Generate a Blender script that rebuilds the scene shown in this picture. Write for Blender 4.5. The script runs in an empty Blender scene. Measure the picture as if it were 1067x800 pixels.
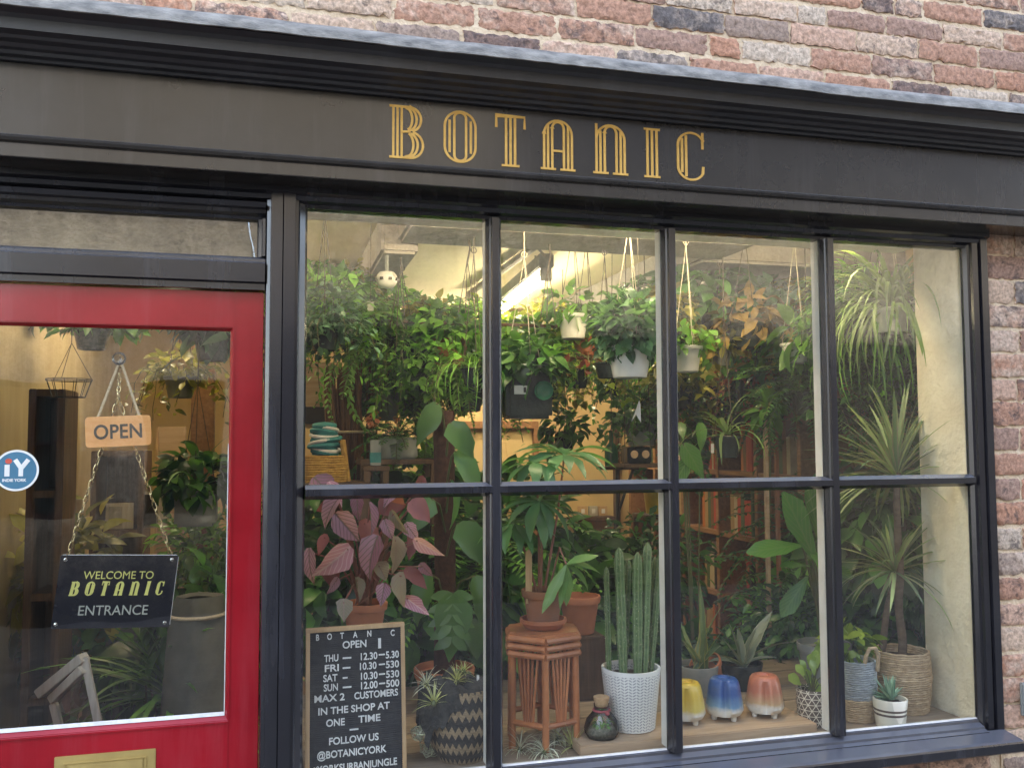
import bpy, bmesh, math, random
import numpy as np
from mathutils import Vector, Matrix
random.seed(11)
RNG = np.random.default_rng(7)
PI = math.pi
SC = bpy.context.scene
COL = SC.collection
U = random.uniform

# ------------------------------------------------------------------ camera model (metres, shop glass on y = 0, pavement z = 0)
CAM = np.array([-0.0748, -2.386, 1.6026])
YAW, PITCH, ROLL, FPX = 0.2592, 0.0608, -0.0038, 927.4
def cam_rot():
    cy, sy = math.cos(YAW), math.sin(YAW); cp, sp = math.cos(PITCH), math.sin(PITCH); cr, sr = math.cos(ROLL), math.sin(ROLL)
    f = np.array([sy*cp, cy*cp, sp]); r = np.array([cy, -sy, 0.0]); u = np.cross(r, f)
    return np.array([r*cr+u*sr, -r*sr+u*cr, f])
CM = cam_rot()
def ray(px, py): return CM.T @ np.array([(px-533.5)/FPX, -(py-400)/FPX, 1.0])
def P(px, py, Y):
    d = ray(px, py); return CAM + d*((Y-CAM[1])/d[1])
def PX(px, py, X):
    d = ray(px, py); return CAM + d*((X-CAM[0])/d[0])
def PZ(px, py, Z):
    d = ray(px, py); return CAM + d*((Z-CAM[2])/d[2])
def S(p): return float(CM[2] @ (np.array(p)-CAM))/FPX        # metres per photo pixel at p

# ------------------------------------------------------------------ node helpers
def new_mat(name):
    m = bpy.data.materials.new(name); m.use_nodes = True
    nt = m.node_tree; nt.nodes.clear()
    return m, nt
def nd(nt, t, **kw):
    n = nt.nodes.new(t)
    for k, v in kw.items():
        if k.startswith('i_'):
            key = k[2:].replace('_', ' ')
            key = int(key) if key.isdigit() else key
            n.inputs[key].default_value = v
        else: setattr(n, k, v)
    return n
def lk(nt, a, b): nt.links.new(a, b)
def c4(c): return (c[0], c[1], c[2], 1.0)
def ramp(nt, stops, fac=None, interp='LINEAR'):
    r = nt.nodes.new('ShaderNodeValToRGB'); r.color_ramp.interpolation = interp
    el = r.color_ramp.elements
    while len(el) < len(stops): el.new(0.5)
    for e, (p, c) in zip(el, stops): e.position = p; e.color = c4(c)
    if fac is not None: lk(nt, fac, r.inputs[0])
    return r
def mixc(nt, fac, a, b, mode='MIX'):
    n = nt.nodes.new('ShaderNodeMix'); n.data_type = 'RGBA'; n.blend_type = mode
    for sock, v in ((n.inputs[0], fac), (n.inputs[6], a), (n.inputs[7], b)):
        if isinstance(v, (int, float)): sock.default_value = v
        elif isinstance(v, tuple): sock.default_value = c4(v)
        else: lk(nt, v, sock)
    return n.outputs[2]
def noise(nt, scale, detail=4, rough=0.55, coord=None, sc=(1, 1, 1), dist=0.0):
    tc = nt.nodes.new('ShaderNodeTexCoord')
    mp = nt.nodes.new('ShaderNodeMapping'); mp.inputs['Scale'].default_value = sc
    lk(nt, coord if coord is not None else tc.outputs['Object'], mp.inputs[0])
    n = nd(nt, 'ShaderNodeTexNoise', i_Scale=scale, i_Detail=detail, i_Roughness=rough, i_Distortion=dist)
    lk(nt, mp.outputs[0], n.inputs['Vector'])
    return n
def finish(nt, sh):
    o = nt.nodes.new('ShaderNodeOutputMaterial'); lk(nt, sh, o.inputs[0])
def bump(nt, h, strength, dist=0.002):
    b = nd(nt, 'ShaderNodeBump', i_Strength=strength, i_Distance=dist); lk(nt, h, b.inputs['Height']); return b.outputs[0]

def surf(name, a, b=None, scale=8, rough=0.6, rvar=0.15, bstr=0.15, bdist=0.002, sc=(1, 1, 1), metal=0.0, coat=0.0, detail=5, island=0.0, spec=0.5, transl=0.0):
    """two-tone noisy surface; island > 0 also varies the tone from piece to piece"""
    m, nt = new_mat(name)
    b = b if b is not None else tuple(x*0.75 for x in a)
    n = noise(nt, scale, detail, sc=sc); n2 = noise(nt, scale*6, 3, sc=sc)
    r = ramp(nt, [(0.3, a), (0.7, b)], n.outputs['Fac'])
    col = r.outputs[0]
    if island:
        g = nt.nodes.new('ShaderNodeNewGeometry')
        hv = nd(nt, 'ShaderNodeHueSaturation'); mr = nd(nt, 'ShaderNodeMapRange', i_3=1-island, i_4=1+island)
        lk(nt, g.outputs['Random Per Island'], mr.inputs[0]); lk(nt, mr.outputs[0], hv.inputs['Value']); lk(nt, col, hv.inputs['Color']); col = hv.outputs[0]
    p = nd(nt, 'ShaderNodeBsdfPrincipled', i_Metallic=metal)
    p.inputs['Specular IOR Level'].default_value = spec
    p.inputs['Coat Weight'].default_value = coat; p.inputs['Coat Roughness'].default_value = 0.08
    lk(nt, col, p.inputs['Base Color'])
    mr = nd(nt, 'ShaderNodeMapRange', i_3=max(0.02, rough-rvar), i_4=min(1, rough+rvar)); lk(nt, n2.outputs['Fac'], mr.inputs[0]); lk(nt, mr.outputs[0], p.inputs['Roughness'])
    if bstr: lk(nt, bump(nt, n2.outputs['Fac'], bstr, bdist), p.inputs['Normal'])
    finish(nt, p.outputs[0]); return m

LEAFK = 2.05
def leafmat(name, dark, light, vein=None, transl=0.3, rough=0.34, veinamt=0.55, nveins=9.0, edge=None, flip=None):
    m, nt = new_mat(name)
    if max(light) < .25: dark, light = tuple(x*LEAFK for x in dark), tuple(x*LEAFK for x in light)
    g = nt.nodes.new('ShaderNodeNewGeometry')
    n = noise(nt, 14, 3)
    ad = nd(nt, 'ShaderNodeMath', operation='MULTIPLY_ADD', i_1=0.5, i_2=-0.25); lk(nt, n.outputs['Fac'], ad.inputs[0])
    ad2 = nd(nt, 'ShaderNodeMath', operation='ADD'); lk(nt, g.outputs['Random Per Island'], ad2.inputs[0]); lk(nt, ad.outputs[0], ad2.inputs[1])
    col = ramp(nt, [(0.05, dark), (0.75, light), (0.97, tuple(min(1, x*1.5) for x in light))], ad2.outputs[0]).outputs[0]
    if vein or edge:
        uv = nt.nodes.new('ShaderNodeUVMap'); sx = nt.nodes.new('ShaderNodeSeparateXYZ'); lk(nt, uv.outputs[0], sx.inputs[0])
        ab = nd(nt, 'ShaderNodeMath', operation='ABSOLUTE'); lk(nt, sx.outputs[1], ab.inputs[0])
    if vein:
        a1 = nd(nt, 'ShaderNodeMath', operation='MULTIPLY_ADD', i_1=nveins, i_2=0.0); lk(nt, sx.outputs[0], a1.inputs[0])
        a2 = nd(nt, 'ShaderNodeMath', operation='MULTIPLY_ADD', i_1=-nveins*0.45); lk(nt, ab.outputs[0], a2.inputs[0]); lk(nt, a1.outputs[0], a2.inputs[2])
        fr = nd(nt, 'ShaderNodeMath', operation='PINGPONG', i_1=0.5); lk(nt, a2.outputs[0], fr.inputs[0])
        v1 = nd(nt, 'ShaderNodeMapRange', i_1=0.16, i_2=0.03, i_3=0.0, i_4=1.0); lk(nt, fr.outputs[0], v1.inputs[0])
        v2 = nd(nt, 'ShaderNodeMapRange', i_1=0.11, i_2=0.03, i_3=0.0, i_4=1.0); lk(nt, ab.outputs[0], v2.inputs[0])
        mx = nd(nt, 'ShaderNodeMath', operation='MAXIMUM'); lk(nt, v1.outputs[0], mx.inputs[0]); lk(nt, v2.outputs[0], mx.inputs[1])
        ml = nd(nt, 'ShaderNodeMath', operation='MULTIPLY', i_1=veinamt); lk(nt, mx.outputs[0], ml.inputs[0])
        col = mixc(nt, ml.outputs[0], col, vein)
    if edge:
        e1 = nd(nt, 'ShaderNodeMapRange', i_1=0.55, i_2=0.8, i_3=0.0, i_4=0.85); lk(nt, ab.outputs[0], e1.inputs[0])
        col = mixc(nt, e1.outputs[0], col, edge)
    if flip is not None: col = mixc(nt, g.outputs['Backfacing'], col, flip)
    p = nd(nt, 'ShaderNodeBsdfPrincipled', i_Roughness=rough); lk(nt, col, p.inputs['Base Color'])
    t = nt.nodes.new('ShaderNodeBsdfTranslucent')
    br = nd(nt, 'ShaderNodeMix', data_type='RGBA', blend_type='MULTIPLY'); br.inputs[0].default_value = 1; br.inputs[7].default_value = (1.5, 1.6, 0.7, 1)
    lk(nt, col, br.inputs[6]); lk(nt, br.outputs[2], t.inputs[0])
    ms = nd(nt, 'ShaderNodeMixShader', i_0=transl); lk(nt, p.outputs[0], ms.inputs[1]); lk(nt, t.outputs[0], ms.inputs[2])
    finish(nt, ms.outputs[0]); return m

def woodmat(name, a, b, scale=4, axis=0, rough=0.55, spec=0.4):
    m, nt = new_mat(name)
    sc = [14, 14, 14]; sc[axis] = 1.0
    n = noise(nt, scale, 6, 0.6, sc=tuple(sc), dist=0.8); n2 = noise(nt, 3, 3)
    c = ramp(nt, [(0.3, a), (0.5, tuple((x+y)/2 for x, y in zip(a, b))), (0.7, b)], n.outputs['Fac']).outputs[0]
    c = mixc(nt, n2.outputs['Fac'], c, tuple(x*0.6 for x in a), 'MULTIPLY') if False else c
    g = nt.nodes.new('ShaderNodeNewGeometry'); hv = nd(nt, 'ShaderNodeHueSaturation'); mr = nd(nt, 'ShaderNodeMapRange', i_3=0.8, i_4=1.2)
    lk(nt, g.outputs['Random Per Island'], mr.inputs[0]); lk(nt, mr.outputs[0], hv.inputs['Value']); lk(nt, c, hv.inputs['Color'])
    p = nd(nt, 'ShaderNodeBsdfPrincipled', i_Roughness=rough); p.inputs['Specular IOR Level'].default_value = spec
    lk(nt, hv.outputs[0], p.inputs['Base Color']); lk(nt, bump(nt, n.outputs['Fac'], 0.25, 0.002), p.inputs['Normal'])
    finish(nt, p.outputs[0]); return m

# ------------------------------------------------------------------ materials
M = {}
def mat_paint(name, base, dust_sheen, rough):
    m, nt = new_mat(name)
    n = noise(nt, 3.5, 6, 0.65); n2 = noise(nt, 60, 3, 0.6, sc=(0.12, 1, 1)); n3 = noise(nt, 160, 2, 0.5)
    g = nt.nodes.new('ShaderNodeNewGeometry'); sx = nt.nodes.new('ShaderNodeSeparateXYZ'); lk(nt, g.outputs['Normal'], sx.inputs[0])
    c = ramp(nt, [(0.35, base), (0.75, tuple(x*1.35+0.004 for x in base))], n.outputs['Fac']).outputs[0]
    # dust and a painted sky sheen on what faces up, worn flecks on the rest
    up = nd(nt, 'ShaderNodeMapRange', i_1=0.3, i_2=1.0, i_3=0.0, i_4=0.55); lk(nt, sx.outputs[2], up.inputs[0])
    c = mixc(nt, up.outputs[0], c, dust_sheen)
    n4 = noise(nt, 7, 5, 0.7, sc=(1.5, 1, .12)); fl = nd(nt, 'ShaderNodeMapRange', i_1=0.52, i_2=0.75, i_3=0.0, i_4=0.16); lk(nt, n4.outputs['Fac'], fl.inputs[0])
    c = mixc(nt, fl.outputs[0], c, dust_sheen)
    p = nd(nt, 'ShaderNodeBsdfPrincipled'); p.inputs['Specular IOR Level'].default_value = 0.8; lk(nt, c, p.inputs['Base Color'])
    mr = nd(nt, 'ShaderNodeMapRange', i_3=rough-0.05, i_4=rough+0.09); lk(nt, n.outputs['Fac'], mr.inputs[0]); lk(nt, mr.outputs[0], p.inputs['Roughness'])
    lk(nt, bump(nt, n2.outputs['Fac'], 0.10, 0.001), p.inputs['Normal'])
    finish(nt, p.outputs[0]); return m
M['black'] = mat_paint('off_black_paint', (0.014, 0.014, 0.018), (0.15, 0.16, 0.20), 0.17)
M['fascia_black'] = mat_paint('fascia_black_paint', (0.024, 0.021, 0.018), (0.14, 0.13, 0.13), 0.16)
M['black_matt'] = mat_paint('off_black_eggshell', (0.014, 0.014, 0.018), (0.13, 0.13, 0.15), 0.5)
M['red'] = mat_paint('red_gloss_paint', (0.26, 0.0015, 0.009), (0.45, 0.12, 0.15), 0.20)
M['white_inner'] = surf('inner_white_paint', (0.78, 0.76, 0.70), (0.66, 0.63, 0.56), 12, 0.5)
M['putty'] = surf('glazing_putty', (0.70, 0.69, 0.68), (0.50, 0.50, 0.52), 40, 0.6)
M['lead'] = surf('lead_sheet', (0.33, 0.315, 0.29), (0.09, 0.088, 0.085), 20, 0.55, 0.15, 0.4, 0.004, sc=(1, 3, 3), metal=0.0)
M['gold'] = surf('gold_sign_paint', (0.78, 0.48, 0.12), (0.64, 0.37, 0.08), 60, 0.36, spec=0.5)
M['brass'] = surf('aged_brass', (0.56, 0.42, 0.16), (0.44, 0.32, 0.12), 14, 0.42, 0.1, 0.1, metal=0.55)
M['steel'] = surf('steel', (0.6, 0.6, 0.58), None, 30, 0.25, metal=1.0)
M['chain'] = surf('brassy_chain', (0.75, 0.62, 0.34), None, 30, 0.25, metal=1.0)
M['cream_wall'] = surf('cream_plaster', (0.68, 0.51, 0.26), (0.56, 0.41, 0.19), 3, 0.75, 0.1, 0.3, 0.004)
M['ceiling'] = surf('ceiling_plaster', (0.80, 0.70, 0.46), (0.72, 0.62, 0.40), 2, 0.8, 0.1, 0.25, 0.004)
M['beam'] = surf('grey_plaster_beam', (0.36, 0.33, 0.29), (0.24, 0.22, 0.20), 5, 0.85, 0.1, 0.6, 0.01)
M['jamb'] = surf('jamb_plaster', (0.86, 0.79, 0.60), (0.70, 0.61, 0.42), 7, 0.75, 0.1, 0.9, 0.008)
M['floorboard'] = woodmat('floor_boards', (0.12, 0.07, 0.04), (0.22, 0.14, 0.08), 3, 1)
M['ledge'] = woodmat('worn_ledge_boards', (0.20, 0.15, 0.10), (0.36, 0.28, 0.20), 3, 0, 0.7)
M['plank'] = woodmat('pale_plank', (0.40, 0.27, 0.16), (0.56, 0.41, 0.27), 4, 0, 0.65)
M['shelfwood'] = woodmat('brown_shelf_wood', (0.20, 0.095, 0.04), (0.34, 0.18, 0.085), 4, 1, 0.5)
M['darkwood'] = woodmat('dark_wood', (0.05, 0.03, 0.018), (0.12, 0.07, 0.04), 4, 2, 0.6)
M['signwood'] = woodmat('light_plywood', (0.74, 0.32, 0.095), (0.80, 0.40, 0.14), 5, 0, 0.5)
M['framewood'] = woodmat('oak_frame', (0.48, 0.31, 0.16), (0.62, 0.42, 0.23), 6, 2, 0.5)
M['ink'] = surf('black_ink', (0.03, 0.025, 0.02), None, 50, 0.5, bstr=0)
M['rope'] = surf('cotton_rope', (0.62, 0.50, 0.33), (0.48, 0.37, 0.22), 200, 0.9)
M['acrylic'] = surf('black_acrylic', (0.012, 0.013, 0.02), None, 5, 0.10, 0.04, 0)
M['signyellow'] = surf('sign_yellow', (0.66, 0.62, 0.17), None, 20, 0.5, bstr=0)
M['signgrey'] = surf('sign_grey', (0.42, 0.42, 0.36), None, 20, 0.5, bstr=0)
M['felt'] = surf('black_felt', (0.020, 0.021, 0.025), (0.035, 0.035, 0.04), 60, 0.85)
M['plastic_white'] = surf('white_plastic', (0.82, 0.82, 0.80), None, 20, 0.4, bstr=0)
M['sticker_blue'] = surf('sticker_blue', (0.045, 0.17, 0.28), None, 20, 0.4, bstr=0)
M['sticker_red'] = surf('sticker_red', (0.55, 0.08, 0.05), None, 20, 0.4, bstr=0)
M['terracotta'] = surf('terracotta', (0.46, 0.17, 0.075), (0.36, 0.125, 0.055), 9, 0.8, 0.1, 0.3)
M['terracotta2'] = surf('weathered_terracotta', (0.34, 0.13, 0.06), (0.25, 0.13, 0.08), 14, 0.85, 0.1, 0.3)
M['soil'] = surf('soil', (0.035, 0.022, 0.014), (0.07, 0.045, 0.03), 60, 0.95, 0.05, 1.0, 0.01)
M['rattan'] = surf('red_brown_cane', (0.50, 0.20, 0.075), (0.34, 0.11, 0.04), 25, 0.38, 0.12, 0.2, sc=(1, 1, 0.3), island=0.25)
M['whitepot'] = surf('white_planter', (0.86, 0.85, 0.81), (0.76, 0.74, 0.69), 10, 0.45, 0.1, 0.1)
M['darkpot'] = surf('dark_glazed_pot', (0.014, 0.020, 0.022), (0.03, 0.045, 0.045), 12, 0.18, 0.06, 0.3, 0.01)
M['greypot'] = surf('grey_pot', (0.20, 0.22, 0.22), (0.30, 0.31, 0.29), 14, 0.6)
M['greenglaze'] = surf('green_glaze', (0.03, 0.13, 0.075), (0.06, 0.20, 0.12), 14, 0.12, 0.05)
M['blackmetal'] = surf('black_wire', (0.02, 0.02, 0.02), None, 20, 0.45, bstr=0)
M['cork'] = surf('cork', (0.58, 0.38, 0.20), (0.44, 0.27, 0.13), 70, 0.85)
M['card'] = surf('white_card', (0.76, 0.75, 0.70), None, 20, 0.7, bstr=0)
M['mustard'] = surf('mustard_raffia', (0.56, 0.33, 0.07), (0.36, 0.20, 0.04), 70, 0.8, 0.1, 0.8, 0.004)
M['teal'] = surf('teal_cloth', (.02, .15, .16), (.04, .22, .22), 30, .7)
M['yellow'] = surf('yellow_enamel', (0.72, 0.50, 0.03), None, 20, 0.4, bstr=0)
M['bark'] = surf('bark', (0.20, 0.14, 0.09), (0.11, 0.075, 0.05), 40, 0.9, 0.05, 0.8, 0.01, sc=(1, 1, 2))
M['moss_pole'] = surf('coir_pole', (0.13, 0.055, 0.035), (0.07, 0.03, 0.02), 60, 0.95, 0.05, 1.0, 0.015)
M['stem'] = surf('green_stem', (0.08, 0.12, 0.035), (0.10, 0.085, 0.035), 20, 0.6, bstr=0)
M['twig'] = surf('dry_willow', (0.17, 0.085, 0.04), (0.10, 0.05, 0.025), 30, 0.8)
M['pinkstem'] = surf('red_stem', (0.30, 0.10, 0.08), (0.22, 0.12, 0.06), 20, 0.6, bstr=0)
M['greywood'] = woodmat('whitewashed_wood', (0.42, 0.38, 0.31), (0.58, 0.54, 0.46), 5, 2, 0.7)
M['galv'] = surf('galvanised', (0.30, 0.31, 0.31), (0.42, 0.43, 0.42), 12, 0.45, 0.1, 0.1, metal=0.3)
M['fabric_black'] = surf('black_shade_cloth', (0.03, 0.03, 0.03), (0.07, 0.068, 0.062), 45, 0.9, 0.05, 1.0, 0.01)
M['cord'] = surf('pale_cord', (0.55, 0.50, 0.38), None, 90, 0.8)
M['darkcord'] = surf('dark_cord', (0.06, 0.05, 0.035), None, 90, 0.7)

M['lf_dark'] = leafmat('leaf_dark_green', (0.010, 0.030, 0.010), (0.042, 0.105, 0.026))
M['lf_mid'] = leafmat('leaf_mid_green', (0.026, 0.068, 0.014), (0.095, 0.20, 0.034))
M['lf_lime'] = leafmat('leaf_lime_green', (0.09, 0.17, 0.018), (0.28, 0.38, 0.05), transl=0.4)
M['lf_blue'] = leafmat('leaf_blue_green', (0.016, 0.045, 0.030), (0.060, 0.12, 0.075), rough=0.3)
M['lf_olive'] = leafmat('leaf_olive', (0.055, 0.06, 0.014), (0.16, 0.15, 0.035))
M['lf_brown'] = leafmat('leaf_brown', (0.07, 0.055, 0.02), (0.20, 0.135, 0.045))
M['lf_rust'] = leafmat('leaf_rust', (0.12, 0.03, 0.018), (0.27, 0.08, 0.035))
M['lf_ivy'] = leafmat('leaf_ivy', (0.012, 0.045, 0.020), (0.055, 0.12, 0.05), vein=(0.10, 0.17, 0.09), veinamt=0.35, nveins=4, rough=0.35)
M['lf_pink'] = leafmat('leaf_begonia', (0.24, 0.085, 0.14), (0.50, 0.27, 0.35), vein=(0.11, 0.10, 0.06), veinamt=0.75, nveins=6.5, rough=0.4, transl=0.3)
M['lf_pink2'] = leafmat('leaf_begonia_bright', (0.50, 0.20, 0.28), (0.62, 0.32, 0.39), vein=(0.78, 0.60, 0.60), veinamt=0.6, nveins=6.5, rough=0.4, transl=0.3)
M['lf_wine'] = leafmat('leaf_begonia_back', (0.10, 0.03, 0.032), (0.19, 0.07, 0.07), rough=0.45)
M['lf_silver'] = leafmat('leaf_begonia_olive', (0.10, 0.09, 0.06), (0.18, 0.15, 0.11), vein=(0.33, 0.22, 0.20), veinamt=0.6, nveins=6.5)
M['lf_palm'] = leafmat('leaf_palm', (0.018, 0.055, 0.020), (0.065, 0.15, 0.05), vein=(0.10, 0.22, 0.09), veinamt=0.45, nveins=0.0, rough=0.32)
M['lf_fresh'] = leafmat('leaf_fresh', (0.10, 0.22, 0.05), (0.20, 0.38, 0.10), vein=(0.25, 0.40, 0.14), veinamt=0.5, nveins=8, rough=0.32)
M['lf_big'] = leafmat('leaf_big_fig', (0.020, 0.065, 0.012), (0.05, 0.13, 0.022), vein=(0.14, 0.26, 0.07), veinamt=0.65, nveins=7, rough=0.3)
M['lf_spider'] = leafmat('leaf_spider', (0.05, 0.13, 0.025), (0.13, 0.26, 0.05), vein=(0.40, 0.48, 0.22), veinamt=0.35, nveins=0.0)
M['lf_dracaena'] = leafmat('leaf_dracaena', (0.05, 0.085, 0.04), (0.15, 0.19, 0.085), edge=(0.26, 0.20, 0.14))
M['lf_snake'] = leafmat('leaf_snake', (0.045, 0.08, 0.035), (0.11, 0.15, 0.065), edge=(0.38, 0.36, 0.10))
M['lf_agave'] = leafmat('leaf_pale_agave', (0.15, 0.19, 0.13), (0.27, 0.31, 0.22), edge=(0.42, 0.42, 0.28), transl=0.15)
M['lf_succ'] = leafmat('leaf_succulent', (0.06, 0.12, 0.085), (0.15, 0.22, 0.15), transl=0.1)
M['lf_air'] = leafmat('leaf_airplant', (0.40, 0.42, 0.33), (0.62, 0.64, 0.52), transl=0.2)
M['lf_air2'] = leafmat('leaf_airplant_lime', (0.30, 0.33, 0.12), (0.50, 0.52, 0.22), transl=0.2)
M['lf_clusia'] = leafmat('leaf_clusia', (0.17, 0.27, 0.04), (0.33, 0.44, 0.09), rough=0.3, transl=0.25)

def mat_glass():
    m, nt = new_mat('old_window_glass')
    n = noise(nt, 2.2, 2, 0.4, sc=(1, 1, 1)); nb = bump(nt, n.outputs['Fac'], 0.16, 0.02)
    fr = nd(nt, 'ShaderNodeLayerWeight', i_Blend=0.5); lk(nt, nb, fr.inputs['Normal'])
    pw = nd(nt, 'ShaderNodeMath', operation='POWER', i_1=5.0); lk(nt, fr.outputs['Facing'], pw.inputs[0])
    fm = nd(nt, 'ShaderNodeMath', operation='MULTIPLY_ADD', i_1=0.80, i_2=0.155); lk(nt, pw.outputs[0], fm.inputs[0]); fm.use_clamp = True
    t = nd(nt, 'ShaderNodeBsdfTransparent'); t.inputs[0].default_value = (0.95, 0.965, 0.95, 1)
    g = nd(nt, 'ShaderNodeBsdfGlossy', i_Roughness=0.015); lk(nt, nb, g.inputs['Normal'])
    ms = nt.nodes.new('ShaderNodeMixShader'); lk(nt, fm.outputs[0], ms.inputs[0]); lk(nt, t.outputs[0], ms.inputs[1]); lk(nt, g.outputs[0], ms.inputs[2])
    d = nd(nt, 'ShaderNodeBsdfDiffuse'); d.inputs[0].default_value = (0.6, 0.58, 0.52, 1)
    nn = noise(nt, 6, 7, 0.72, sc=(1.6, 1, .35), dist=0.9); nn2 = noise(nt, 90, 2, 0.5)
    mr = nd(nt, 'ShaderNodeMapRange', i_1=0.52, i_2=0.82, i_3=0.0, i_4=0.03); lk(nt, nn.outputs['Fac'], mr.inputs[0])
    sp = nd(nt, 'ShaderNodeMapRange', i_1=0.77, i_2=0.8, i_3=0.0, i_4=0.07); lk(nt, nn2.outputs['Fac'], sp.inputs[0])
    ad = nd(nt, 'ShaderNodeMath', operation='ADD'); lk(nt, mr.outputs[0], ad.inputs[0]); lk(nt, sp.outputs[0], ad.inputs[1])
    ms2 = nt.nodes.new('ShaderNodeMixShader'); lk(nt, ad.outputs[0], ms2.inputs[0]); lk(nt, ms.outputs[0], ms2.inputs[1]); lk(nt, d.outputs[0], ms2.inputs[2])
    finish(nt, ms2.outputs[0]); return m
M['glass'] = mat_glass()
def mat_clear():
    m, nt = new_mat('clear_jar_glass')
    fr = nd(nt, 'ShaderNodeFresnel', i_IOR=1.45)
    t = nd(nt, 'ShaderNodeBsdfTransparent'); t.inputs[0].default_value = (0.97, 0.98, 0.97, 1)
    g = nd(nt, 'ShaderNodeBsdfGlossy', i_Roughness=0.03)
    ms = nt.nodes.new('ShaderNodeMixShader'); lk(nt, fr.outputs[0], ms.inputs[0]); lk(nt, t.outputs[0], ms.inputs[1]); lk(nt, g.outputs[0], ms.inputs[2])
    finish(nt, ms.outputs[0]); return m
M['jar'] = mat_clear()

def mat_brick():
    m, nt = new_mat('tumbled_brick')
    g = nt.nodes.new('ShaderNodeNewGeometry')
    base = ramp(nt, [(0.0, (0.24, 0.155, 0.125)), (0.05, (0.44, 0.245, 0.165)), (0.22, (0.54, 0.35, 0.255)), (0.38, (0.36, 0.225, 0.17)), (0.52, (0.57, 0.41, 0.30)), (0.68, (0.45, 0.235, 0.15)), (0.80, (0.33, 0.24, 0.19)), (0.86, (0.56, 0.45, 0.35)), (0.982, (0.14, 0.12, 0.115))], g.outputs['Random Per Island'], 'CONSTANT').outputs[0]
    n1 = noise(nt, 16, 6, 0.7, dist=0.5); n2 = noise(nt, 28, 6, 0.75, dist=0.8); n3 = noise(nt, 90, 4, 0.6)
    wn = nt.nodes.new('ShaderNodeTexWhiteNoise'); wn.noise_dimensions = '1D'; lk(nt, g.outputs['Random Per Island'], wn.inputs['W']); ws = nt.nodes.new('ShaderNodeSeparateXYZ'); lk(nt, wn.outputs['Color'], ws.inputs[0])
    def shift(o, k, amt):
        a = nd(nt, 'ShaderNodeMath', operation='MULTIPLY_ADD', i_1=amt, i_2=-amt*0.62); lk(nt, ws.outputs[k], a.inputs[0]); b = nd(nt, 'ShaderNodeMath', operation='ADD'); lk(nt, a.outputs[0], b.inputs[0]); lk(nt, o, b.inputs[1]); return b
    f1 = nd(nt, 'ShaderNodeMapRange', i_1=0.5, i_2=0.72, i_3=0.0, i_4=0.8); lk(nt, shift(n1.outputs['Fac'], 0, 0.34).outputs[0], f1.inputs[0])
    c = mixc(nt, f1.outputs[0], base, (0.60, 0.47, 0.37))
    f2 = nd(nt, 'ShaderNodeMapRange', i_1=0.54, i_2=0.66, i_3=0.0, i_4=0.75); lk(nt, shift(n2.outputs['Fac'], 1, 0.22).outputs[0], f2.inputs[0])
    c = mixc(nt, f2.outputs[0], c, (0.085, 0.065, 0.065))
    f3 = nd(nt, 'ShaderNodeMapRange', i_1=0.35, i_2=0.7, i_3=0.6, i_4=1.3); lk(nt, n3.outputs['Fac'], f3.inputs[0])
    c = mixc(nt, 1.0, c, f3.outputs[0], 'MULTIPLY')
    p = nd(nt, 'ShaderNodeBsdfPrincipled', i_Roughness=0.88); lk(nt, c, p.inputs['Base Color'])
    lk(nt, bump(nt, n3.outputs['Fac'], 0.7, 0.0035), p.inputs['Normal'])
    finish(nt, p.outputs[0]); return m
M['brick'] = mat_brick()
M['mortar'] = surf('lime_mortar', (0.74, 0.60, 0.43), (0.56, 0.43, 0.29), 14, 0.9, 0.05, 0.9, 0.006)
def mat_brickslab():
    m, nt = new_mat('brick_courses')
    tc = nt.nodes.new('ShaderNodeTexCoord'); mp = nd(nt, 'ShaderNodeMapping'); mp.inputs['Rotation'].default_value = (PI/2, 0, 0)
    lk(nt, tc.outputs['Object'], mp.inputs[0])
    b = nd(nt, 'ShaderNodeTexBrick', i_Scale=4.4); b.inputs['Color1'].default_value = (0.36, 0.19, 0.14, 1); b.inputs['Color2'].default_value = (0.24, 0.13, 0.11, 1); b.inputs['Mortar'].default_value = (0.45, 0.37, 0.28, 1)
    b.inputs['Mortar Size'].default_value = 0.025; b.inputs['Row Height'].default_value = 0.345; b.inputs['Brick Width'].default_value = 1.0
    lk(nt, mp.outputs[0], b.inputs['Vector'])
    n = noise(nt, 6, 6, 0.7); f = nd(nt, 'ShaderNodeMapRange', i_1=0.3, i_2=0.75, i_3=0.65, i_4=1.3); lk(nt, n.outputs['Fac'], f.inputs[0])
    c = mixc(nt, 1.0, b.outputs[0], f.outputs[0], 'MULTIPLY')
    p = nd(nt, 'ShaderNodeBsdfPrincipled', i_Roughness=0.9); lk(nt, c, p.inputs['Base Color']); finish(nt, p.outputs[0]); return m
M['brickslab'] = mat_brickslab()
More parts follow.
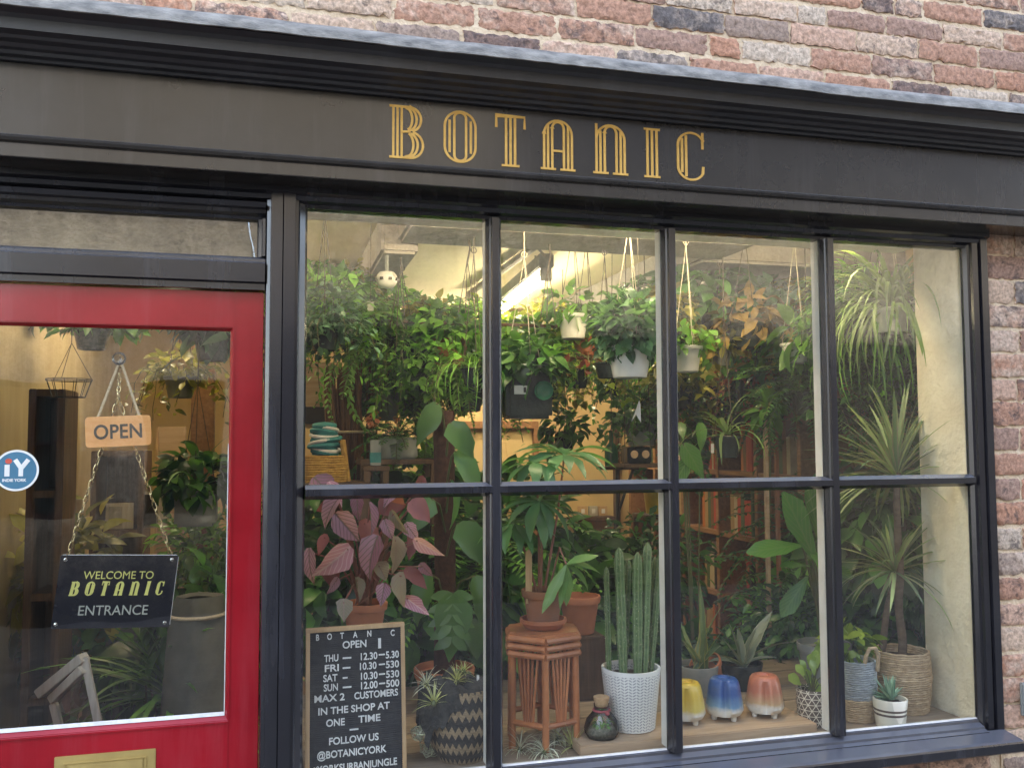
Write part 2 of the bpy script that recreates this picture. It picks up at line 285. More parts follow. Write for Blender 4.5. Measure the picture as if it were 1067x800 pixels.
def mat_stone(name='rough_limestone_wall', lo=3.25, hi=4.15):
    m, nt = new_mat(name)
    n1 = noise(nt, 3.5, 8, 0.78, dist=0.6); n2 = noise(nt, 24, 7, 0.8, dist=1.2); n3 = noise(nt, 9, 4, 0.6, sc=(1, 1, 0.12))
    c = ramp(nt, [(0.3, (0.52, 0.45, 0.36)), (0.5, (0.72, 0.62, 0.48)), (0.7, (0.84, 0.74, 0.56))], n1.outputs['Fac']).outputs[0]
    f = nd(nt, 'ShaderNodeMapRange', i_1=0.44, i_2=0.60, i_3=1.0, i_4=0.28); lk(nt, n2.outputs['Fac'], f.inputs[0]); c = mixc(nt, 1.0, c, f.outputs[0], 'MULTIPLY')
    f = nd(nt, 'ShaderNodeMapRange', i_1=0.4, i_2=0.7, i_3=0.7, i_4=1.1); lk(nt, n3.outputs['Fac'], f.inputs[0]); c = mixc(nt, 1.0, c, f.outputs[0], 'MULTIPLY')
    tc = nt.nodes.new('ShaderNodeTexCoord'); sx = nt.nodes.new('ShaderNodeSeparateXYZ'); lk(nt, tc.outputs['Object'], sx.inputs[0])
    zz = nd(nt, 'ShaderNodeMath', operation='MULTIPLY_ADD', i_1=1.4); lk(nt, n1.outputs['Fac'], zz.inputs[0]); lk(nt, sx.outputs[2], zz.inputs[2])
    f = nd(nt, 'ShaderNodeMapRange', i_1=lo, i_2=hi, i_3=0.06, i_4=1.0); lk(nt, zz.outputs[0], f.inputs[0]); c = mixc(nt, 1.0, c, f.outputs[0], 'MULTIPLY')  # shade painted in: base colour darkens downwards so the mirrored wall fades out
    p = nd(nt, 'ShaderNodeBsdfPrincipled', i_Roughness=0.9); lk(nt, c, p.inputs['Base Color']); lk(nt, bump(nt, n2.outputs['Fac'], 0.8, 0.03), p.inputs['Normal'])
    finish(nt, p.outputs[0]); return m
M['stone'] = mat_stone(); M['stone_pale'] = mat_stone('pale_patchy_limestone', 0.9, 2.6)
M['stone_low'] = surf('dark_ground_floor_render', (0.05, 0.042, 0.034), (0.03, 0.026, 0.022), 3, 0.8)
M['slate'] = surf('roof_slate', (0.05, 0.05, 0.055), (0.03, 0.03, 0.035), 8, 0.7)
M['reflected_tan'] = surf('reflected_stone_tan', (0.26, 0.21, 0.13), (0.14, 0.11, 0.07), 9, 0.8, 0.1, 0.6, 0.006, sc=(1, 1, 2))  # mottled tan painted to stand for stone mirrored in the fanlight
M['tan_wall'] = surf('tan_plaster', (0.52, 0.42, 0.24), (0.38, 0.30, 0.16), 3, 0.75, 0.1, 0.5, 0.006, sc=(2, 2, .4))
M['render'] = surf('added_house_white_render', (0.78, 0.74, 0.66), (0.66, 0.61, 0.52), 1.5, 0.9)
def mat_cobble():
    m, nt = new_mat('street_setts')
    tc = nt.nodes.new('ShaderNodeTexCoord')
    b = nd(nt, 'ShaderNodeTexBrick', i_Scale=3.2); b.inputs['Color1'].default_value = (0.11, 0.10, 0.085, 1); b.inputs['Color2'].default_value = (0.07, 0.065, 0.06, 1); b.inputs['Mortar'].default_value = (0.05, 0.045, 0.04, 1); b.inputs['Mortar Size'].default_value = 0.03
    lk(nt, tc.outputs['Object'], b.inputs['Vector'])
    n = noise(nt, 5, 6, 0.7); f = nd(nt, 'ShaderNodeMapRange', i_1=0.3, i_2=0.75, i_3=0.6, i_4=1.4); lk(nt, n.outputs['Fac'], f.inputs[0])
    c = mixc(nt, 1.0, b.outputs[0], f.outputs[0], 'MULTIPLY')
    p = nd(nt, 'ShaderNodeBsdfPrincipled', i_Roughness=0.75); lk(nt, c, p.inputs['Base Color']); lk(nt, bump(nt, b.outputs['Fac'], 0.5, -0.01), p.inputs['Normal'])
    finish(nt, p.outputs[0]); return m
M['setts'] = mat_cobble()
def mat_emit(name, col, s):
    m, nt = new_mat(name); e = nd(nt, 'ShaderNodeEmission', i_Strength=s); e.inputs[0].default_value = c4(col); finish(nt, e.outputs[0]); return m

# ------------------------------------------------------------------ mesh building
class MB:
    def __init__(self): self.v = []; self.f = []
    def raw(self, vs, fs):
        o = len(self.v); self.v += [tuple(float(c) for c in p) for p in vs]; self.f += [tuple(i+o for i in f) for f in fs]; return self
    def box(self, x0, x1, y0, y1, z0, z1, R=None, c=None):
        vs = [(x, y, z) for z in (z0, z1) for y in (y0, y1) for x in (x0, x1)]
        if R is not None:
            c = Vector(c if c is not None else ((x0+x1)/2, (y0+y1)/2, (z0+z1)/2)); vs = [tuple(R @ (Vector(p)-c)+c) for p in vs]
        return self.raw(vs, [(0, 2, 3, 1), (4, 5, 7, 6), (0, 1, 5, 4), (2, 6, 7, 3), (0, 4, 6, 2), (1, 3, 7, 5)])
    def prism(self, prof, a0, a1, axis='x', m0=0.0, m1=0.0):
        """extrude a 2-D profile: axis x -> profile (y,z); axis z -> profile (x,y); axis y -> profile (x,z)"""
        def pt(p, a): return {'x': (a, p[0], p[1]), 'y': (p[0], a, p[1]), 'z': (p[0], p[1], a)}[axis]
        n = len(prof); vs = [pt(p, a0) for p in prof]+[pt(p, a1) for p in prof]
        return self.raw(vs, [(i, (i+1) % n, (i+1) % n+n, i+n) for i in range(n)]+[tuple(range(n)), tuple(range(2*n-1, n-1, -1))])
    def lathe(self, prof, c, seg=28, R=None, cap=True):
        vs = []; fs = []; n = len(prof)
        for r, z in prof:
            for k in range(seg):
                a = 2*PI*k/seg; q = Vector((r*math.cos(a), r*math.sin(a), z))
                if R is not None: q = R @ q
                vs.append((c[0]+q.x, c[1]+q.y, c[2]+q.z))
        for i in range(n-1):
            for k in range(seg):
                k2 = (k+1) % seg; fs.append((i*seg+k, i*seg+k2, (i+1)*seg+k2, (i+1)*seg+k))
        if cap: fs.append(tuple(range(seg-1, -1, -1))); fs.append(tuple((n-1)*seg+k for k in range(seg)))
        return self.raw(vs, fs)
    def tube(self, pts, r, seg=6, closed=False):
        pts = [Vector(p) for p in pts]; n = len(pts)
        rs = r if isinstance(r, (list, tuple)) else [r]*n
        vs = []; fs = []; up = None
        for i, p in enumerate(pts):
            a = pts[(i+1) % n] if (closed or i < n-1) else p; b = pts[i-1] if (closed or i > 0) else p
            t = (a-b)
            t = t.normalized() if t.length > 1e-9 else Vector((0, 0, 1))
            if up is None: up = Vector((0, 0, 1)) if abs(t.z) < 0.9 else Vector((1, 0, 0))
            s = t.cross(up)
            if s.length < 1e-5: s = t.cross(Vector((0.3, 1, 0.2)))
            s.normalize(); up = s.cross(t).normalized()
            for k in range(seg):
                an = 2*PI*k/seg; vs.append(p+(s*math.cos(an)+up*math.sin(an))*rs[i])
        m = n if closed else n-1
        for i in range(m):
            for k in range(seg):
                k2 = (k+1) % seg; j = (i+1) % n
                fs.append((i*seg+k, i*seg+k2, j*seg+k2, j*seg+k))
        if not closed: fs.append(tuple(range(seg-1, -1, -1))); fs.append(tuple((n-1)*seg+k for k in range(seg)))
        return self.raw(vs, fs)
    def torus(self, c, R, r, M3=None, seg=14, s2=6, sx=1.0, sy=1.0):
        pts = []
        for k in range(seg):
            a = 2*PI*k/seg; q = Vector((R*sx*math.cos(a), R*sy*math.sin(a), 0))
            if M3 is not None: q = M3 @ q
            pts.append(Vector(c)+q)
        return self.tube(pts, r, s2, True)
    def sphere(self, c, r, seg=12, rings=8, sz=1.0):
        return self.lathe([(max(1e-4, r*math.sin(PI*i/rings)), -r*sz*math.cos(PI*i/rings)) for i in range(rings+1)], c, seg, cap=False)
    def build(self, name, mat, parent=None, smooth=False, bevel=0.0, loc=None, auto=None):
        me = bpy.data.meshes.new(name)
        off = origin(parent) if parent is not None else (Vector(loc) if loc is not None else self.base())
        me.from_pydata([(x-off.x, y-off.y, z-off.z) for x, y, z in self.v], [], self.f)
        if bevel:
            bm = bmesh.new(); bm.from_mesh(me); bmesh.ops.recalc_face_normals(bm, faces=bm.faces)
            ed = [e for e in bm.edges if len(e.link_faces) == 2 and e.calc_face_angle(0) > 0.5]
            bmesh.ops.bevel(bm, geom=ed, offset=bevel, segments=2, affect='EDGES', clamp_overlap=True); bm.to_mesh(me); bm.free()
        else:
            bm = bmesh.new(); bm.from_mesh(me); bmesh.ops.recalc_face_normals(bm, faces=bm.faces); bm.to_mesh(me); bm.free()
        return link(name, me, mat, parent, off, smooth)
    def base(self):
        a = np.array(self.v); lo, hi = a.min(0), a.max(0)
        return Vector(((lo[0]+hi[0])/2, (lo[1]+hi[1])/2, lo[2]))
def origin(o):
    v = Vector((0, 0, 0))
    while o is not None: v = v+Vector(o.location); o = o.parent
    return v
def link(name, me, mat, parent, off, smooth):
    for mm in (mat if isinstance(mat, (list, tuple)) else [mat]): me.materials.append(mm)
    if smooth:
        me.polygons.foreach_set('use_smooth', [True]*len(me.polygons))
        try: me.set_sharp_from_angle(angle=math.radians(42))
        except Exception: pass
    o = bpy.data.objects.new(name, me); COL.objects.link(o)
    if parent is not None: o.parent = parent
    else: o.location = off
    return o
def tag(o, label=None, cat=None, group=None, kind=None):
    if label: o['label'] = label
    if cat: o['category'] = cat
    if group: o['group'] = group
    if kind: o['kind'] = kind
    return o
def thing(name, label, cat, loc, group=None):
    o = bpy.data.objects.new(name, None); COL.objects.link(o); o.location = tuple(float(c) for c in loc); o.empty_display_size = 0.05
    return tag(o, label, cat, group)

TM = {  # leaf outlines: (steps, width at t in 0..1)
 'ovate': (5, [0.02, 0.75, 1.0, 0.85, 0.5, 0.03]),
 'heart': (6, [0.30, 0.92, 1.0, 0.88, 0.62, 0.30, 0.02]),
 'small': (3, [0.08, 1.0, 0.8, 0.03]),
 'strap': (8, [0.7, 0.95, 1.0, 0.97, 0.9, 0.78, 0.6, 0.36, 0.02]),
 'lance': (6, [0.12, 0.55, 0.9, 1.0, 0.82, 0.48, 0.02]),
 'obov': (5, [0.15, 0.45, 0.8, 1.0, 0.9, 0.15]),
 'needle': (3, [0.8, 1.0, 0.6, 0.05]),
 'arrow': (6, [0.8, 1.0, 0.86, 0.66, 0.44, 0.22, 0.01]),
}
class Leaves:
    def __init__(self): self.d = {}
    def add(self, base, d, L, W, droop=0.5, roll=0.0, t='ovate', fold=0.25, nrm=None):
        d = np.array(d, float); d /= (np.linalg.norm(d)+1e-9)
        z = np.array([0, 0, 1.0]) if nrm is None else np.array(nrm, float)
        n = z-(z@d)*d; l = np.linalg.norm(n)
        if l < 0.05: n = np.array([1.0, 0, 0])-d[0]*d; l = np.linalg.norm(n)
        n /= l; s = np.cross(d, n)
        if roll: n, s = n*math.cos(roll)+s*math.sin(roll), s*math.cos(roll)-n*math.sin(roll)
        self.d.setdefault(t, []).append(np.concatenate([np.array(base, float), d, n, s, [L, W, droop, fold]]))
        return self
    def build(self, name, mat, parent=None, loc=None):
        V = []; F = []; UV = []; off = 0
        for t, rows in self.d.items():
            A = np.array(rows); N = len(A); k, prof = TM[t]; prof = np.array(prof)
            tt = np.linspace(0, 1, k+1)
            aa = np.where(np.abs(A[:, 14]) < 1e-3, 1e-3, A[:, 14])
            ty = A[:, 1]+np.minimum(A[:, 12]*(np.sin(aa)/aa*A[:, 4]-(1-np.cos(aa))/aa*A[:, 7]), A[:, 12]*.55*A[:, 4])
            near = (A[:, 1] > .02) & (ty < .03)              # nothing grows through the window glass
            A[near, 4] *= -1; A[near, 7] *= -1; A[near, 10] *= -1
            L = A[:, 12][:, None]; W = A[:, 13][:, None]; a = np.where(np.abs(A[:, 14]) < 1e-3, 1e-3, A[:, 14])[:, None]; fo = A[:, 15][:, None]
            u = np.sin(a*tt)/a*L; w = -(1-np.cos(a*tt))/a*L
            c = A[:, None, 0:3]+u[:, :, None]*A[:, None, 3:6]+w[:, :, None]*A[:, None, 6:9]
            # local normal along the bend
            nn = np.cos(a*tt)[:, :, None]*A[:, None, 6:9]+np.sin(a*tt)[:, :, None]*A[:, None, 3:6]
            hw = (W*0.5*prof[None, :])
            wob = 1+0.10*RNG.standard_normal((N, k+1, 2))
            l = c-A[:, None, 9:12]*(hw*wob[:, :, 0])[:, :, None]+nn*(fo*hw)[:, :, None]
            r = c+A[:, None, 9:12]*(hw*wob[:, :, 1])[:, :, None]+nn*(fo*hw)[:, :, None]
            v = np.stack([l, c, r], 2).reshape(N, (k+1)*3, 3)
            uvv = np.zeros((k+1, 3, 2)); uvv[:, :, 0] = tt[:, None]; uvv[:, 0, 1] = -prof; uvv[:, 2, 1] = prof
            uvv = uvv.reshape(-1, 2)
            q = []
            for i in range(k):
                for j in range(2): q.append((i*3+j, i*3+j+1, (i+1)*3+j+1, (i+1)*3+j))
            q = np.array(q)
            F.append((q[None]+(np.arange(N)*(k+1)*3)[:, None, None]+off).reshape(-1, 4)); V.append(v.reshape(-1, 3)); UV.append(np.tile(uvv, (N, 1))); off += N*(k+1)*3
        V = np.concatenate(V); F = np.concatenate(F); UV = np.concatenate(UV)
        o = origin(parent) if parent is not None else Vector(loc if loc is not None else tuple(V.min(0)))
        V = V-np.array(o)
        me = bpy.data.meshes.new(name); me.vertices.add(len(V)); me.vertices.foreach_set('co', V.astype(np.float32).ravel())
        me.loops.add(F.size); me.loops.foreach_set('vertex_index', F.astype(np.int32).ravel())
        me.polygons.add(len(F)); me.polygons.foreach_set('loop_start', (np.arange(len(F))*4).astype(np.int32)); 
        me.update(calc_edges=True)
        ul = me.uv_layers.new(name='UVMap'); ul.data.foreach_set('uv', UV[F.ravel()].astype(np.float32).ravel())
        me.validate()
        return link(name, me, mat, parent, o, True)

def text_mb(txt, size, place, ext=0.0008, sx=1.0, align='CENTER', space=1.0, bold=0.0):
    """lettering as mesh; place(u, v, w) puts a point of the text plane into the world"""
    cu = bpy.data.curves.new('txt', 'FONT'); cu.body = txt; cu.size = size; cu.align_x = align; cu.extrude = ext; cu.space_character = space; cu.offset = bold; cu.resolution_u = 6
    ob = bpy.data.objects.new('txt', cu); COL.objects.link(ob)
    dg = bpy.context.evaluated_depsgraph_get(); me = bpy.data.meshes.new_from_object(ob.evaluated_get(dg))
    mb = MB(); mb.raw([place(v.co.x*sx, v.co.y, v.co.z) for v in me.vertices], [tuple(p.vertices) for p in me.polygons])
    bpy.data.objects.remove(ob); bpy.data.curves.remove(cu); bpy.data.meshes.remove(me)
    return mb

# ================================================================== SETTING
def structure(o): return tag(o, kind='structure')
structure(MB().box(-40, 40, -40, 0.0, -0.30, -0.10).build('street', M['setts'], loc=(0, 0, -0.3)))
structure(MB().box(-40, 40, -1.35, -0.02, -0.12, 0.0).build('pavement', surf('paving_stone', (0.26, 0.23, 0.19), (0.18, 0.16, 0.14), 6, 0.8, 0.1, 0.5, 0.005), loc=(0, 0, -0.12), bevel=0.01))
structure(MB().box(-1.2, 2.72, 0.06, 4.0, -0.12, 0.02).build('floor', M['floorboard'], loc=(0, 0, 0)))
CZ = 2.46
structure(MB().box(-1.2, 2.72, 0.06, 4.0, CZ, CZ+0.12).build('ceiling', M['ceiling'], loc=(0, 0, CZ)))
structure(MB().box(-1.2, 2.72, 3.75, 3.95, 0.02, CZ).build('wall_back', M['cream_wall'], loc=(0, 3.75, 0)))
structure(MB().box(-1.2, -1.05, 0.06, 3.75, 0.02, CZ).build('wall_left', M['tan_wall'], loc=(-1.1, 2, 0)))
structure(MB().box(2.62, 2.74, 0.22, 3.75, 0.02, CZ).build('wall_right', M['cream_wall'], loc=(2.65, 2, 0)))
structure(MB().box(2.060, 2.75, 0.0035, 0.215, 0.02, CZ).build('window_jamb', M['jamb'], loc=(2.3, 0.1, 0)))
structure(MB().box(-0.10, 2.059, 0.030, 0.30, 2.255, CZ).build('window_head', M['jamb'], loc=(1, 0.1, 2.3)))
structure(MB().box(-1.05, -0.112, 0.036, 0.20, 2.02, CZ).build('added_fanlight_backing', M['reflected_tan'], loc=(-.6, 0.1, 2.3)))  # backing added behind the fanlight, coloured like the mirrored stone
# roughcast beams that divide the ceiling
b = MB(); b.box(0.36, 1.70, 0.62, 0.92, 2.335, CZ-0.003); structure(b.build('ceiling_beam', M['beam'], loc=(1, .8, 2.3), bevel=0.012))
b = MB(); b.box(1.62, 2.615, 0.93, 3.745, 2.33, CZ-0.004); structure(b.build('bulkhead', M['beam'], loc=(2.1, 2.4, 2.3), bevel=0.012))
b = MB(); b.box(0.30, 0.44, 0.93, 3.745, 2.30, CZ-0.005); structure(b.build('ceiling_beam', M['beam'], loc=(.36, 2.4, 2.3), bevel=0.012))
LZ = 0.706
b = MB()
for k in range(5): b.box(0.012, 2.056, 0.034+k*0.172, 0.034+k*0.172+0.168, LZ-0.03, LZ-0.0005*(k % 2))
structure(b.build('window_ledge', M['ledge'], loc=(1, .5, .67), bevel=0.002))
structure(MB().box(0.012, 2.056, 0.86, 0.885, 0.02, LZ-0.032).build('ledge_front', M['darkwood'], loc=(1, .87, 0)))

# ================================================================== BRICK WALL
def brick_wall():
    mb = MB(); idx = []
    def add(mi, fn):
        n0 = len(mb.f); fn(); idx.extend([mi]*(len(mb.f)-n0))
    YF = -0.030
    add(1, lambda: mb.box(-6.0, 8.0, YF+0.0042, 0.30, 2.60, 3.50))
    add(1, lambda: mb.box(2.128, 8.0, YF+0.0046, 0.0025, -0.05, 2.598))
    add(1, lambda: mb.box(0.02, 2.126, YF+0.009, 0.028, -0.05, 0.648))
    add(2, lambda: mb.box(-6.0, 8.0, YF-0.001, 0.31, 3.50, 8.5))
    add(2, lambda: mb.box(-6.0, -1.0, YF-0.002, 0.33, -0.05, 2.598))
    rr = random.Random(5)
    def brick(x0, x1, z0, z1):
        nx, nz = max(6, int((x1-x0)/0.0105)), 7
        dep = rr.uniform(-0.0035, 0.0005); tl = rr.uniform(-0.012, 0.012)
        ph = [rr.uniform(0, 6.28) for _ in range(6)]; chip = [rr.random() for _ in range(4)]
        vs = []
        for j in range(nz+1):
            for i in range(nx+1):
                u, v = i/nx, j/nz
                x = x0+u*(x1-x0); z = z0+v*(z1-z0)+tl*(u-0.5)*0.25
                eu = min(u, 1-u)*(x1-x0); ev = min(v, 1-v)*(z1-z0)
                e = min(eu, ev); rnd = 0.003*max(0, 1-e/0.006)**2
                if e < 1e-6:
                    x += rr.gauss(0, 0.0020); z += rr.gauss(0, 0.0020)
                y = YF+dep+rnd+0.0016*math.sin(9*u*3+ph[0])*math.sin(7*v+ph[1])+rr.gauss(0, 0.0014)
                if eu < .012 and ev < .012 and chip[(u > .5)*2+(v > .5)] > .62: y += .010*chip[(u > .5)*2+(v > .5)]*(1-eu/.012)*(1-ev/.012)
                vs.append((x, y, z))
        fs = [(j*(nx+1)+i, j*(nx+1)+i+1, (j+1)*(nx+1)+i+1, (j+1)*(nx+1)+i) for j in range(nz) for i in range(nx)]
        # skirt back into the mortar
        ring = [i for i in range(nx+1)]+[(nx+1)*j+nx for j in range(1, nz+1)]+[(nx+1)*nz+i for i in range(nx-1, -1, -1)]+[(nx+1)*j for j in range(nz-1, 0, -1)]
        o = len(vs); vs += [(vs[k][0], YF+0.02, vs[k][2]) for k in ring]; m = len(ring)
        fs += [(ring[k], o+k, o+(k+1) % m, ring[(k+1) % m]) for k in range(m)]
        mb.raw(vs, fs)
    def region(xa, xb, za, zb, hh=0.0685, pitch=0.079):
        z = za; row = 0
        while z+0.05 < zb:
            h = hh+rr.uniform(-0.004, 0.004)
            x = xa-(rr.uniform(0.0, 0.22) if xa < 2 else 0.0); row += 1
            first = True
            while x < xb:
                w = (0.105 if rr.random() < 0.16 else 0.218)+rr.uniform(-0.012, 0.012)
                if first and xa > 2: w = (0.105 if row % 2 else 0.213)+rr.uniform(-0.01, 0.01)
                first = False
                xe = min(x+w, xb)
                if xe-x > 0.04: brick(x, xe, z, z+h)
                x += w+0.0085+rr.uniform(-0.002, 0.003)
            z += pitch
    add(0, lambda: region(2.136, 3.6, -0.02, 2.59))
    add(0, lambda: region(-1.4, 3.6, 2.606, 3.48, 0.0585, 0.0685))
    add(0, lambda: region(0.03, 2.12, 0.0, 0.645))
    o = mb.build('brick_wall', [M['brick'], M['mortar'], M['brickslab']], loc=(2.6, 0, 0), smooth=True)
    o.data.polygons.foreach_set('material_index', idx)
    return tag(o, 'old tumbled red and pale brick wall with cream mortar around the black shopfront', 'brick wall')
brick_wall()
pq = thing('wall_plaque', 'small dark square plate fixed low on the brick pier right of the window', 'plaque', (2.235, -0.035, 0.73))
MB().box(2.197, 2.285, -0.048, -0.034, 0.728, 0.83).build('plate', M['greypot'], pq, bevel=0.003)
MB().box(2.209, 2.273, -0.050, -0.0475, 0.741, 0.817).build('inset', M['acrylic'], pq)

# ================================================================== SHOPFRONT
sf = thing('shop_front', 'off-black painted timber shopfront with gold BOTANIC lettering, red door and four-by-two pane window', 'shopfront', (0.6, 0, 0))
XL, XR = -1.55, 2.95
fascia = MB().prism([(-.14, 2.477), (-.14, 2.309), (-.146, 2.3075), (-.154, 2.3035), (-.1575, 2.297), (-.154, 2.2905), (-.1465, 2.287), (-.1455, 2.2855), (-.1455, 2.256), (-.1435, 2.254), (0.055, 2.254), (0.055, 2.477)], XL, XR).build('fascia', M['fascia_black'], sf)
fascia['label'] = 'long black sign board reading BOTANIC in gold'
cornice = MB().prism([(0.05, 2.60), (-.26, 2.571), (-.284, 2.566), (-.285, 2.547), (-.266, 2.5405), (-.256, 2.534), (-.255, 2.509), (-.233, 2.5055), (-.226, 2.500), (-.204, 2.4985), (-.194, 2.4925), (-.180, 2.491), (-.175, 2.4840), (-.156, 2.4835), (-.152, 2.478), (0.05, 2.478)], XL-0.04, XR+.04).build('cornice', M['black_matt'], sf)
lf = MB(); pr0 = [(-.024, 2.640), (-.032, 2.622), (-.16, 2.600), (-.286, 2.580), (-.298, 2.573), (-.303, 2.562), (-.303, 2.543), (-.298, 2.5425), (-.2905, 2.568), (-.284, 2.5735), (-.03, 2.612)]
n = 150; vs = []; fs = []; m = len(pr0); rl = random.Random(3)
jit = [[0, 0]]*m
for i in range(n+1):
    x = XL-0.05+(XR-XL+0.1)*i/n
    jy = 0.0012*math.sin(x*9)+0.0006*math.sin(x*23+1)+rl.gauss(0, .0004); jz = 0.001*math.sin(x*6+2)+rl.gauss(0, .0005)
    for k, (y, z) in enumerate(pr0): vs.append((x, y+(jy if 2 < k < 9 else 0), z+(jz if 1 < k < 9 else rl.gauss(0, .002) if k < 2 else 0)))
for i in range(n):
    for k in range(m): fs.append((i*m+k, i*m+(k+1) % m, (i+1)*m+(k+1) % m, (i+1)*m+k))
fs += [tuple(range(m)), tuple(n*m+k for k in range(m-1, -1, -1))]
MB().raw(vs, fs).build('lead_flashing', M['lead'], cornice, smooth=True)

# the art-deco letters: polylines in letter units (height 1), swept as thin ribbons
def arc(cx, cz, rx, rz, a0, a1, n=14): return [(cx+rx*math.cos(math.radians(a0+(a1-a0)*i/n)), cz+rz*math.sin(math.radians(a0+(a1-a0)*i/n))) for i in range(n+1)]
def stem3(x): return [[(x+d, 0.0), (x+d, 1.0)] for d in (-.075, 0, .075)]
LET = {
 'B': (0.63, [[(.09, .02), (.09, .98)], [(.165, .02), (.165, .98)], [(.24, .02), (.24, .98)], [(.02, .98), (.38, .98)]+arc(.38, .75, .21, .23, 90, -75), [(.02, .02), (.38, .02)]+arc(.40, .265, .225, .245, -90, 80),
   [(.34, .975)]+arc(.36, .75, .15, .215, 80, -80), [(.30, .97)]+arc(.33, .75, .10, .20, 80, -80), [(.24, .50), (.40, .52)], [(.34, .03)]+arc(.37, .265, .16, .22, -80, 80), [(.30, .035)]+arc(.345, .265, .105, .215, -80, 80)]),
 'O': (0.60, [arc(.30, .70, .275, .28, 0, 180)+arc(.30, .30, .275, .28, 180, 360)+[(.575, .70)], arc(.30, .86, .105, .10, 0, 180)+arc(.30, .14, .105, .10, 180, 360)+[(.405, .86)], [(.11, .19), (.11, .81)], [(.49, .19), (.49, .81)]]),
 'T': (0.52, [[(.02, .75), (.02, .98), (.50, .98), (.50, .75)], [(.185, .02), (.185, .97)], [(.26, .02), (.26, .97)], [(.335, .02), (.335, .97)], [(.11, .02), (.41, .02)]]),
 'A': (0.62, [[(.06, .02), (.06, .70)]+arc(.31, .70, .25, .28, 180, 0)+[(.56, .02)], [(.205, .02), (.205, .82)]+arc(.31, .82, .105, .13, 180, 0)+[(.415, .02)], [(.13, .02), (.13, .88)], [(.49, .02), (.49, .88)], [(.205, .38), (.415, .38)], [(0, .02), (.27, .02)], [(.35, .02), (.62, .02)]]),
 'N': (0.63, [[(.06, .02), (.06, 1.0)], [(.06, .72)]+arc(.31, .70, .25, .28, 170, 0)+[(.56, .02)], [(.205, .02), (.205, .82)]+arc(.31, .82, .105, .14, 180, 0)+[(.415, .02)], [(.13, .02), (.13, .86)], [(.49, .02), (.49, .88)], [(0, .02), (.27, .02)], [(.35, .02), (.62, .02)]]),
 'I': (0.28, [[(.06, .02), (.06, .98)], [(.14, .02), (.14, .98)], [(.22, .02), (.22, .98)], [(0, .02), (.28, .02)], [(0, .98), (.28, .98)]]),
 'C': (0.50, [[(.47, 1.0), (.47, .66)], [(.46, .80)]+arc(.27, .72, .23, .26, 25, 180)+arc(.27, .28, .23, .26, 180, 330)+[(.48, .30)], [(.11, .16), (.11, .86)], [(.18, .08), (.18, .92)]]),
}
def ribbon(mb, pl, w, place, d0, d1):
    n = len(pl); L = []; R = []
    for i, p in enumerate(pl):
        a = pl[min(i+1, n-1)]; b = pl[max(i-1, 0)]; tx, tz = a[0]-b[0], a[1]-b[1]; l = math.hypot(tx, tz) or 1
        nx, nz = -tz/l*w/2, tx/l*w/2
        if 0 < i < n-1:
            d1x, d1z = p[0]-b[0], p[1]-b[1]; l1 = math.hypot(d1x, d1z) or 1; c = max(0.5, abs((d1x*tx+d1z*tz)/(l1*l))); nx, nz = nx/c, nz/c
        L.append((p[0]+nx, p[1]+nz)); R.append((p[0]-nx, p[1]-nz))
    vs = [place(*q, d1) for q in L]+[place(*q, d1) for q in R]+[place(*q, d0) for q in L]+[place(*q, d0) for q in R]
    fs = []
    for i in range(n-1):
        fs += [(i, i+1, n+i+1, n+i), (i, 2*n+i, 2*n+i+1, i+1), (n+i, n+i+1, 3*n+i+1, 3*n+i)]
    fs += [(0, n, 3*n, 2*n), (n-1, 2*n-1, 4*n-1, 3*n-1)]
    mb.raw(vs, fs)
def deco(mb, ch, place, w=0.042, t=0.0018):
    for k, st in enumerate(LET[ch][1]): ribbon(mb, st, w, place, 0.0, t+k*0.00016)
lz0, lz1 = 2.3205, 2.4595; LH = lz1-lz0
for ch, pl, pr in (('B', 404.5, 441), ('O', 462, 497), ('T', 516, 548), ('A', 563.5, 599.5), ('N', 618, 655), ('I', 671, 688), ('C', 704, 734)):
    x0 = P(pl, 150, -.142)[0]; x1 = P(pr, 165, -.142)[0]; sx = (x1-x0)/LET[ch][0]
    mb = MB(); deco(mb, ch, lambda u, v, d, x0=x0, sx=sx: (x0+u*sx, -.1402-d, lz0+v*LH))
    mb.build('letter', M['gold'], fascia)

MB().prism([(-.052, 2.2535), (-.052, 2.240), (-.038, 2.234), (-.034, 2.223), (-.016, 2.217), (-.014, 2.2085), (.029, 2.2085), (.029, 2.2535)], XL+.6, 2.131).build('head_rail', M['black'], sf)
# post between door and window
MB().prism([(-.1065, .028), (-.1065, -.020), (-.103, -.028), (-.094, -.030), (-.0925, -.043), (-.0640, -.045), (-.0625, -.041), (-.061, -.045), (-.032, -.045), (-.031, -.034), (-.024, -.033), (-.020, -.022), (-.006, -.014), (-.0005, -.002), (-.0005, .028)], -0.02, 2.2530, 'z').build('post', M['black'], sf)
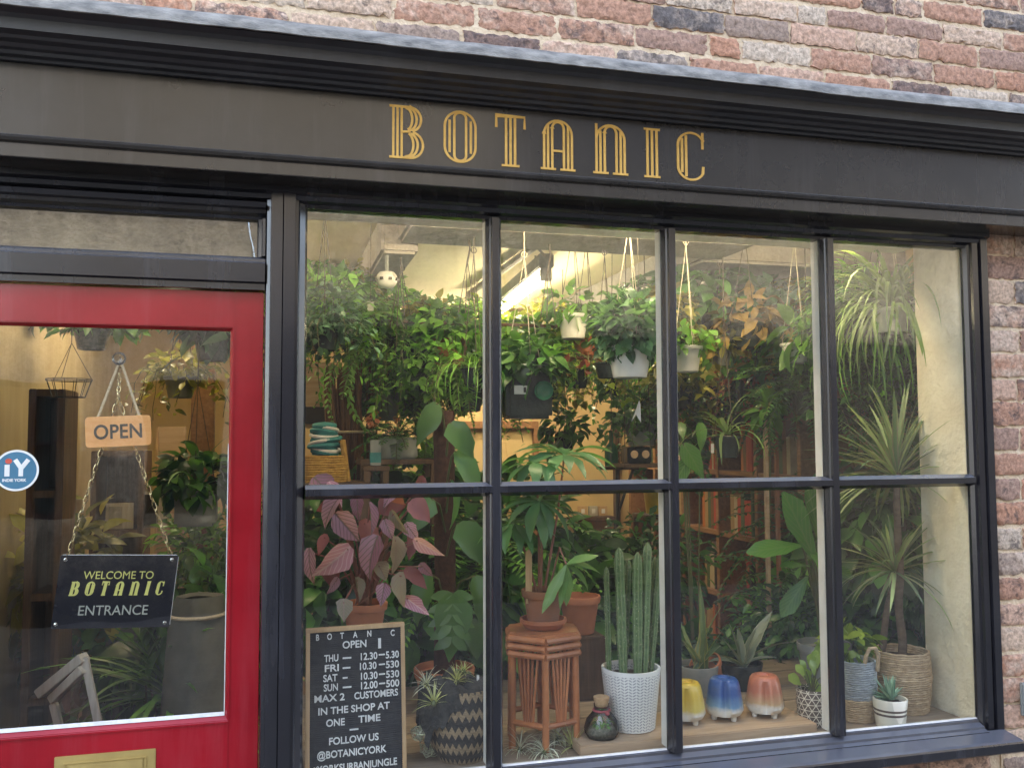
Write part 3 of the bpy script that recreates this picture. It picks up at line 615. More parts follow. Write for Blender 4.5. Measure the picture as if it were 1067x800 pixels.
# ---- window
win = MB()
win.prism([(2.0620, -.001), (2.0622, -.008), (2.070, -.019), (2.077, -.021), (2.079, -.032), (2.098, -.034), (2.100, -.026), (2.104, -.026), (2.106, -.040), (2.129, -.042), (2.1275, .028), (2.0660, .0025), (2.062, .0025)], 0.668, 2.2535, 'z')
win.prism([(-.001, .7205), (-.010, .7185), (-.013, .7120), (-.033, .7045), (-.036, .6985), (-.052, .6945), (-.052, .667), (.0285, .667), (.0285, .698), (.0025, .700), (.0025, .7205)], -.0008, 2.0625)
win = win.build('window_frame', M['black'], sf)
win['label'] = 'large shop window frame of eight panes in black glazing bars'
PIT, PW = .5269, .4813
for k in (1, 2, 3):
    c = k*PIT-(PIT-PW)/2
    MB().prism([(c-.010, -.035), (c+.010, -.035), (c+.0125, -.027), (c+.016, -.024), (c+.0222, -.008), (c+.0226, -.001), (c-.0226, -.001), (c-.0222, -.008), (c-.016, -.024), (c-.0125, -.027)], .7195, 2.2095, 'z').build('glazing_bar', M['black'], win)
    MB().box(c-.0205, c+.0205, .0030, .042, .722, 2.2545).build('inner_bar', M['white_inner'], win, bevel=0.002)
ztr = (1.4448+1.4837)/2
MB().prism([(-.0345, ztr-.008), (-.0345, ztr+.009), (-.0265, ztr+.012), (-.008, ztr+.019), (-.0012, ztr+.0193), (-.0012, ztr-.0193), (-.008, ztr-.019), (-.0265, ztr-.0115)], 0.0, 2.0622).build('glazing_bar', M['black'], win)
MB().box(.004, 2.0585, .0032, .038, ztr-.016, ztr+.016).build('inner_bar', M['white_inner'], win, bevel=0.002)
MB().box(.004, 2.0585, .0034, .0230, .7015, .7190).build('inner_bar', M['white_inner'], win, bevel=0.002)
for k in range(4):
    x0, x1 = k*PIT, k*PIT+PW
    for z0, z1 in ((1.4837, 2.210), (.7205, 1.4448)):
        tx, tz = U(-.0012, .0012), U(-.0012, .0012); e = .002
        MB().raw([(x0-e, .0010-tx, z0-e), (x1+e, .0010+tx, z0-e), (x1+e, .0010+tx+tz, z1+e), (x0-e, .0010-tx+tz, z1+e)], [(0, 1, 2, 3)]).build('pane', M['glass'], win)
        pu = MB(); pu.prism([(-.0008, z0), (-.006, z0+.0005), (-.0009, z0+.004)], x0+.001, x1-.001)
        if z0 < 1: pu.build('putty', M['putty'], win)
MB().prism([(-.040, .6940), (-.108, .6845), (-.116, .681), (-.118, .676), (-.118, .653), (-.113, .6485), (.0275, .6485), (.0275, .6665), (-.040, .6665)], -.0006, 2.128).build('sill', M['black'], sf, smooth=False)
# ---- fanlight over the door
fan = MB()
fan.prism([(-.030, 1.9845), (-.030, 2.000), (-.040, 2.004), (-.041, 2.052), (-.034, 2.056), (-.024, 2.057), (-.022, 2.066), (-.010, 2.073), (.027, 2.073), (.027, 1.9845)], XL+.6, -.1068)
fan.prism([(-.0505, 2.2083), (-.046, 2.196), (-.032, 2.193), (-.030, 2.184), (-.014, 2.178), (-.010, 2.171), (.0265, 2.171), (.0265, 2.2083)], XL+.6, -.1068)
fan.prism([(-.1070, -.029), (-.114, -.028), (-.116, -.018), (-.124, -.012), (-.128, -.006), (-.128, .026), (-.1070, .026)], 2.0731, 2.1709, 'z')
fan = fan.build('fanlight', M['black'], sf)
MB().raw([(-.95, .004, 2.070), (-.126, .003, 2.070), (-.126, .0045, 2.174), (-.95, .0050, 2.174)], [(0, 1, 2, 3)]).build('pane', M['glass'], fan)
MB().box(XL+.5, -.955, -.030, .028, -.02, 2.2534).build('post', M['black'], sf, bevel=.003)
# ---- door
dr = MB()
GX0, GX1, GZ0, GZ1 = -.860, -.1800, .9000, 1.8920
dr.box(GX1, -.1090, -.008, .034, .10, 1.9815)
dr.box(-.9530, GX0, -.008, .034, .10, 1.9815)
dr.box(GX0, GX1, -.0078, .033, GZ1, 1.9813)
dr.box(GX0, GX1, -.0078, .033, .74, GZ0)
dr.box(GX0, GX1, -.0076, .033, .10, .25)
dr.box(GX0, GX1, .004, .030, .25, .74)
for pr, a, b, ax in (([(-.0077, GZ1+.0005), (-.011, GZ1+.002), (-.011, GZ1-.004), (.004, GZ1-.012), (.012, GZ1-.012), (.012, GZ1+.0005)], GX0, GX1, 'x'),
                     ([(-.0077, GZ0-.0005), (-.012, GZ0-.004), (-.012, GZ0+.003), (.002, GZ0+.014), (.012, GZ0+.014), (.012, GZ0-.0005)], GX0, GX1, 'x'),
                     ([(GX1+.0005, -.0077), (GX1+.002, -.011), (GX1-.004, -.011), (GX1-.011, .004), (GX1-.011, .012), (GX1+.0005, .012)], GZ0-.003, GZ1+.003, 'z'),
                     ([(GX0-.0005, -.0077), (GX0-.002, -.011), (GX0+.004, -.011), (GX0+.011, .004), (GX0+.011, .012), (GX0-.0005, .012)], GZ0-.003, GZ1+.003, 'z')):
    dr.prism(pr, a, b, ax)
door = dr.build('door', M['red'], sf, bevel=.0015); door['label'] = 'glossy red shop door with one large glass pane'
MB().raw([(GX0, .0070, GZ0), (GX1, .0060, GZ0), (GX1, .0072, GZ1), (GX0, .0078, GZ1)], [(0, 1, 2, 3)]).build('pane', M['glass'], door)
pu = MB(); pu.prism([(.0055, GZ0+.013), (-.003, GZ0+.0135), (.0055, GZ0+.021)], GX0+.011, GX1-.011); pu.prism([(GX1-.0108, .0058), (GX1-.0108, .0030), (GX1-.0130, .0058)], GZ0+.02, GZ1-.30, 'z'); pu.build('putty', M['putty'], door)
lp = MB(); lx0, lx1, lzt = -.575, -.349, .850
lp.box(lx0, lx1, -.0125, -.0078, lzt-.095, lzt)
lp = lp.build('letter_plate', M['brass'], door, bevel=.0015)
fl = MB(); fl.box(lx0+.028, lx1-.028, -.0150, -.0124, lzt-.075, lzt-.020); fl.build('flap', M['brass'], lp, bevel=.0012)
fr_ = MB()
for a in ((lx0+.020, lx1-.020, lzt-.019, lzt-.0145), (lx0+.020, lx1-.020, lzt-.081, lzt-.0765)): fr_.box(a[0], a[1], -.0160, -.0124, a[2], a[3])
for a in ((lx0+.020, lx0+.025), (lx1-.025, lx1-.020)): fr_.box(a[0], a[1], -.0158, -.0124, lzt-.0765, lzt-.019)
fr_.build('rim', M['brass'], lp, bevel=.001)

# ================================================================== SIGNS ON THE DOOR (hung behind the glass on the shop's side, read through it)
hk = P(125, 374, .022)
sc_ = thing('suction_hook', 'clear suction cup hook stuck to the door glass above the OPEN sign', 'hook', hk)
MB().lathe([(.001, 0), (.008, .001), (.014, .006), (.0165, .012), (.0165, .013), (.012, .0075), (.005, .004)], (hk[0], hk[1], hk[2]), 20, R=Matrix.Rotation(PI/2, 3, 'X')).build('cup', M['jar'], sc_, smooth=True)
MB().tube([(hk[0], hk[1]+.0, hk[2]+.004), (hk[0], hk[1]+.008, hk[2]+.002), (hk[0], hk[1]+.010, hk[2]-.006), (hk[0], hk[1]+.006, hk[2]-.012), (hk[0], hk[1]-.002, hk[2]-.008)], .0018, 8).build('hook', M['steel'], sc_, smooth=True)

YO = .026
a, b_ = P(90, 470, YO), P(156, 430, YO); oc = (P(90, 434, YO)+P(157, 464, YO))/2
ow, oh, oth = .152, .076, math.radians(2.6)
op = thing('open_sign', 'pale wooden OPEN sign hanging on a cord inside the red door', 'sign', (oc[0], oc[1], oc[2]-oh/2))
def opl(u, v, w=0): return (oc[0]+u*math.cos(oth)-v*math.sin(oth), oc[1]-w, oc[2]+u*math.sin(oth)+v*math.cos(oth))
def rrect(w, h, r, n=5):
    pts = []
    for cx, cz, a0 in ((w/2-r, h/2-r, 0), (-w/2+r, h/2-r, 90), (-w/2+r, -h/2+r, 180), (w/2-r, -h/2+r, 270)): pts += arc(cx, cz, r, r, a0, a0+90, n)
    return pts
def plate(pts, place, d0, d1):
    n = len(pts); return MB().raw([place(u, v, d0) for u, v in pts]+[place(u, v, d1) for u, v in pts], [tuple(range(n)), tuple(range(2*n-1, n-1, -1))]+[(i, (i+1) % n, n+(i+1) % n, n+i) for i in range(n)])
plate(rrect(ow, oh, .009), opl, 0, .006).build('board', M['signwood'], op)
text_mb('OPEN', .050, lambda u, v, w: opl(u, v-.0175, .0062+w), sx=.86, space=1.04, bold=.0009).build('lettering', M['ink'], op)
cd = MB()
for s in (-1, 1): cd.tube([opl(s*.050, .030, -.002), (hk[0]+s*.003, YO+.002, hk[2]-.010), (hk[0], YO, hk[2]-.002)], .0034, 8)
cd.build('cord', M['rope'], op, smooth=True)

YW = .034
wc = (P(63, 577, YW)+P(176, 655, YW)+P(182, 579, YW)+P(59, 652, YW))/4
ww, wh = .272, .178; wth = math.radians(-2.2)
ws = thing('welcome_sign', 'glossy black WELCOME TO BOTANIC ENTRANCE sign on gold chains inside the red door', 'sign', (wc[0], wc[1], wc[2]-wh/2))
def wpl(u, v, w=0): return (wc[0]+u*math.cos(wth)-v*math.sin(wth)+.012*v/wh, wc[1]-w, wc[2]+u*math.sin(wth)+v*math.cos(wth))
plate(rrect(ww, wh, .005), wpl, 0, .004).build('board', M['acrylic'], ws)
eg = MB(); eg.tube([wpl(-ww/2+.004, wh/2, .002), wpl(ww/2-.004, wh/2, .002), wpl(ww/2, wh/2-.005, .002), wpl(ww/2, -wh/2+.006, .002)], .0011, 6); eg.build('edge', M['plastic_white'], ws)
text_mb('WELCOME TO', .027, lambda u, v, w: wpl(u+.003, v+.031, .0044+w), sx=.92).build('lettering', M['signyellow'], ws)
tot = sum(LET[c][0] for c in 'BOTANIC'); bh = .033; gap = .016; x = -.107
for ch in 'BOTANIC':
    mb = MB(); deco(mb, ch, lambda u, v, d, x=x: wpl(x+u*bh*.95+v*.004, -.009+v*bh, .0042+d*.3), w=.085); mb.build('lettering', M['signyellow'], ws)
    x += LET[ch][0]*bh*.95+gap
text_mb('ENTRANCE', .034, lambda u, v, w: wpl(u, v-.057, .0044+w), sx=.93).build('lettering', M['signgrey'], ws)
for u, v in ((-.124, .078), (.122, .078), (-.126, -.078), (.124, -.078)):
    q = wpl(u, v, .0042); MB().lathe([(.0048, 0), (.0045, .0015), (.002, .0025)], q, 12, R=Matrix.Rotation(PI/2, 3, 'X')).build('screw', M['steel'], ws, smooth=True)
def chain(a, b, n, r=.0058):
    a, b = Vector(a), Vector(b); d = (b-a); mb = MB()
    q = d.to_track_quat('X', 'Z').to_matrix()
    for k in range(n):
        c = a+d*((k+.5)/n); M3 = q @ Matrix.Rotation(PI/2*(0.9 if k % 2 else 0.25), 3, 'X')
        mb.torus(c, r, .0011, M3, 12, 6, sx=(d.length/n*.62)/r, sy=.72)
    return mb
chain((hk[0], YW, hk[2]-.008), (hk[0]-.004, YW, hk[2]-.095), 7).build('chain', M['chain'], ws, smooth=True)
jn = (hk[0]-.004, YW+.001, hk[2]-.095)
chain(jn, wpl(-.122, .082, 0), 21).build('chain', M['chain'], ws, smooth=True)
chain(jn, wpl(.120, .082, 0), 20).build('chain', M['chain'], ws, smooth=True)

st = P(17, 490, .0035)
sk = thing('window_sticker', 'round blue sticker with white iY lettering on the door glass', 'sticker', (st[0], st[1], st[2]-.048))
def spl(u, v, w=0): return (st[0]+u, .0040-w, st[2]+v)
plate([(.0495*math.cos(i*PI/24), .0495*math.sin(i*PI/24)) for i in range(48)], spl, 0, .0006).build('white_rim', M['plastic_white'], sk)
plate([(.0445*math.cos(i*PI/24), .0445*math.sin(i*PI/24)) for i in range(48)], spl, .0006, .0010).build('disc', M['sticker_blue'], sk)
li = MB(); ribbon(li, [(-.020, -.014), (-.020, .014)], .011, lambda u, v, d: spl(u, v, d), .001, .0016)
ribbon(li, [(.010, -.014), (.010, .006), (-.003, .026)], .010, lambda u, v, d: spl(u, v, d), .001, .0016); ribbon(li, [(.010, .004), (.026, .026)], .010, lambda u, v, d: spl(u, v, d), .001, .0017)
li.raw(*(lambda t: (t.v, t.f))(text_mb('INDIE YORK', .0095, lambda u, v, w: spl(u-.004, v-.0265, .0012+w*.3), bold=.0003))); li.build('lettering', M['plastic_white'], sk)
plate([(-.017+.0075*math.cos(i*PI/8), .0225+.0065*math.sin(i*PI/8)) for i in range(16)], spl, .001, .0016).build('dot', M['sticker_red'], sk)

# ================================================================== LETTER BOARD
tl, tr = P(319, 657, .085), P(423, 650, .085)
bw = tr[0]-tl[0]; bt = (tl[2]+tr[2])/2; bb = LZ; bh_ = bt-bb; bx = (tl[0]+tr[0])/2
lean = .055
lb = thing('letter_board', 'black felt letter board with opening hours leaning in the window corner', 'letter board', (bx, .08, bb))
def lpl(u, v, w=0): return (bx+u, .060+lean*(v/bh_)-w+.010*(u/bw), bb+v+.0016*u/bw)
def slab(mb, u0, u1, v0, v1, w0, w1): return mb.raw([lpl(u, v, w) for w in (w0, w1) for v in (v0, v1) for u in (u0, u1)], [(0, 2, 3, 1), (4, 5, 7, 6), (0, 1, 5, 4), (2, 6, 7, 3), (0, 4, 6, 2), (1, 3, 7, 5)])
fm = MB(); t = .011
slab(fm, -bw/2, bw/2, bh_-t, bh_, -.008, .008); slab(fm, -bw/2, bw/2, 0, t, -.008, .008); slab(fm, -bw/2, -bw/2+t, t, bh_-t, -.008, .0079); slab(fm, bw/2-t, bw/2, t, bh_-t, -.008, .0079)
fm.build('frame', M['framewood'], lb, bevel=.001)
fe = MB(); nv = int((bh_-2*t)/.0052)
slab(fe, -bw/2+t, bw/2-t, t, bh_-t, -.006, -.0005)
for k in range(nv): slab(fe, -bw/2+t, bw/2-t, t+k*.0052, t+k*.0052+.0034, -.0006, .0022)
fe.build('felt_panel', M['felt'], lb)
bpx = lambda x: (x-319)/104*bw-bw/2
bpz = lambda y, x: (1-(y-(657-(x-319)/104*7))/153)*bh_
lt = MB()
def ltx(s, x, y, h, w=None, sp=1.0):
    """x,y: left and baseline of the word measured on the board"""
    t0 = text_mb(s, h*1.38, lambda u, v, ww: (u, v, ww), align='LEFT', space=sp, bold=.0004, sx=.74, ext=.001)
    a = np.array(t0.v); wid = a[:, 0].max()-a[:, 0].min()
    k = (w/wid) if w else 1.0
    u0 = bpx(x); v0 = bpz(y, x)
    lt.raw([lpl(u0+(p[0]-a[:, 0].min())*k, v0+p[1], .0034+p[2]) for p in t0.v], t0.f)
pm = bw/104
for ch, x in zip('BOTAN', (329.5, 341, 354.5, 368, 383)): ltx(ch, x, 668.8-(x-329)*.072, 6.2*pm)
ltx('C', 408.0, 664.2, 6.2*pm)
ltx('OPEN', 357, 677, 7.4*pm, 25*pm)
ltx('I', 394.5, 677, 10.5*pm, 3*pm)
for d, x, y, hrs, xh, dash in (('THU', 338, 690.5, '12.30', 376, 9), ('FRI', 338.5, 700.5, '10.30', 375, 8), ('SAT', 337, 710.5, '10.30', 376, 5), ('SUN', 337.5, 720, '12.00', 376, 9)):
    ltx(d, x, y, 7.0*pm, 14.5*pm); ltx(hrs, xh, y-1.5, 7.2*pm, 17.5*pm); ltx({'THU': '5.30', 'SUN': '500'}.get(d, '530'), 402.5, y-3.0, 7.2*pm, 14*pm)
    u0, v0 = bpx(357), bpz(y-2.8, 357); slab(lt, u0, u0+dash*pm, v0, v0+1.5*pm, .0022, .0044)
    u0, v0 = bpx(395), bpz(y-6.0, 395); slab(lt, u0, u0+6.5*pm, v0, v0+1.4*pm, .0022, .0044)
ltx('MAX 2', 328, 731, 7*pm, 31*pm); ltx('CUSTOMERS', 369, 728.5, 7*pm, 46*pm)
ltx('IN THE SHOP AT', 332, 743.5, 7*pm, 74*pm); ltx('ONE', 340, 755, 7*pm, 19*pm); ltx('TIME', 373, 752, 7*pm, 23*pm)
u0, v0 = bpx(364), bpz(759.5, 364); slab(lt, u0, u0+9*pm, v0, v0+1.5*pm, .0022, .0044)
ltx('FOLLOW US', 343, 773, 7*pm, 51*pm); ltx('@BOTANICYORK', 331, 786.5, 7*pm, 71*pm); ltx('#YORKSURBANJUNGLE', 326, 800.5, 7*pm, 87*pm)
lt.build('lettering', M['plastic_white'], lb)

# ================================================================== LAMP ON THE SHOP CEILING
q0, q1 = Vector((1.085, 1.40, 2.325)), Vector((1.17, 2.70, 2.325))
fl_ = thing('strip_light', 'lit fluorescent strip light under the shop ceiling', 'light', ((q0.x+q1.x)/2, (q0.y+q1.y)/2, 2.36))
MB().tube([q0, q1], .016, 12).build('tube', mat_emit('lit_tube', (1.0, .86, .60), 62.0), fl_, smooth=True)
RZ = Matrix.Rotation(-math.atan2(q1.x-q0.x, q1.y-q0.y), 3, 'Z')
hb = MB(); c = (q0+q1)/2; ln = (q1-q0).length
hb.box(c.x-.035, c.x+.035, c.y-ln/2-.03, c.y+ln/2+.03, 2.360, 2.425, R=RZ, c=c); hb.build('housing', M['greypot'], fl_, bevel=.006)
for f_ in (.15, .85): p_ = q0+(q1-q0)*f_; MB().tube([(p_.x, p_.y, 2.4245), (p_.x, p_.y, CZ)], .005, 6).build('suspension', M['greypot'], fl_)
for e, s in ((q0, -1), (q1, 1)): MB().box(e.x-.026, e.x+.026, e.y-.012+s*.014, e.y+.012+s*.014, 2.302, 2.3595, R=RZ, c=e).build('lamp_holder', M['greypot'], fl_, bevel=.004)

def strip(label, a, b, s=90.0):  # added unseen lamps that brighten the interior beyond the one ceiling tube
    a, b = Vector(a), Vector(b); r = thing('strip_light', label, 'light', ((a.x+b.x)/2, (a.y+b.y)/2, a.z-.02)); d = (b-a).normalized()
    MB().tube([a, b], .014, 10).build('tube', mat_emit('fill_tube', (1.0, .80, .50), s), r, smooth=True)
    MB().tube([a-d*.03+Vector((0, 0, .035)), b+d*.03+Vector((0, 0, .035))], .022, 8).build('housing', M['greypot'], r)
    for e in (a, b): MB().box(e.x-.018, e.x+.018, e.y-.018, e.y+.018, e.z-.02, e.z+.034).build('lamp_holder', M['greypot'], r)
    for u in (.2, .8): p = a+(b-a)*u; MB().tube([(p.x, p.y, p.z+.05), (p.x, p.y, 2.331 if p.x > 1.62 else CZ)], .004, 5).build('hanger', M['blackmetal'], r)
strip('added fill strip light hidden behind the plants beside the bookcase', (1.78, 1.4, 2.24), (1.78, 3.2, 2.24), 260)
strip('added fill strip light hidden behind the plants near the yellow back wall', (.75, 3.35, 2.25), (1.55, 3.35, 2.25), 170)
strip('added fill strip light tucked out of view behind the window head', (.15, .345, 2.335), (1.95, .345, 2.335), 112)
strip('added fill strip light over the shop entrance behind the door', (-.55, 1.1, 2.36), (-.55, 2.6, 2.36), 90)

# ================================================================== PLANT KIT
def vnorm(v): v = np.array(v, float); return v/(np.linalg.norm(v)+1e-9)
def rdir(): return vnorm(RNG.standard_normal(3))
def bush(L, c, rad, n, l, w, t='ovate', droop=.6, down=.25, fold=.25, lv=.35, shell=.55, orient=.45):
    c = np.array(c); rad = np.array(rad)
    for _ in range(n):
        d = rdir(); r = shell+(1-shell)*RNG.random(); p = c+d*rad*r
        o = vnorm(d*rad/np.max(rad)+orient*rdir()*1.6+np.array([0, 0, -down])); k = 1+lv*(RNG.random()*2-1)
        L.add(p, o, l*k, w*k, droop*(.5+RNG.random()), (RNG.random()-.5)*1.6, t, fold)
def vines(L, ST, c, n, length, l, w, t='heart', r0=.08, r1=.14, step=.03, lv=.4, droop=.5, sr=.0016, jit=.012, per=1):
    c = np.array(c, float)
    for _ in range(n):
        a = RNG.random()*2*PI; o = np.array([math.cos(a), math.sin(a), 0]); p = c+o*r0*RNG.random()
        Ln = length*(.35+.65*RNG.random()); v = o*.8+np.array([0, 0, .7]); pts = [p.copy()]; s = 0
        while s < Ln:
            out = np.linalg.norm((p-c)[:2])
            g = min(1, s/(.10+.06*RNG.random()))
            v = vnorm(v*(1-.35*g)+np.array([0, 0, -1.0])*.55*g+(o*.2 if out < r1 else 0)+RNG.standard_normal(3)*.22*(1 if s > .05 else .3)); p = p+v*step; s += step; pts.append(p.copy())
            for _k in range(per):
                h = rdir(); h[2] = -abs(h[2])*.5; k = 1+lv*(RNG.random()*2-1)
                L.add(p+RNG.standard_normal(3)*jit, vnorm(h+o*.35), l*k, w*k, droop*(.4+RNG.random()), (RNG.random()-.5)*1.2, t, .2)
        if ST is not None and len(pts) > 2: ST.tube(pts[::2] if len(pts) > 5 else pts, sr, 4)
def rosette(L, c, n, l, w, droop=(.3, 1.6), tilt=(5, 75), t='strap', fold=.35, lv=.25, rb=.01):
    for i in range(n):
        a = i*2.39996+RNG.random()*.5; f = (i+.5)/n; th = math.radians(tilt[0]+(tilt[1]-tilt[0])*f+RNG.normal(0, 5)); k = 1+lv*(RNG.random()*2-1)
        d = np.array([math.cos(a)*math.sin(th), math.sin(a)*math.sin(th), math.cos(th)])
        L.add(np.array(c)+d*rb, d, l*k, w*k, droop[0]+(droop[1]-droop[0])*(.35*f+.65*RNG.random()), (RNG.random()-.5)*.5, t, fold)
def umbrella(L, c, n, l, w, axis=(0, 0, 1), spread=70, droop=1.2, t='lance', a0=0, arc_=360, lv=.12):
    ax = Vector(axis).normalized(); u = ax.orthogonal().normalized(); v = ax.cross(u)
    for i in range(n):
        a = math.radians(a0+arc_*i/n)+RNG.normal(0, .08); th = math.radians(spread+RNG.normal(0, 6))
        d = ax*math.cos(th)+(u*math.cos(a)+v*math.sin(a))*math.sin(th); k = 1+lv*(RNG.random()*2-1)
        L.add(c, tuple(d), l*k, w*k, droop*(.75+.5*RNG.random()), RNG.normal(0, .15), t, .22)
def fern(L, ST, c, n, l, pl, pw, droop=1.8, tilt=(10, 70), pairs=22, t='small', a0=0.0, arc_=2*PI):
    for i in range(n):
        a = a0+arc_*((i*.618) % 1)+RNG.normal(0, .15); f = (i+.5)/n; th = math.radians(tilt[0]+(tilt[1]-tilt[0])*f); k = l*(.7+.4*RNG.random())
        d = np.array([math.cos(a)*math.sin(th), math.sin(a)*math.sin(th), math.cos(th)]); z = np.array([0, 0, 1.0]); nn = vnorm(z-(z@d)*d); s = np.cross(d, nn); dr = droop*(.6+.6*RNG.random()); pts = []
        for j in range(pairs+1):
            u = j/pairs; p = np.array(c)+d*math.sin(dr*u)/dr*k-nn*(1-math.cos(dr*u))/dr*k; pts.append(p)
            if j < 2: continue
            tg = d*math.cos(dr*u)-nn*math.sin(dr*u); wdt = math.sin(PI*min(1, .12+u*.88))**.6
            for sg in (-1, 1): L.add(p, vnorm(s*sg+tg*.45+RNG.standard_normal(3)*.08), pl*wdt+.003, pw, .4, RNG.normal(0, .2), t, .1)
        ST.tube(pts[::3], [.0016]*len(pts[::3]), 4)
def potmesh(c, rb, rt, h, rim=.0, th=.005, seg=30):
    pr = [(rb*.9, 0), (rb, .003), (rt, h-rim)] if rim else [(rb*.9, 0), (rb, .003), (rb+(rt-rb)*.5, h*.5), (rt, h-.002), (rt-.001, h)]
    if rim: pr += [(rt+.006, h-rim+.002), (rt+.008, h-.003), (rt+.006, h)]
    ri = pr[-1][0]-th; pr += [(ri, h), (ri-.002, h*.82), (.001, h*.82-.004)]
    return MB().lathe(pr, c, seg, cap=False)
def soil(c, r, z, parent):
    mb = MB(); mb.lathe([(r, 0), (r*.7, .004), (.001, .008)], (c[0], c[1], c[2]+z), 18, cap=False); return mb.build('soil', M['soil'], parent, smooth=True)
def cords(parent, c, rt, zt, zhook, mat, n=3, r=.0016, up=.42):
    mb = MB(); top = (c[0]+U(-.004, .004), c[1], min(zhook-.02, zt+up))
    for k in range(n):
        a = 2*PI*k/n+.5; mb.tube([(c[0]+rt*math.cos(a), c[1]+rt*math.sin(a), zt), top], r, 5)
    mb.tube([top, (top[0], top[1], zhook if up > .2 else top[2]+.02)], r*1.5, 5); mb.torus((top[0], top[1], top[2]+.012), .010, .0018, Matrix.Rotation(PI/2, 3, 'X'), 12, 5)
    return mb.build('hanger', mat, parent)

def inside(px, py, Y, x1=2.44, x0=-.92):
    c = P(px, py, Y)
    while (c[0] > x1 and Y > .32) or (c[0] < x0 and Y > .32): Y -= .03; c = P(px, py, Y)
    return c
GH = 'plants hung thickly from the shop ceiling'
GT = 'plants standing crowded on the shop floor'
def ceil_at(x, y):
    if 0.36 < x < 1.70 and .62 < y < .92: return 2.337
    if 1.62 < x and y > .93: return 2.332
    if .30 < x < .44 and y > .93: return 2.302
    return CZ
def hanging(name, label, pxy, Y, potmat, pr, ph, leaf, cordmat='cord', pot='pot', bushy=None, vine=None, ros=None, frn=None, group=None, extra=None, sq=False):
    """pot whose rim centre shows at pixel pxy; everything hangs from the ceiling"""
    c = inside(*pxy, Y); zr = c[2]; r = thing(name, label, 'hanging plant', (c[0], c[1], zr-ph), group)
    base = (c[0], c[1], zr-ph)
    if sq:
        mb = MB(); w, d = sq; mb.box(c[0]-w/2, c[0]+w/2, c[1]-d/2, c[1]+d/2, zr-ph, zr); mb.build(pot, M[potmat], r, bevel=.012)
    else: potmesh(base, pr*.78, pr, ph, rim=ph*.16).build(pot, M[potmat], r, smooth=True)
    cords(r, c, pr*.95, zr, ceil_at(c[0], c[1]), M[cordmat], **(dict(r=.0010, up=.10) if group else {}))
    L = Leaves(); ST = MB()
    if bushy: bush(L, (c[0], c[1], zr+bushy[0][2]*.55), *bushy)
    if vine: vines(L, ST, (c[0], c[1], zr), *vine[:4], **vine[4])
    if ros: rosette(L, (c[0], c[1], zr), *ros[0], **ros[1])
    if frn: fern(L, ST, (c[0], c[1], zr), *frn[0], **frn[1])
    L.build('foliage', M[leaf], r)
    if ST.v: ST.build('stem', M['stem'], r)
    return r
HL = 'trailing plant in the dense green mass hanging along the back of the shop'
def hmass(px, py, Y, leaf, kind='vine', size=1.0, ln=.5, n=16, group=GH, label=HL, name='trailing_plant'):
    s = size
    if kind == 'vine': return hanging(name, label, (px, py), Y, random.choice(['darkpot', 'greypot', 'terracotta2']), .075*s, .11*s, leaf, 'darkcord', bushy=((.15*s, .15*s, .10*s), int(230*s), .046, .031, 'heart'), vine=(int(n*1.25), ln, .042, .028, dict(t='heart', r1=.16*s, step=.026, per=2)), group=group)
    if kind == 'fine': return hanging(name, label, (px, py), Y, 'darkpot', .07*s, .10*s, leaf, 'darkcord', bushy=((.14*s, .14*s, .09*s), int(260*s), .035, .016, 'small'), vine=(int(n*1.6), ln, .032, .014, dict(t='small', r1=.15*s, step=.022, per=2)), group=group)
    if kind == 'fern': return hanging(name, label, (px, py), Y, 'darkpot', .075*s, .11*s, leaf, 'darkcord', frn=((int(26*s), .42*s, .045, .013), dict(droop=2.2, tilt=(15, 85))), group=group)
    if kind == 'strap': return hanging(name, label, (px, py), Y, 'greypot', .075*s, .11*s, leaf, 'darkcord', ros=((int(46*s), .40*s, .016), dict(droop=(1.2, 3.0), tilt=(15, 80))), group=group)
    if kind == 'big': return hanging(name, label, (px, py), Y, 'terracotta2', .08*s, .12*s, leaf, 'darkcord', bushy=((.20*s, .18*s, .16*s), int(90*s), .13, .075, 'heart'), vine=(5, ln, .10, .06, dict(t='heart', r1=.18*s, step=.06)), group=group)

# --- the individually readable hanging plants
hanging('hanging_plant', 'white hanging pot with dark wiry plant under the lit ceiling', (597, 328), .95, 'whitepot', .058, .098, 'lf_mid', 'darkcord', bushy=((.11, .11, .07), 60, .055, .032, 'heart'), vine=(6, .30, .05, .03, dict(t='heart', r1=.10)))
hanging('hanging_plant', 'big white tub hanging under a dense dome of dark ivy', (656, 361), .42, 'whitepot', .073, .108, 'lf_ivy', 'cord', bushy=((.128, .12, .115), 620, .042, .034, 'heart', .5, .35), vine=(2, .10, .038, .03, dict(t='heart', r1=.12)))
hanging('hanging_plant', 'white ribbed pot hanging from pale cords left of the brown leaves', (716, 361), .62, 'whitepot', .050, .096, 'lf_mid', 'cord', bushy=((.09, .09, .05), 60, .05, .03, 'ovate'), vine=(3, .22, .04, .026, dict(t='heart', r1=.08)))
hanging('hanging_plant', 'white hanging bowl crossed by two big dark leaves', (830, 358), .75, 'whitepot', .058, .080, 'lf_mid', 'cord', bushy=((.12, .11, .06), 46, .11, .05, 'ovate', .9), vine=(4, .25, .05, .03, dict(t='heart', r1=.1)))
hanging('hanging_plant', 'small grey pot hanging in front of the brown foliage', (752, 366), .95, 'greypot', .038, .06, 'lf_olive', 'darkcord', bushy=((.08, .08, .05), 70, .05, .024, 'ovate'))
hanging('hanging_plant', 'square dark planter with a white label and green glazed disc', (548, 392), .62, 'darkpot', .085, .150, 'lf_dark', 'cord', bushy=((.15, .10, .09), 170, .06, .04, 'heart'), vine=(9, .22, .05, .03, dict(t='heart', r1=.14)), sq=(.165, .11))
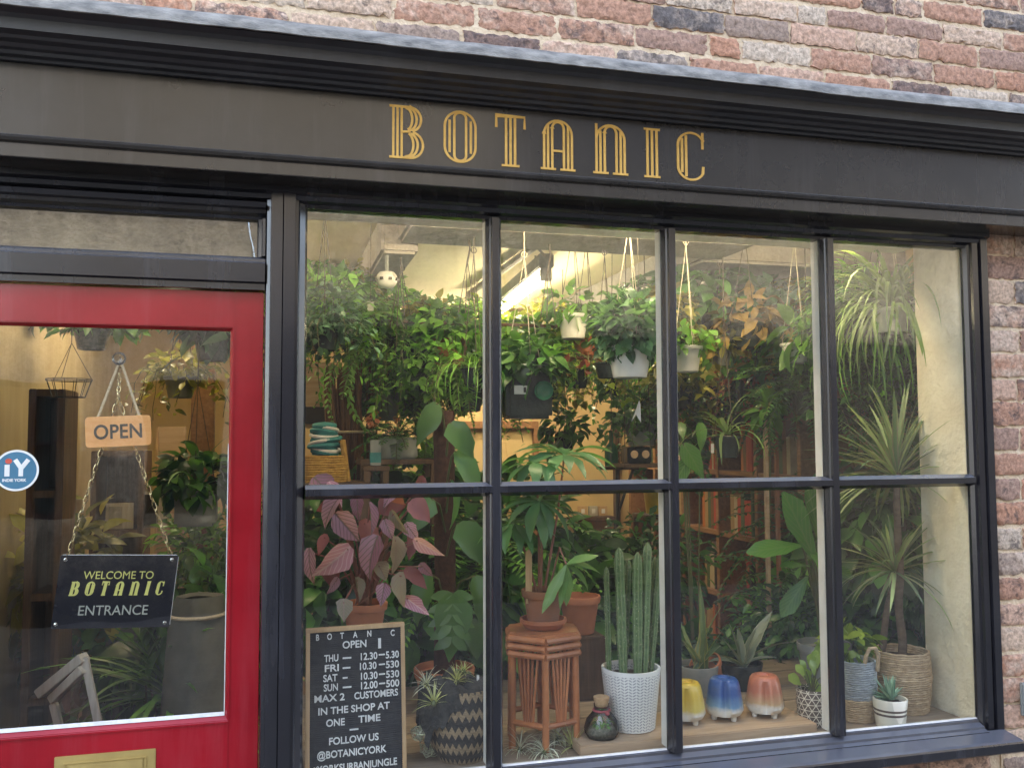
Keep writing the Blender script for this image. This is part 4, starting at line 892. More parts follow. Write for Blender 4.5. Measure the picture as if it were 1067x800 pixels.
q = P(538, 407, .62); lq = thing('plant_label', 'small white label on the front of the square dark planter', 'label', (q[0], q[1]-.06, q[2]-.012)); MB().box(q[0]-.023, q[0]+.023, .5615, .5635, q[2]-.015, q[2]+.015).build('card', M['card'], lq); MB().box(q[0]+.010, q[0]+.019, .5608, .5614, q[2]-.009, q[2]+.009).build('print', M['ink'], lq)
q = P(566, 407, .55); lq = thing('glazed_bowl', 'round green glazed bowl tilted against the square dark planter', 'bowl', (q[0], .54, q[2]-.03)); MB().lathe([(.001, 0), (.020, .001), (.027, .006), (.031, .014), (.033, .014), (.034, .010), (.026, -.004), (.001, -.006)], (q[0], .552, q[2]), 26, R=Matrix.Rotation(PI/2, 3, 'X')).build('bowl', M['greenglaze'], lq, smooth=True)
hanging('hanging_plant', 'lime green creeper pouring down the middle of the window', (612, 352), 1.15, 'terracotta', .06, .09, 'lf_lime', 'darkcord', bushy=((.10, .10, .06), 150, .045, .026, 'heart'), vine=(16, .46, .042, .026, dict(t='heart', r1=.12)))
hanging('hanging_plant', 'rust red trailing plant beside the big white tub', (632, 378), .85, 'darkpot', .045, .06, 'lf_rust', 'darkcord', vine=(6, .24, .05, .024, dict(t='ovate', r1=.04)))
hanging('hanging_plant', 'small dark plant hanging against the bare yellow wall', (588, 455), 1.9, 'darkpot', .05, .07, 'lf_dark', 'darkcord', bushy=((.12, .12, .10), 120, .06, .03, 'ovate'), vine=(5, .3, .05, .03, dict(t='heart', r1=.1)))
hanging('hanging_plant', 'dark bushy fern hanging in the left corner of the window', (338, 342), .8, 'darkpot', .05, .08, 'lf_blue', 'darkcord', bushy=((.13, .12, .10), 420, .035, .018, 'small'), vine=(54, .24, .034, .017, dict(t='small', r0=.10, r1=.13, step=.02, per=2)))
hanging('hanging_plant', 'bright fresh fern fronds hanging left of the moss pole', (420, 352), 1.2, 'darkpot', .06, .09, 'lf_fresh', 'darkcord', frn=((18, .55, .06, .015), dict(droop=2.4, tilt=(30, 88), pairs=24)))
hanging('hanging_plant', 'wispy thread leaved plant hanging at the right of the first pane', (494, 384), .75, 'darkpot', .045, .06, 'lf_mid', 'darkcord', ros=((44, .30, .004), dict(droop=(2.2, 3.1), tilt=(30, 75))), vine=(10, .5, .03, .012, dict(t='small', r1=.09)))
hanging('spider_plant', 'large striped spider plant spilling down over the tall dracaena', (929, 322), .42, 'whitepot', .07, .09, 'lf_spider', 'cord', ros=((240, .40, .0105), dict(droop=(1.4, 3.0), tilt=(8, 88))), vine=(4, .22, .03, .012, dict(t='strap', r1=.1)))
hanging('hanging_plant', 'dense leafy plant hanging to the left of the spider plant', (888, 318), .7, 'greypot', .08, .11, 'lf_mid', 'darkcord', bushy=((.16, .13, .10), 260, .07, .02, 'lance', 1.0, .5), vine=(16, .34, .055, .018, dict(t='lance', r1=.15)))
hanging('hanging_plant', 'plant of large tan brown leaves hanging in the third pane', (778, 338), .9, 'darkpot', .07, .10, 'lf_brown', 'darkcord', bushy=((.14, .13, .09), 70, .075, .04, 'ovate', .8), vine=(4, .3, .08, .04, dict(t='ovate', r1=.14)))
hanging('hanging_plant', 'dark glossy big leaved plant below the bulkhead in the third pane', (735, 322), 1.1, 'darkpot', .08, .11, 'lf_dark', 'darkcord', bushy=((.22, .18, .12), 120, .12, .06, 'ovate', .8), vine=(6, .34, .08, .04, dict(t='ovate', r1=.16)))
hanging('hanging_plant', 'blue green plant hanging just left of the white bowl', (806, 335), 1.15, 'greypot', .07, .10, 'lf_blue', 'darkcord', bushy=((.18, .16, .14), 160, .085, .05, 'heart', .7), vine=(8, .45, .06, .04, dict(t='heart', r1=.16)))
hanging('hanging_plant', 'shaggy dark fern hanging low at the right of the third pane', (842, 408), .9, 'darkpot', .07, .10, 'lf_dark', 'darkcord', frn=((34, .42, .05, .012), dict(droop=2.3, tilt=(20, 88))))
hanging('hanging_plant', 'green strap leaved plant hanging behind the striped spider plant', (915, 345), .62, 'greypot', .07, .10, 'lf_mid', 'darkcord', ros=((190, .46, .011), dict(droop=(1.6, 3.1), tilt=(10, 88))))
# spider plant in a tagged dark pot
r = hanging('spider_plant', 'arching spider plant in a dark grey pot with a white tag', (757, 454), .85, 'darkpot', .052, .088, 'lf_spider', 'darkcord', ros=((16, .22, .014), dict(droop=(1.0, 2.4), tilt=(15, 80))))
q = P(742, 467, .80); MB().box(q[0]-.006, q[0]+.006, .796, .799, q[2]-.018, q[2]+.018).build('tag', M['card'], r)

# --- the dense mass behind
for px, py, Y, lf, kd, s, ln, n in (
    (330, 316, 1.3, 'lf_mid', 'fine', 1.25, .35, 16), (362, 312, 1.5, 'lf_olive', 'fine', 1.2, .3, 14), (388, 318, 1.7, 'lf_mid', 'vine', 1.1, .5, 16), (352, 322, 1.1, 'lf_mid', 'vine', 1.0, .32, 14), (330, 312, 2.1, 'lf_dark', 'vine', 1.4, .6, 18), (380, 336, 1.15, 'lf_mid', 'fine', 1.0, .5, 18),
    (428, 344, 2.2, 'lf_mid', 'vine', 1.3, .6, 20), (452, 348, 1.5, 'lf_olive', 'vine', 1.1, .45, 18), (476, 352, 1.9, 'lf_mid', 'fine', 1.4, .6, 18), (468, 354, 1.1, 'lf_mid', 'vine', 1.0, .40, 18), (440, 366, 1.25, 'lf_mid', 'vine', 1.05, .38, 16), (500, 348, 2.4, 'lf_lime', 'vine', 1.4, .55, 18), (405, 358, 2.8, 'lf_mid', 'vine', 1.4, .5, 16),
    (534, 364, 1.5, 'lf_lime', 'vine', 1.0, .35, 18), (548, 362, 1.2, 'lf_mid', 'vine', .85, .32, 16), (568, 352, 1.9, 'lf_olive', 'vine', 1.2, .5, 18), (560, 366, 2.6, 'lf_mid', 'fine', 1.4, .5, 18), (588, 366, 2.3, 'lf_olive', 'fine', 1.2, .45, 16), (640, 345, 2.2, 'lf_mid', 'fine', 1.2, .45, 16), (530, 366, 2.9, 'lf_dark', 'vine', 1.6, .5, 20),
    (672, 330, 1.4, 'lf_dark', 'vine', 1.2, .5, 18), (690, 338, 1.0, 'lf_olive', 'vine', 1.0, .42, 16), (660, 345, 2.4, 'lf_dark', 'vine', 1.5, .7, 20),
    (712, 318, 1.6, 'lf_mid', 'vine', 1.2, .5, 18), (712, 338, 2.3, 'lf_olive', 'fine', 1.5, .9, 20), (735, 330, 2.9, 'lf_dark', 'vine', 1.7, 1.0, 20), (752, 318, 1.8, 'lf_olive', 'fine', 1.2, .5, 18), (770, 330, 2.4, 'lf_dark', 'vine', 1.5, .8, 20), (790, 312, 1.7, 'lf_dark', 'vine', 1.3, .5, 18), (822, 322, 1.6, 'lf_mid', 'vine', 1.2, .55, 20), (842, 318, 1.2, 'lf_olive', 'vine', 1.1, .5, 18), (845, 335, 2.2, 'lf_dark', 'vine', 1.6, .9, 22), (800, 345, 2.2, 'lf_mid', 'fine', 1.5, .8, 20),
    (868, 318, 1.5, 'lf_dark', 'vine', 1.3, .7, 20), (880, 335, 1.2, 'lf_mid', 'fine', 1.2, .55, 18), (900, 330, 1.6, 'lf_dark', 'vine', 1.3, .7, 20), (930, 345, 1.2, 'lf_dark', 'fern', 1.2, .6, 20), (955, 350, .9, 'lf_dark', 'vine', 1.0, .5, 16)):
    hmass(px, py, Y, lf, kd, s, ln, n)
for px, py, Y, lf, kd, s, ln, n in ((405, 385, 1.7, 'lf_mid', 'fine', 1.1, .35, 16), (425, 392, 2.1, 'lf_lime', 'fine', 1.2, .35, 16), (450, 385, 1.5, 'lf_mid', 'fine', 1.0, .30, 16), (478, 378, 2.0, 'lf_olive', 'fine', 1.2, .4, 18), (505, 385, 1.4, 'lf_mid', 'fine', 1.0, .45, 18), (600, 385, 1.7, 'lf_lime', 'fine', .9, .3, 14), (636, 392, 1.9, 'lf_mid', 'fine', 1.0, .25, 14), (575, 398, 2.0, 'lf_olive', 'fine', .9, .25, 14),
    (884, 332, .62, 'lf_dark', 'fine', 1.0, .35, 18), (902, 372, .78, 'lf_mid', 'fine', 1.1, .35, 18), (878, 385, .85, 'lf_dark', 'vine', 1.1, .4, 18), (925, 385, .72, 'lf_dark', 'vine', 1.0, .4, 16), (948, 365, .55, 'lf_mid', 'fine', .9, .35, 16)):
    hmass(px, py, Y, lf, kd, s, ln, n, label='small leaved trailing plant hanging one tier below the top of the greenery', group='middle tier of hanging plants')
for px, py, Y, lf, kd, s, ln, n in ((705, 400, 1.6, 'lf_olive', 'vine', 1.1, .35, 14), (745, 398, 1.9, 'lf_olive', 'fine', 1.3, .35, 18), (782, 395, 1.6, 'lf_rust', 'fine', 1.1, .3, 14), (815, 410, 1.5, 'lf_mid', 'big', 1.0, .4, 12), (690, 420, 1.8, 'lf_dark', 'vine', 1.2, .6, 16), (668, 440, 1.5, 'lf_dark', 'vine', 1.0, .35, 14), (720, 415, 2.2, 'lf_mid', 'vine', 1.3, .35, 16), (775, 420, 2.1, 'lf_dark', 'vine', 1.4, .35, 16), (430, 400, 1.9, 'lf_mid', 'fern', 1.3, .5, 16), (398, 410, 1.6, 'lf_dark', 'vine', 1.1, .5, 14), (485, 400, 1.4, 'lf_mid', 'fern', 1.1, .5, 16), (865, 420, 1.4, 'lf_dark', 'fern', 1.3, .6, 16)):
    hmass(px, py, Y, lf, kd, s, ln, n, label='plant hanging on a long cord in the second, lower tier of the hanging greenery', group='lower tier of hanging plants')

for Y in (1.12, 1.5, 2.0, 2.6):
    z = 1.603+.132*(Y+2.386); rl_ = thing('hanging_rail', 'thin dark pole across the shop on which the trailing plants hang', 'rail', (.8, Y, z), 'plant hanging rails')
    MB().tube([(-1.049, Y, z), (2.619, Y, z)], .007, 8).build('pole', M['darkwood'], rl_, smooth=True)
# --- seen through the door
hanging('hanging_plant', 'leafy plant hanging behind the top right corner of the door glass', (222, 348), .7, 'darkpot', .06, .09, 'lf_blue', 'darkcord', bushy=((.10, .10, .10), 60, .09, .06, 'heart', .8), vine=(9, .26, .08, .05, dict(t='heart', r1=.1, step=.05)))
hanging('hanging_plant', 'ivy spread along the beam above the wire basket behind the door', (96, 342), 1.6, 'darkpot', .07, .09, 'lf_dark', 'darkcord', bushy=((.26, .10, .06), 170, .06, .04, 'heart'), vine=(7, .14, .05, .034, dict(t='heart', r0=.22, r1=.26)))
hanging('hanging_plant', 'wispy trailing plant hanging in the middle right of the door glass', (188, 392), 1.5, 'greypot', .06, .09, 'lf_olive', 'darkcord', bushy=((.12, .12, .08), 120, .05, .03, 'ovate'), vine=(16, .36, .045, .02, dict(t='ovate', r1=.12)))
hanging('hanging_plant', 'dark spreading plant in a grey cube low behind the door glass', (205, 512), 1.3, 'greypot', .085, .13, 'lf_dark', 'darkcord', bushy=((.15, .13, .10), 190, .075, .045, 'ovate', .8), ros=((14, .24, .012), dict(droop=(.8, 2))), sq=(.15, .15))

# ================================================================== BACK OF THE SHOP
def floor_plant(label, px, py, Y, leaf, kind, s=1.0, potmat='terracotta2', h=.25, group=None, z0=.02, name='potted_plant'):
    """pot standing on the floor (or on a stool of height z0) whose foliage centre shows at px, py"""
    c = inside(px, py, Y); r = thing(name, label, 'potted plant', (c[0], c[1], z0), group)
    hp = max(.18, min(.34, (c[2]-z0)*.5)); pr = .13*s
    potmesh((c[0], c[1], z0), pr*.75, pr, hp, rim=.03).build('pot', M[potmat], r, smooth=True)
    soil((c[0], c[1], z0), pr*.9, hp-.04, r)
    L = Leaves(); ST = MB()
    for k in range(5):
        a = RNG.random()*6.28; e = c+np.array([math.cos(a)*.10*s, math.sin(a)*.10*s, RNG.normal(0, .04)]); ST.tube([(c[0]+math.cos(a)*.03, c[1]+math.sin(a)*.03, z0+hp-.03), (np.array([c[0], c[1], z0+hp])+e)/2+RNG.standard_normal(3)*.02, e], [.008*s, .006*s, .004*s], 6)
    if kind == 'bush': bush(L, c, (.26*s, .22*s, h), int(330*s), .11, .06, 'ovate', .8, shell=.35)
    if kind == 'big': bush(L, c, (.26*s, .22*s, h), int(190*s), .13, .085, 'heart', .9, shell=.4)
    if kind == 'fine': bush(L, c, (.24*s, .2*s, h), int(800*s), .055, .024, 'ovate', .7, shell=.3)
    if kind == 'strap': rosette(L, c-np.array([0, 0, h*.5]), int(80*s), .5*s, .022, (.4, 2.0), (5, 85))
    if kind == 'fern': fern(L, ST, c-np.array([0, 0, h*.4]), int(34*s), .5*s, .055, .014, 1.9, (10, 85))
    L.build('foliage', M[leaf], r); ST.build('stem', M['stem'], r)
    return r
for px, py, Y, lf, kd, s, h in (
    (350, 540, 1.5, 'lf_dark', 'bush', 1.3, .28), (410, 520, 1.8, 'lf_mid', 'bush', 1.4, .30), (495, 560, 1.0, 'lf_mid', 'fern', 1.1, .28), (440, 560, 1.3, 'lf_dark', 'big', 1.2, .30), (390, 600, 1.2, 'lf_dark', 'bush', 1.2, .28), (480, 620, 1.05, 'lf_dark', 'bush', 1.0, .22), (440, 660, 1.05, 'lf_dark', 'big', 1.0, .22), (350, 640, 1.1, 'lf_dark', 'bush', 1.1, .25),
    (535, 560, 1.2, 'lf_dark', 'bush', 1.2, .30), (520, 620, 1.1, 'lf_mid', 'big', 1.0, .25), (600, 610, 1.5, 'lf_dark', 'bush', 1.2, .24), (640, 640, 1.3, 'lf_dark', 'big', 1.1, .26), (680, 590, 1.5, 'lf_dark', 'fine', 1.2, .26), (660, 680, 1.1, 'lf_dark', 'bush', 1.0, .20), (590, 670, 1.1, 'lf_dark', 'bush', 1.0, .2),
    (812, 650, 1.15, 'lf_mid', 'fine', .9, .18), (840, 600, 1.2, 'lf_dark', 'fern', 1.2, .3), (832, 650, 1.0, 'lf_dark', 'fine', 1.0, .22), (850, 540, 1.4, 'lf_dark', 'fern', 1.3, .30), (880, 620, 1.1, 'lf_mid', 'big', 1.1, .26), (905, 560, 1.3, 'lf_dark', 'bush', 1.3, .34), (940, 540, 1.1, 'lf_dark', 'bush', 1.2, .34), (925, 640, 1.0, 'lf_dark', 'bush', 1.1, .26), (960, 600, .8, 'lf_dark', 'fine', .8, .3), (760, 690, 1.0, 'lf_dark', 'fine', 1.0, .12), (870, 680, .98, 'lf_mid', 'bush', .9, .16), (700, 690, 1.0, 'lf_dark', 'bush', .9, .12)):
    floor_plant('dark leafy pot plant in the crowd standing behind the window ledge', px, py, Y, lf, kd, s, h=h, group=GT)
for px, py, Y, lf, kd, s, h in ((215, 580, 1.5, 'lf_mid', 'fine', 1.0, .22), (215, 690, 1.2, 'lf_dark', 'big', 1.0, .22), (180, 700, .95, 'lf_mid', 'strap', .9, .2), (110, 690, 1.6, 'lf_dark', 'bush', 1.1, .26), (225, 640, 1.0, 'lf_dark', 'bush', .9, .2), (60, 600, 2.2, 'lf_olive', 'bush', 1.0, .3)):
    floor_plant('dim potted plant in the crowd inside the shop door', px, py, Y, lf, kd, s, h=h, group='plants inside the door')

# things on the yellow back wall
def wallbox(name, label, cat, px0, py0, px1, py1, mat, parts=None, d=.03, Y=3.749):
    a, b_ = P(px0, py0, Y), P(px1, py1, Y); r = thing(name, label, cat, ((a[0]+b_[0])/2, Y-d/2, min(a[2], b_[2])))
    MB().box(a[0], b_[0], Y-d, Y-.001, b_[2], a[2]).build('panel', M[mat], r, bevel=.003)
    if parts: parts(r, a, b_, Y-d)
    return r
def frame_in(r, a, b_, y): MB().box(a[0]+.02, b_[0]-.02, y-.004, y-.0005, b_[2]+.02, a[2]-.02).build('print', M['card'], r)
for k, (x, l, mt_) in enumerate(((606, 'small framed print leftmost of the three on the yellow wall', 'framewood'), (617, 'small framed print between its two neighbours on the yellow wall', 'greywood'), (627, 'small framed print rightmost of the three on the yellow wall', 'framewood'))):
    wallbox('picture_frame', l, 'picture', x-4.5, 527, x+4.5, 537, mt_, frame_in)
wallbox('wall_post', 'dark upright timber post against the yellow back wall', 'post', 638, 440, 644, 590, 'darkwood', d=.06)
wallbox('wall_post', 'red brown timber upright right of the dark post', 'post', 660, 500, 666, 590, 'shelfwood', d=.06)
wallbox('wall_shelf', 'thin dark shelf on the yellow back wall below the prints', 'shelf', 590, 538, 636, 541, 'darkwood', d=.12)
a = P(523, 442, 3.74); b_ = P(560, 520, 3.74)
r = thing('door_frame', 'brown timber door frame at the back of the shop', 'door frame', (b_[0], 3.74, .02))
MB().box(a[0]-.6, b_[0], 3.70, 3.745, a[2]-.03, a[2]+.02).build('lintel', M['shelfwood'], r, bevel=.003); MB().box(b_[0]-.035, b_[0], 3.70, 3.745, .02, a[2]-.031).build('jamb', M['shelfwood'], r, bevel=.003)
q = P(637, 468, 2.0); r = thing('bottle', 'dark green bottle standing on a bracket before the yellow wall', 'bottle', (q[0], 2.0, q[2]-.09))
MB().lathe([(.001, -.09), (.034, -.088), (.036, -.07), (.036, -.005), (.03, .015), (.012, .035), (.011, .085), (.014, .088), (.014, .098), (.001, .098)], tuple(q), 18, cap=False).build('bottle', M['greenglaze'], r, smooth=True)
r = thing('wall_bracket', 'dark iron bracket shelf holding the green bottle', 'bracket', (q[0], 2.0, q[2]-.12)); MB().box(q[0]-.06, q[0]+.16, 1.93, 2.07, q[2]-.105, q[2]-.0905).build('board', M['darkwood'], r, bevel=.003); mb = MB(); mb.tube([(q[0]+.12, 2.0, q[2]-.106), (q[0]+.03, 2.0, q[2]-.34)], .008); mb.tube([(q[0]+.03, 2.0, q[2]-.106), (q[0]+.03, 2.0, q[2]-1.2), (q[0]+.03, 2.0, .02)], .010); mb.build('strut', M['blackmetal'], r)
# box with two round dials on a shelf
q = P(664, 474, 1.2); s = S(q); r = thing('radio', 'black box with two round tan dials on a shelf below the big white tub', 'radio', (q[0], 1.2, q[2]-.04))
MB().box(q[0]-.056, q[0]+.056, 1.17, 1.26, q[2]-.036, q[2]+.036).build('case', M['acrylic'], r, bevel=.006)
for dx in (-.026, .026): MB().lathe([(.017, -.004), (.017, .002), (.013, .003), (.001, .003)], (q[0]+dx, 1.1695, q[2]+.004), 18, R=Matrix.Rotation(PI/2, 3, 'X')).build('dial', M['plank'], r, smooth=True)
r = thing('hanging_shelf', 'dark board hung on thin cords carrying the black box', 'shelf', (q[0], 1.2, q[2]-.055)); MB().box(q[0]-.09, q[0]+.11, 1.13, 1.30, q[2]-.052, q[2]-.0365).build('board', M['darkwood'], r, bevel=.003); mb = MB()
for dx in (-.085, .105):
    for y in (1.135, 1.295): mb.tube([(q[0]+dx, y, q[2]-.04), (q[0]+dx*.8, y, ceil_at(q[0], y))], .0018, 4)
mb.build('cord', M['darkcord'], r)
# glass bird
q = P(665, 428, .40); r = thing('bird_ornament', 'grey white winged bird ornament hanging on a thread below the big white tub', 'ornament', (q[0], .40, q[2]-.03))
MB().raw([(q[0]+.004, .40, q[2]+.036), (q[0]-.030, .39, q[2]-.038), (q[0]-.006, .405, q[2]-.012), (q[0]+.014, .41, q[2]-.040), (q[0]+.017, .42, q[2]+.022), (q[0]+.004, .406, q[2]+.0), (q[0]-.012, .384, q[2]+.005)], [(0, 2, 1), (0, 6, 1), (0, 3, 2), (0, 4, 3), (0, 5, 3)]).build('bird', M['plastic_white'], r)
MB().tube([(q[0]+.004, .40, q[2]+.035), (q[0]+.006, .40, 2.2), (q[0]+.006, .40, CZ)], .0012, 4).build('thread', M['darkcord'], r)

# smoke alarm
q = P(403, 292, .98); r = thing('smoke_alarm', 'round white slotted smoke alarm dome below the ceiling beam', 'smoke alarm', (q[0], q[1], q[2]-.04))
MB().lathe([(.001, -.032), (.024, -.028), (.036, -.016), (.041, .004), (.038, .018), (.028, .030), (.001, .034)], tuple(q), 24, cap=False).build('dome', M['whitepot'], r, smooth=True)
mb = MB()
for k in range(8):
    a = k*PI/4+.2; mb.box(q[0]+0.040*math.cos(a)-.006, q[0]+0.040*math.cos(a)+.006, q[1]+0.040*math.sin(a)-.006, q[1]+0.040*math.sin(a)+.006, q[2]-.004, q[2]+.006, R=Matrix.Rotation(a, 3, 'Z'))
mb.build('slot', M['ink'], r); MB().tube([(q[0], q[1], q[2]+.033), (q[0], q[1], ceil_at(q[0], q[1]))], .008).build('rod', M['greypot'], r)
q = P(386, 319, 1.0); r = thing('hanging_tag', 'small cream card tag hanging in the leaves under the smoke alarm', 'tag', q); MB().box(q[0]-.012, q[0]+.012, .999, 1.001, q[2]-.018, q[2]+.018).build('card', M['card'], r); MB().tube([(q[0], 1, q[2]+.018), (q[0], 1.0, CZ)], .001, 4).build('thread', M['darkcord'], r)
# macrame cords and hooks on the beam
for px, py, Y, l in ((488, 243, .80, 'twisted dark cords looped on a hook at the right of the first pane'), (417, 262, 1.0, 'thin forked cord hanging from the left ceiling beam'), (572, 250, .80, 'dark looped cord hanging beside the lit strip light')):
    q = P(px, py, Y); z1 = ceil_at(q[0], q[1]); r = thing('macrame_loop', l, 'cord', (q[0], q[1], q[2]-.3)); mb = MB()
    mb.torus((q[0], q[1], q[2]+.01), .014, .003, Matrix.Rotation(PI/2, 3, 'X'), 14, 6, sx=.7); mb.tube([(q[0], q[1], q[2]+.02), (q[0], q[1], max(z1, q[2]+.021))], .003)
    mb.tube([(q[0], q[1], q[2]), (q[0]+.006, q[1], q[2]-.06), (q[0]-.004, q[1], q[2]-.11)], .004)
    for dx in (-.04, -.012, .028): mb.tube([(q[0]-.004, q[1], q[2]-.10), (q[0]+dx, q[1]+dx*.4, q[2]-.30)], .0018, 5)
    mb.build('cord', M['darkcord'], r)
r = thing('cable_conduit', 'grey conduit crossing the ceiling beside the strip light', 'conduit', (1.02, 1.6, 2.43)); mb = MB(); mb.tube([(1.0, 1.0, 2.43), (.99, 2.6, 2.43)], .018, 8); mb.tube([(1.0, 1.25, 2.425), (1.05, 1.3, 2.40), (1.085, 1.4, 2.42)], .006, 6); mb.build('pipe', M['beam'], r, smooth=True)

# wall panel and willow bundle at the left
q0_, q1_ = P(318, 388, 1.9), P(348, 446, 1.9)
r = thing('notice_board', 'yellow wooden panel behind the ornaments at the left window edge', 'board', ((q0_[0]+q1_[0])/2, 1.9, q1_[2])); MB().box(q0_[0]-.1, q1_[0], 1.9, 1.93, q1_[2], q0_[2]+.05).build('panel', M['plank'], r, bevel=.003); MB().box(q0_[0]-.05, q0_[0]+.10, 1.892, 1.8995, q1_[2]+.02, q1_[2]+.10).build('picture', M['ink'], r); mb = MB(); mb.box(q1_[0]-.05, q1_[0]-.02, 1.9305, 1.96, .02, q0_[2]); mb.box(q0_[0]-.1, q0_[0]-.07, 1.9305, 1.96, .02, q0_[2]); mb.build('leg', M['darkwood'], r)
q = P(365, 445, 1.45); r = thing('willow_bundle', 'tall bundle of dry brown willow stems behind the first pane', 'willow bundle', (q[0], 1.45, .02)); mb = MB(); rb = random.Random(8)
for k in range(90):
    a = rb.uniform(0, 6.28); rr_ = rb.uniform(0, .085); pts = []
    for j in range(6):
        u = j/5; pts.append((q[0]+rr_*math.cos(a)*(1+.3*u)+rb.gauss(0, .010), 1.45+rr_*math.sin(a)*(1+.3*u)+rb.gauss(0, .008), .02+(q[2]+.28-.02)*u*rb.uniform(.93, 1.0)))
    mb.tube(pts, rb.uniform(.003, .007), 5)
mb.build('stem', M['twig'], r)
for z in (.5, q[2]-.02): MB().torus((q[0], 1.45, z), .105, .006, None, 22, 6).build('band', M['rope'], r)
# ornaments at left edge
def shelfstand(label, c, w, d): # a small stand so nothing floats
    r = thing('plant_stand', label, 'stand', (c[0], c[1], .02)); MB().box(c[0]-w/2, c[0]+w/2, c[1]-d/2, c[1]+d/2, c[2]-.02, c[2]).build('top', M['darkwood'], r, bevel=.003)
    for sx in (-1, 1):
        for sy in (-1, 1): MB().box(c[0]+sx*(w/2-.015)-.012, c[0]+sx*(w/2-.015)+.012, c[1]+sy*(d/2-.015)-.012, c[1]+sy*(d/2-.015)+.012, .02, c[2]-.0205).build('leg', M['darkwood'], r)
    return r
q = P(338, 502, 1.0); shelfstand('dark slim stand under the mustard basket at the left', q, .30, .22)
r = thing('woven_basket', 'mustard yellow woven box basket at the bottom left of the first pane', 'basket', tuple(q)); mb = MB(); hw_, hd_ = .072, .055
for k in range(11):
    z = q[2]+.005+k*.0088; g = .004*math.sin(k*.35); pts = [(q[0]+x*(hw_+g)+.0012*math.sin(k*5+x*9), q[1]+y*(hd_+g), z+.0012*math.sin(k*3+x*4+y*5)) for x, y in ((-1, -.8), (-.8, -1), (-.3, -1.02), (.3, -1.02), (.8, -1), (1, -.8), (1, .8), (.8, 1), (-.8, 1), (-1, .8))]
    mb.tube(pts, .0054, 6, True)
mb.build('weave', M['mustard'], r, smooth=True); MB().box(q[0]-hw_+.004, q[0]+hw_-.004, q[1]-hd_+.004, q[1]+hd_-.004, q[2]+.001, q[2]+.09).build('lining', M['darkwood'], r)
lid = MB(); bar_ = [Vector((q[0]+hw_+.012, q[1]-.03, q[2]+.003)), Vector((q[0]+hw_-.010, q[1]-.045, q[2]+.155))]; lid.tube(bar_, .011, 8); lid.build('rolled_lid', M['mustard'], r, smooth=True)
q2 = (q[0], q[1], q[2]+.0985); r = thing('wrapped_ornament', 'teal and white striped bundle on top of the mustard basket', 'ornament', q2)
for nm, mt_, par in (('teal_band', 'teal', 0), ('white_band', 'card', 1)):
    mb = MB()
    for k in range(par, 9, 2): mb.torus((q[0]+.006*math.sin(k*2), q[1], q2[2]+.010+k*.0125), .055-.0035*abs(k-3), .0088-.002*par, Matrix.Rotation(.16*math.sin(k*1.7), 3, 'X') @ Matrix.Rotation(.15*math.cos(k), 3, 'Y'), 24, 8)
    mb.build(nm, M[mt_], r, smooth=True)
MB().lathe([(.001, 0), (.046, .002), (.050, .06), (.038, .112), (.020, .122), (.001, .124)], q2, 20, cap=False).build('core', M['teal'], r, smooth=True)
for px, py, l in ((389, 437, 'small orange flower cluster left of the grey trough'), (411, 444, 'orange pink flower cluster above the grey trough')):
    q = P(px, py, 1.25); r = thing('flower', l, 'flower', tuple(q)); L = Leaves(); bush(L, q, (.022, .022, .02), 36, .022, .016, 'obov', .4); L.build('petals', leafmat('petals_orange', (.45, .13, .06), (.65, .30, .18), transl=.3), r); MB().tube([tuple(q), (q[0], q[1]+.02, q[2]-.2), (q[0], 1.27, .9)], .003).build('stem', M['stem'], r)
q = P(413, 478, 1.15); r = thing('plant_trough', 'mottled grey trough planted with ferns on a stand', 'planter', (q[0], 1.15, q[2])); shelfstand('dark slim stand under the grey trough', q, .3, .2)
MB().box(q[0]-.075, q[0]+.075, 1.08, 1.22, q[2]+.0005, q[2]+.085).build('trough', M['greypot'], r, bevel=.008); L = Leaves(); ST = MB(); fern(L, ST, (q[0], 1.15, q[2]+.07), 20, .20, .03, .01, 1.6, (10, 80)); L.build('foliage', M['lf_dark'], r); ST.build('stem', M['stem'], r)
q = P(391, 485, 1.05); r = thing('small_carton', 'narrow grey and teal carton left of the grey trough', 'carton', tuple(q)); shelfstand('narrow stand under the grey and teal carton', q, .10, .10); MB().box(q[0]-.020, q[0]+.020, 1.035, 1.062, q[2]+.0005, q[2]+.098).build('carton', M['greypot'], r, bevel=.002); MB().box(q[0]-.0205, q[0]+.0205, 1.0340, 1.0625, q[2]+.012, q[2]+.05).build('band', M['teal'], r)

# ================================================================== BOOKCASE ON THE RIGHT WALL
SX = 2.33
BY = [1.36, 1.76, 2.18, 2.62, 3.04, 3.46]
zs = [PX(760, 546, SX)[2]-.72, 0, 0, 0]
zs = [.05, .40, .74, 1.08, 1.42, 1.76]
bc = thing('bookcase', 'brown wooden grid of bookshelves along the right wall behind the third pane', 'bookcase', (SX+.14, 2.6, .02))
for z in zs: MB().box(SX, 2.615, BY[0]-.02, BY[-1]+.02, z-.026, z).build('shelf', M['shelfwood'], bc, bevel=.002)
for y in BY: MB().box(SX-.006, 2.616, y-.016, y+.016, .021, 1.80).build('upright', M['shelfwood'], bc, bevel=.002)
BC = {'red': (.42, .045, .03), 'orange': (.50, .15, .03), 'cream': (.52, .44, .29), 'green': (.04, .10, .05), 'brown': (.15, .07, .03), 'tan': (.38, .25, .11), 'dark': (.025, .025, .025)}
for k, v in BC.items(): M['bk_'+k] = surf('book_cover_'+k, v, None, 20, .5, bstr=.05)
M['pages'] = surf('book_pages', (.66, .58, .42), None, 60, .9)
proto = {}
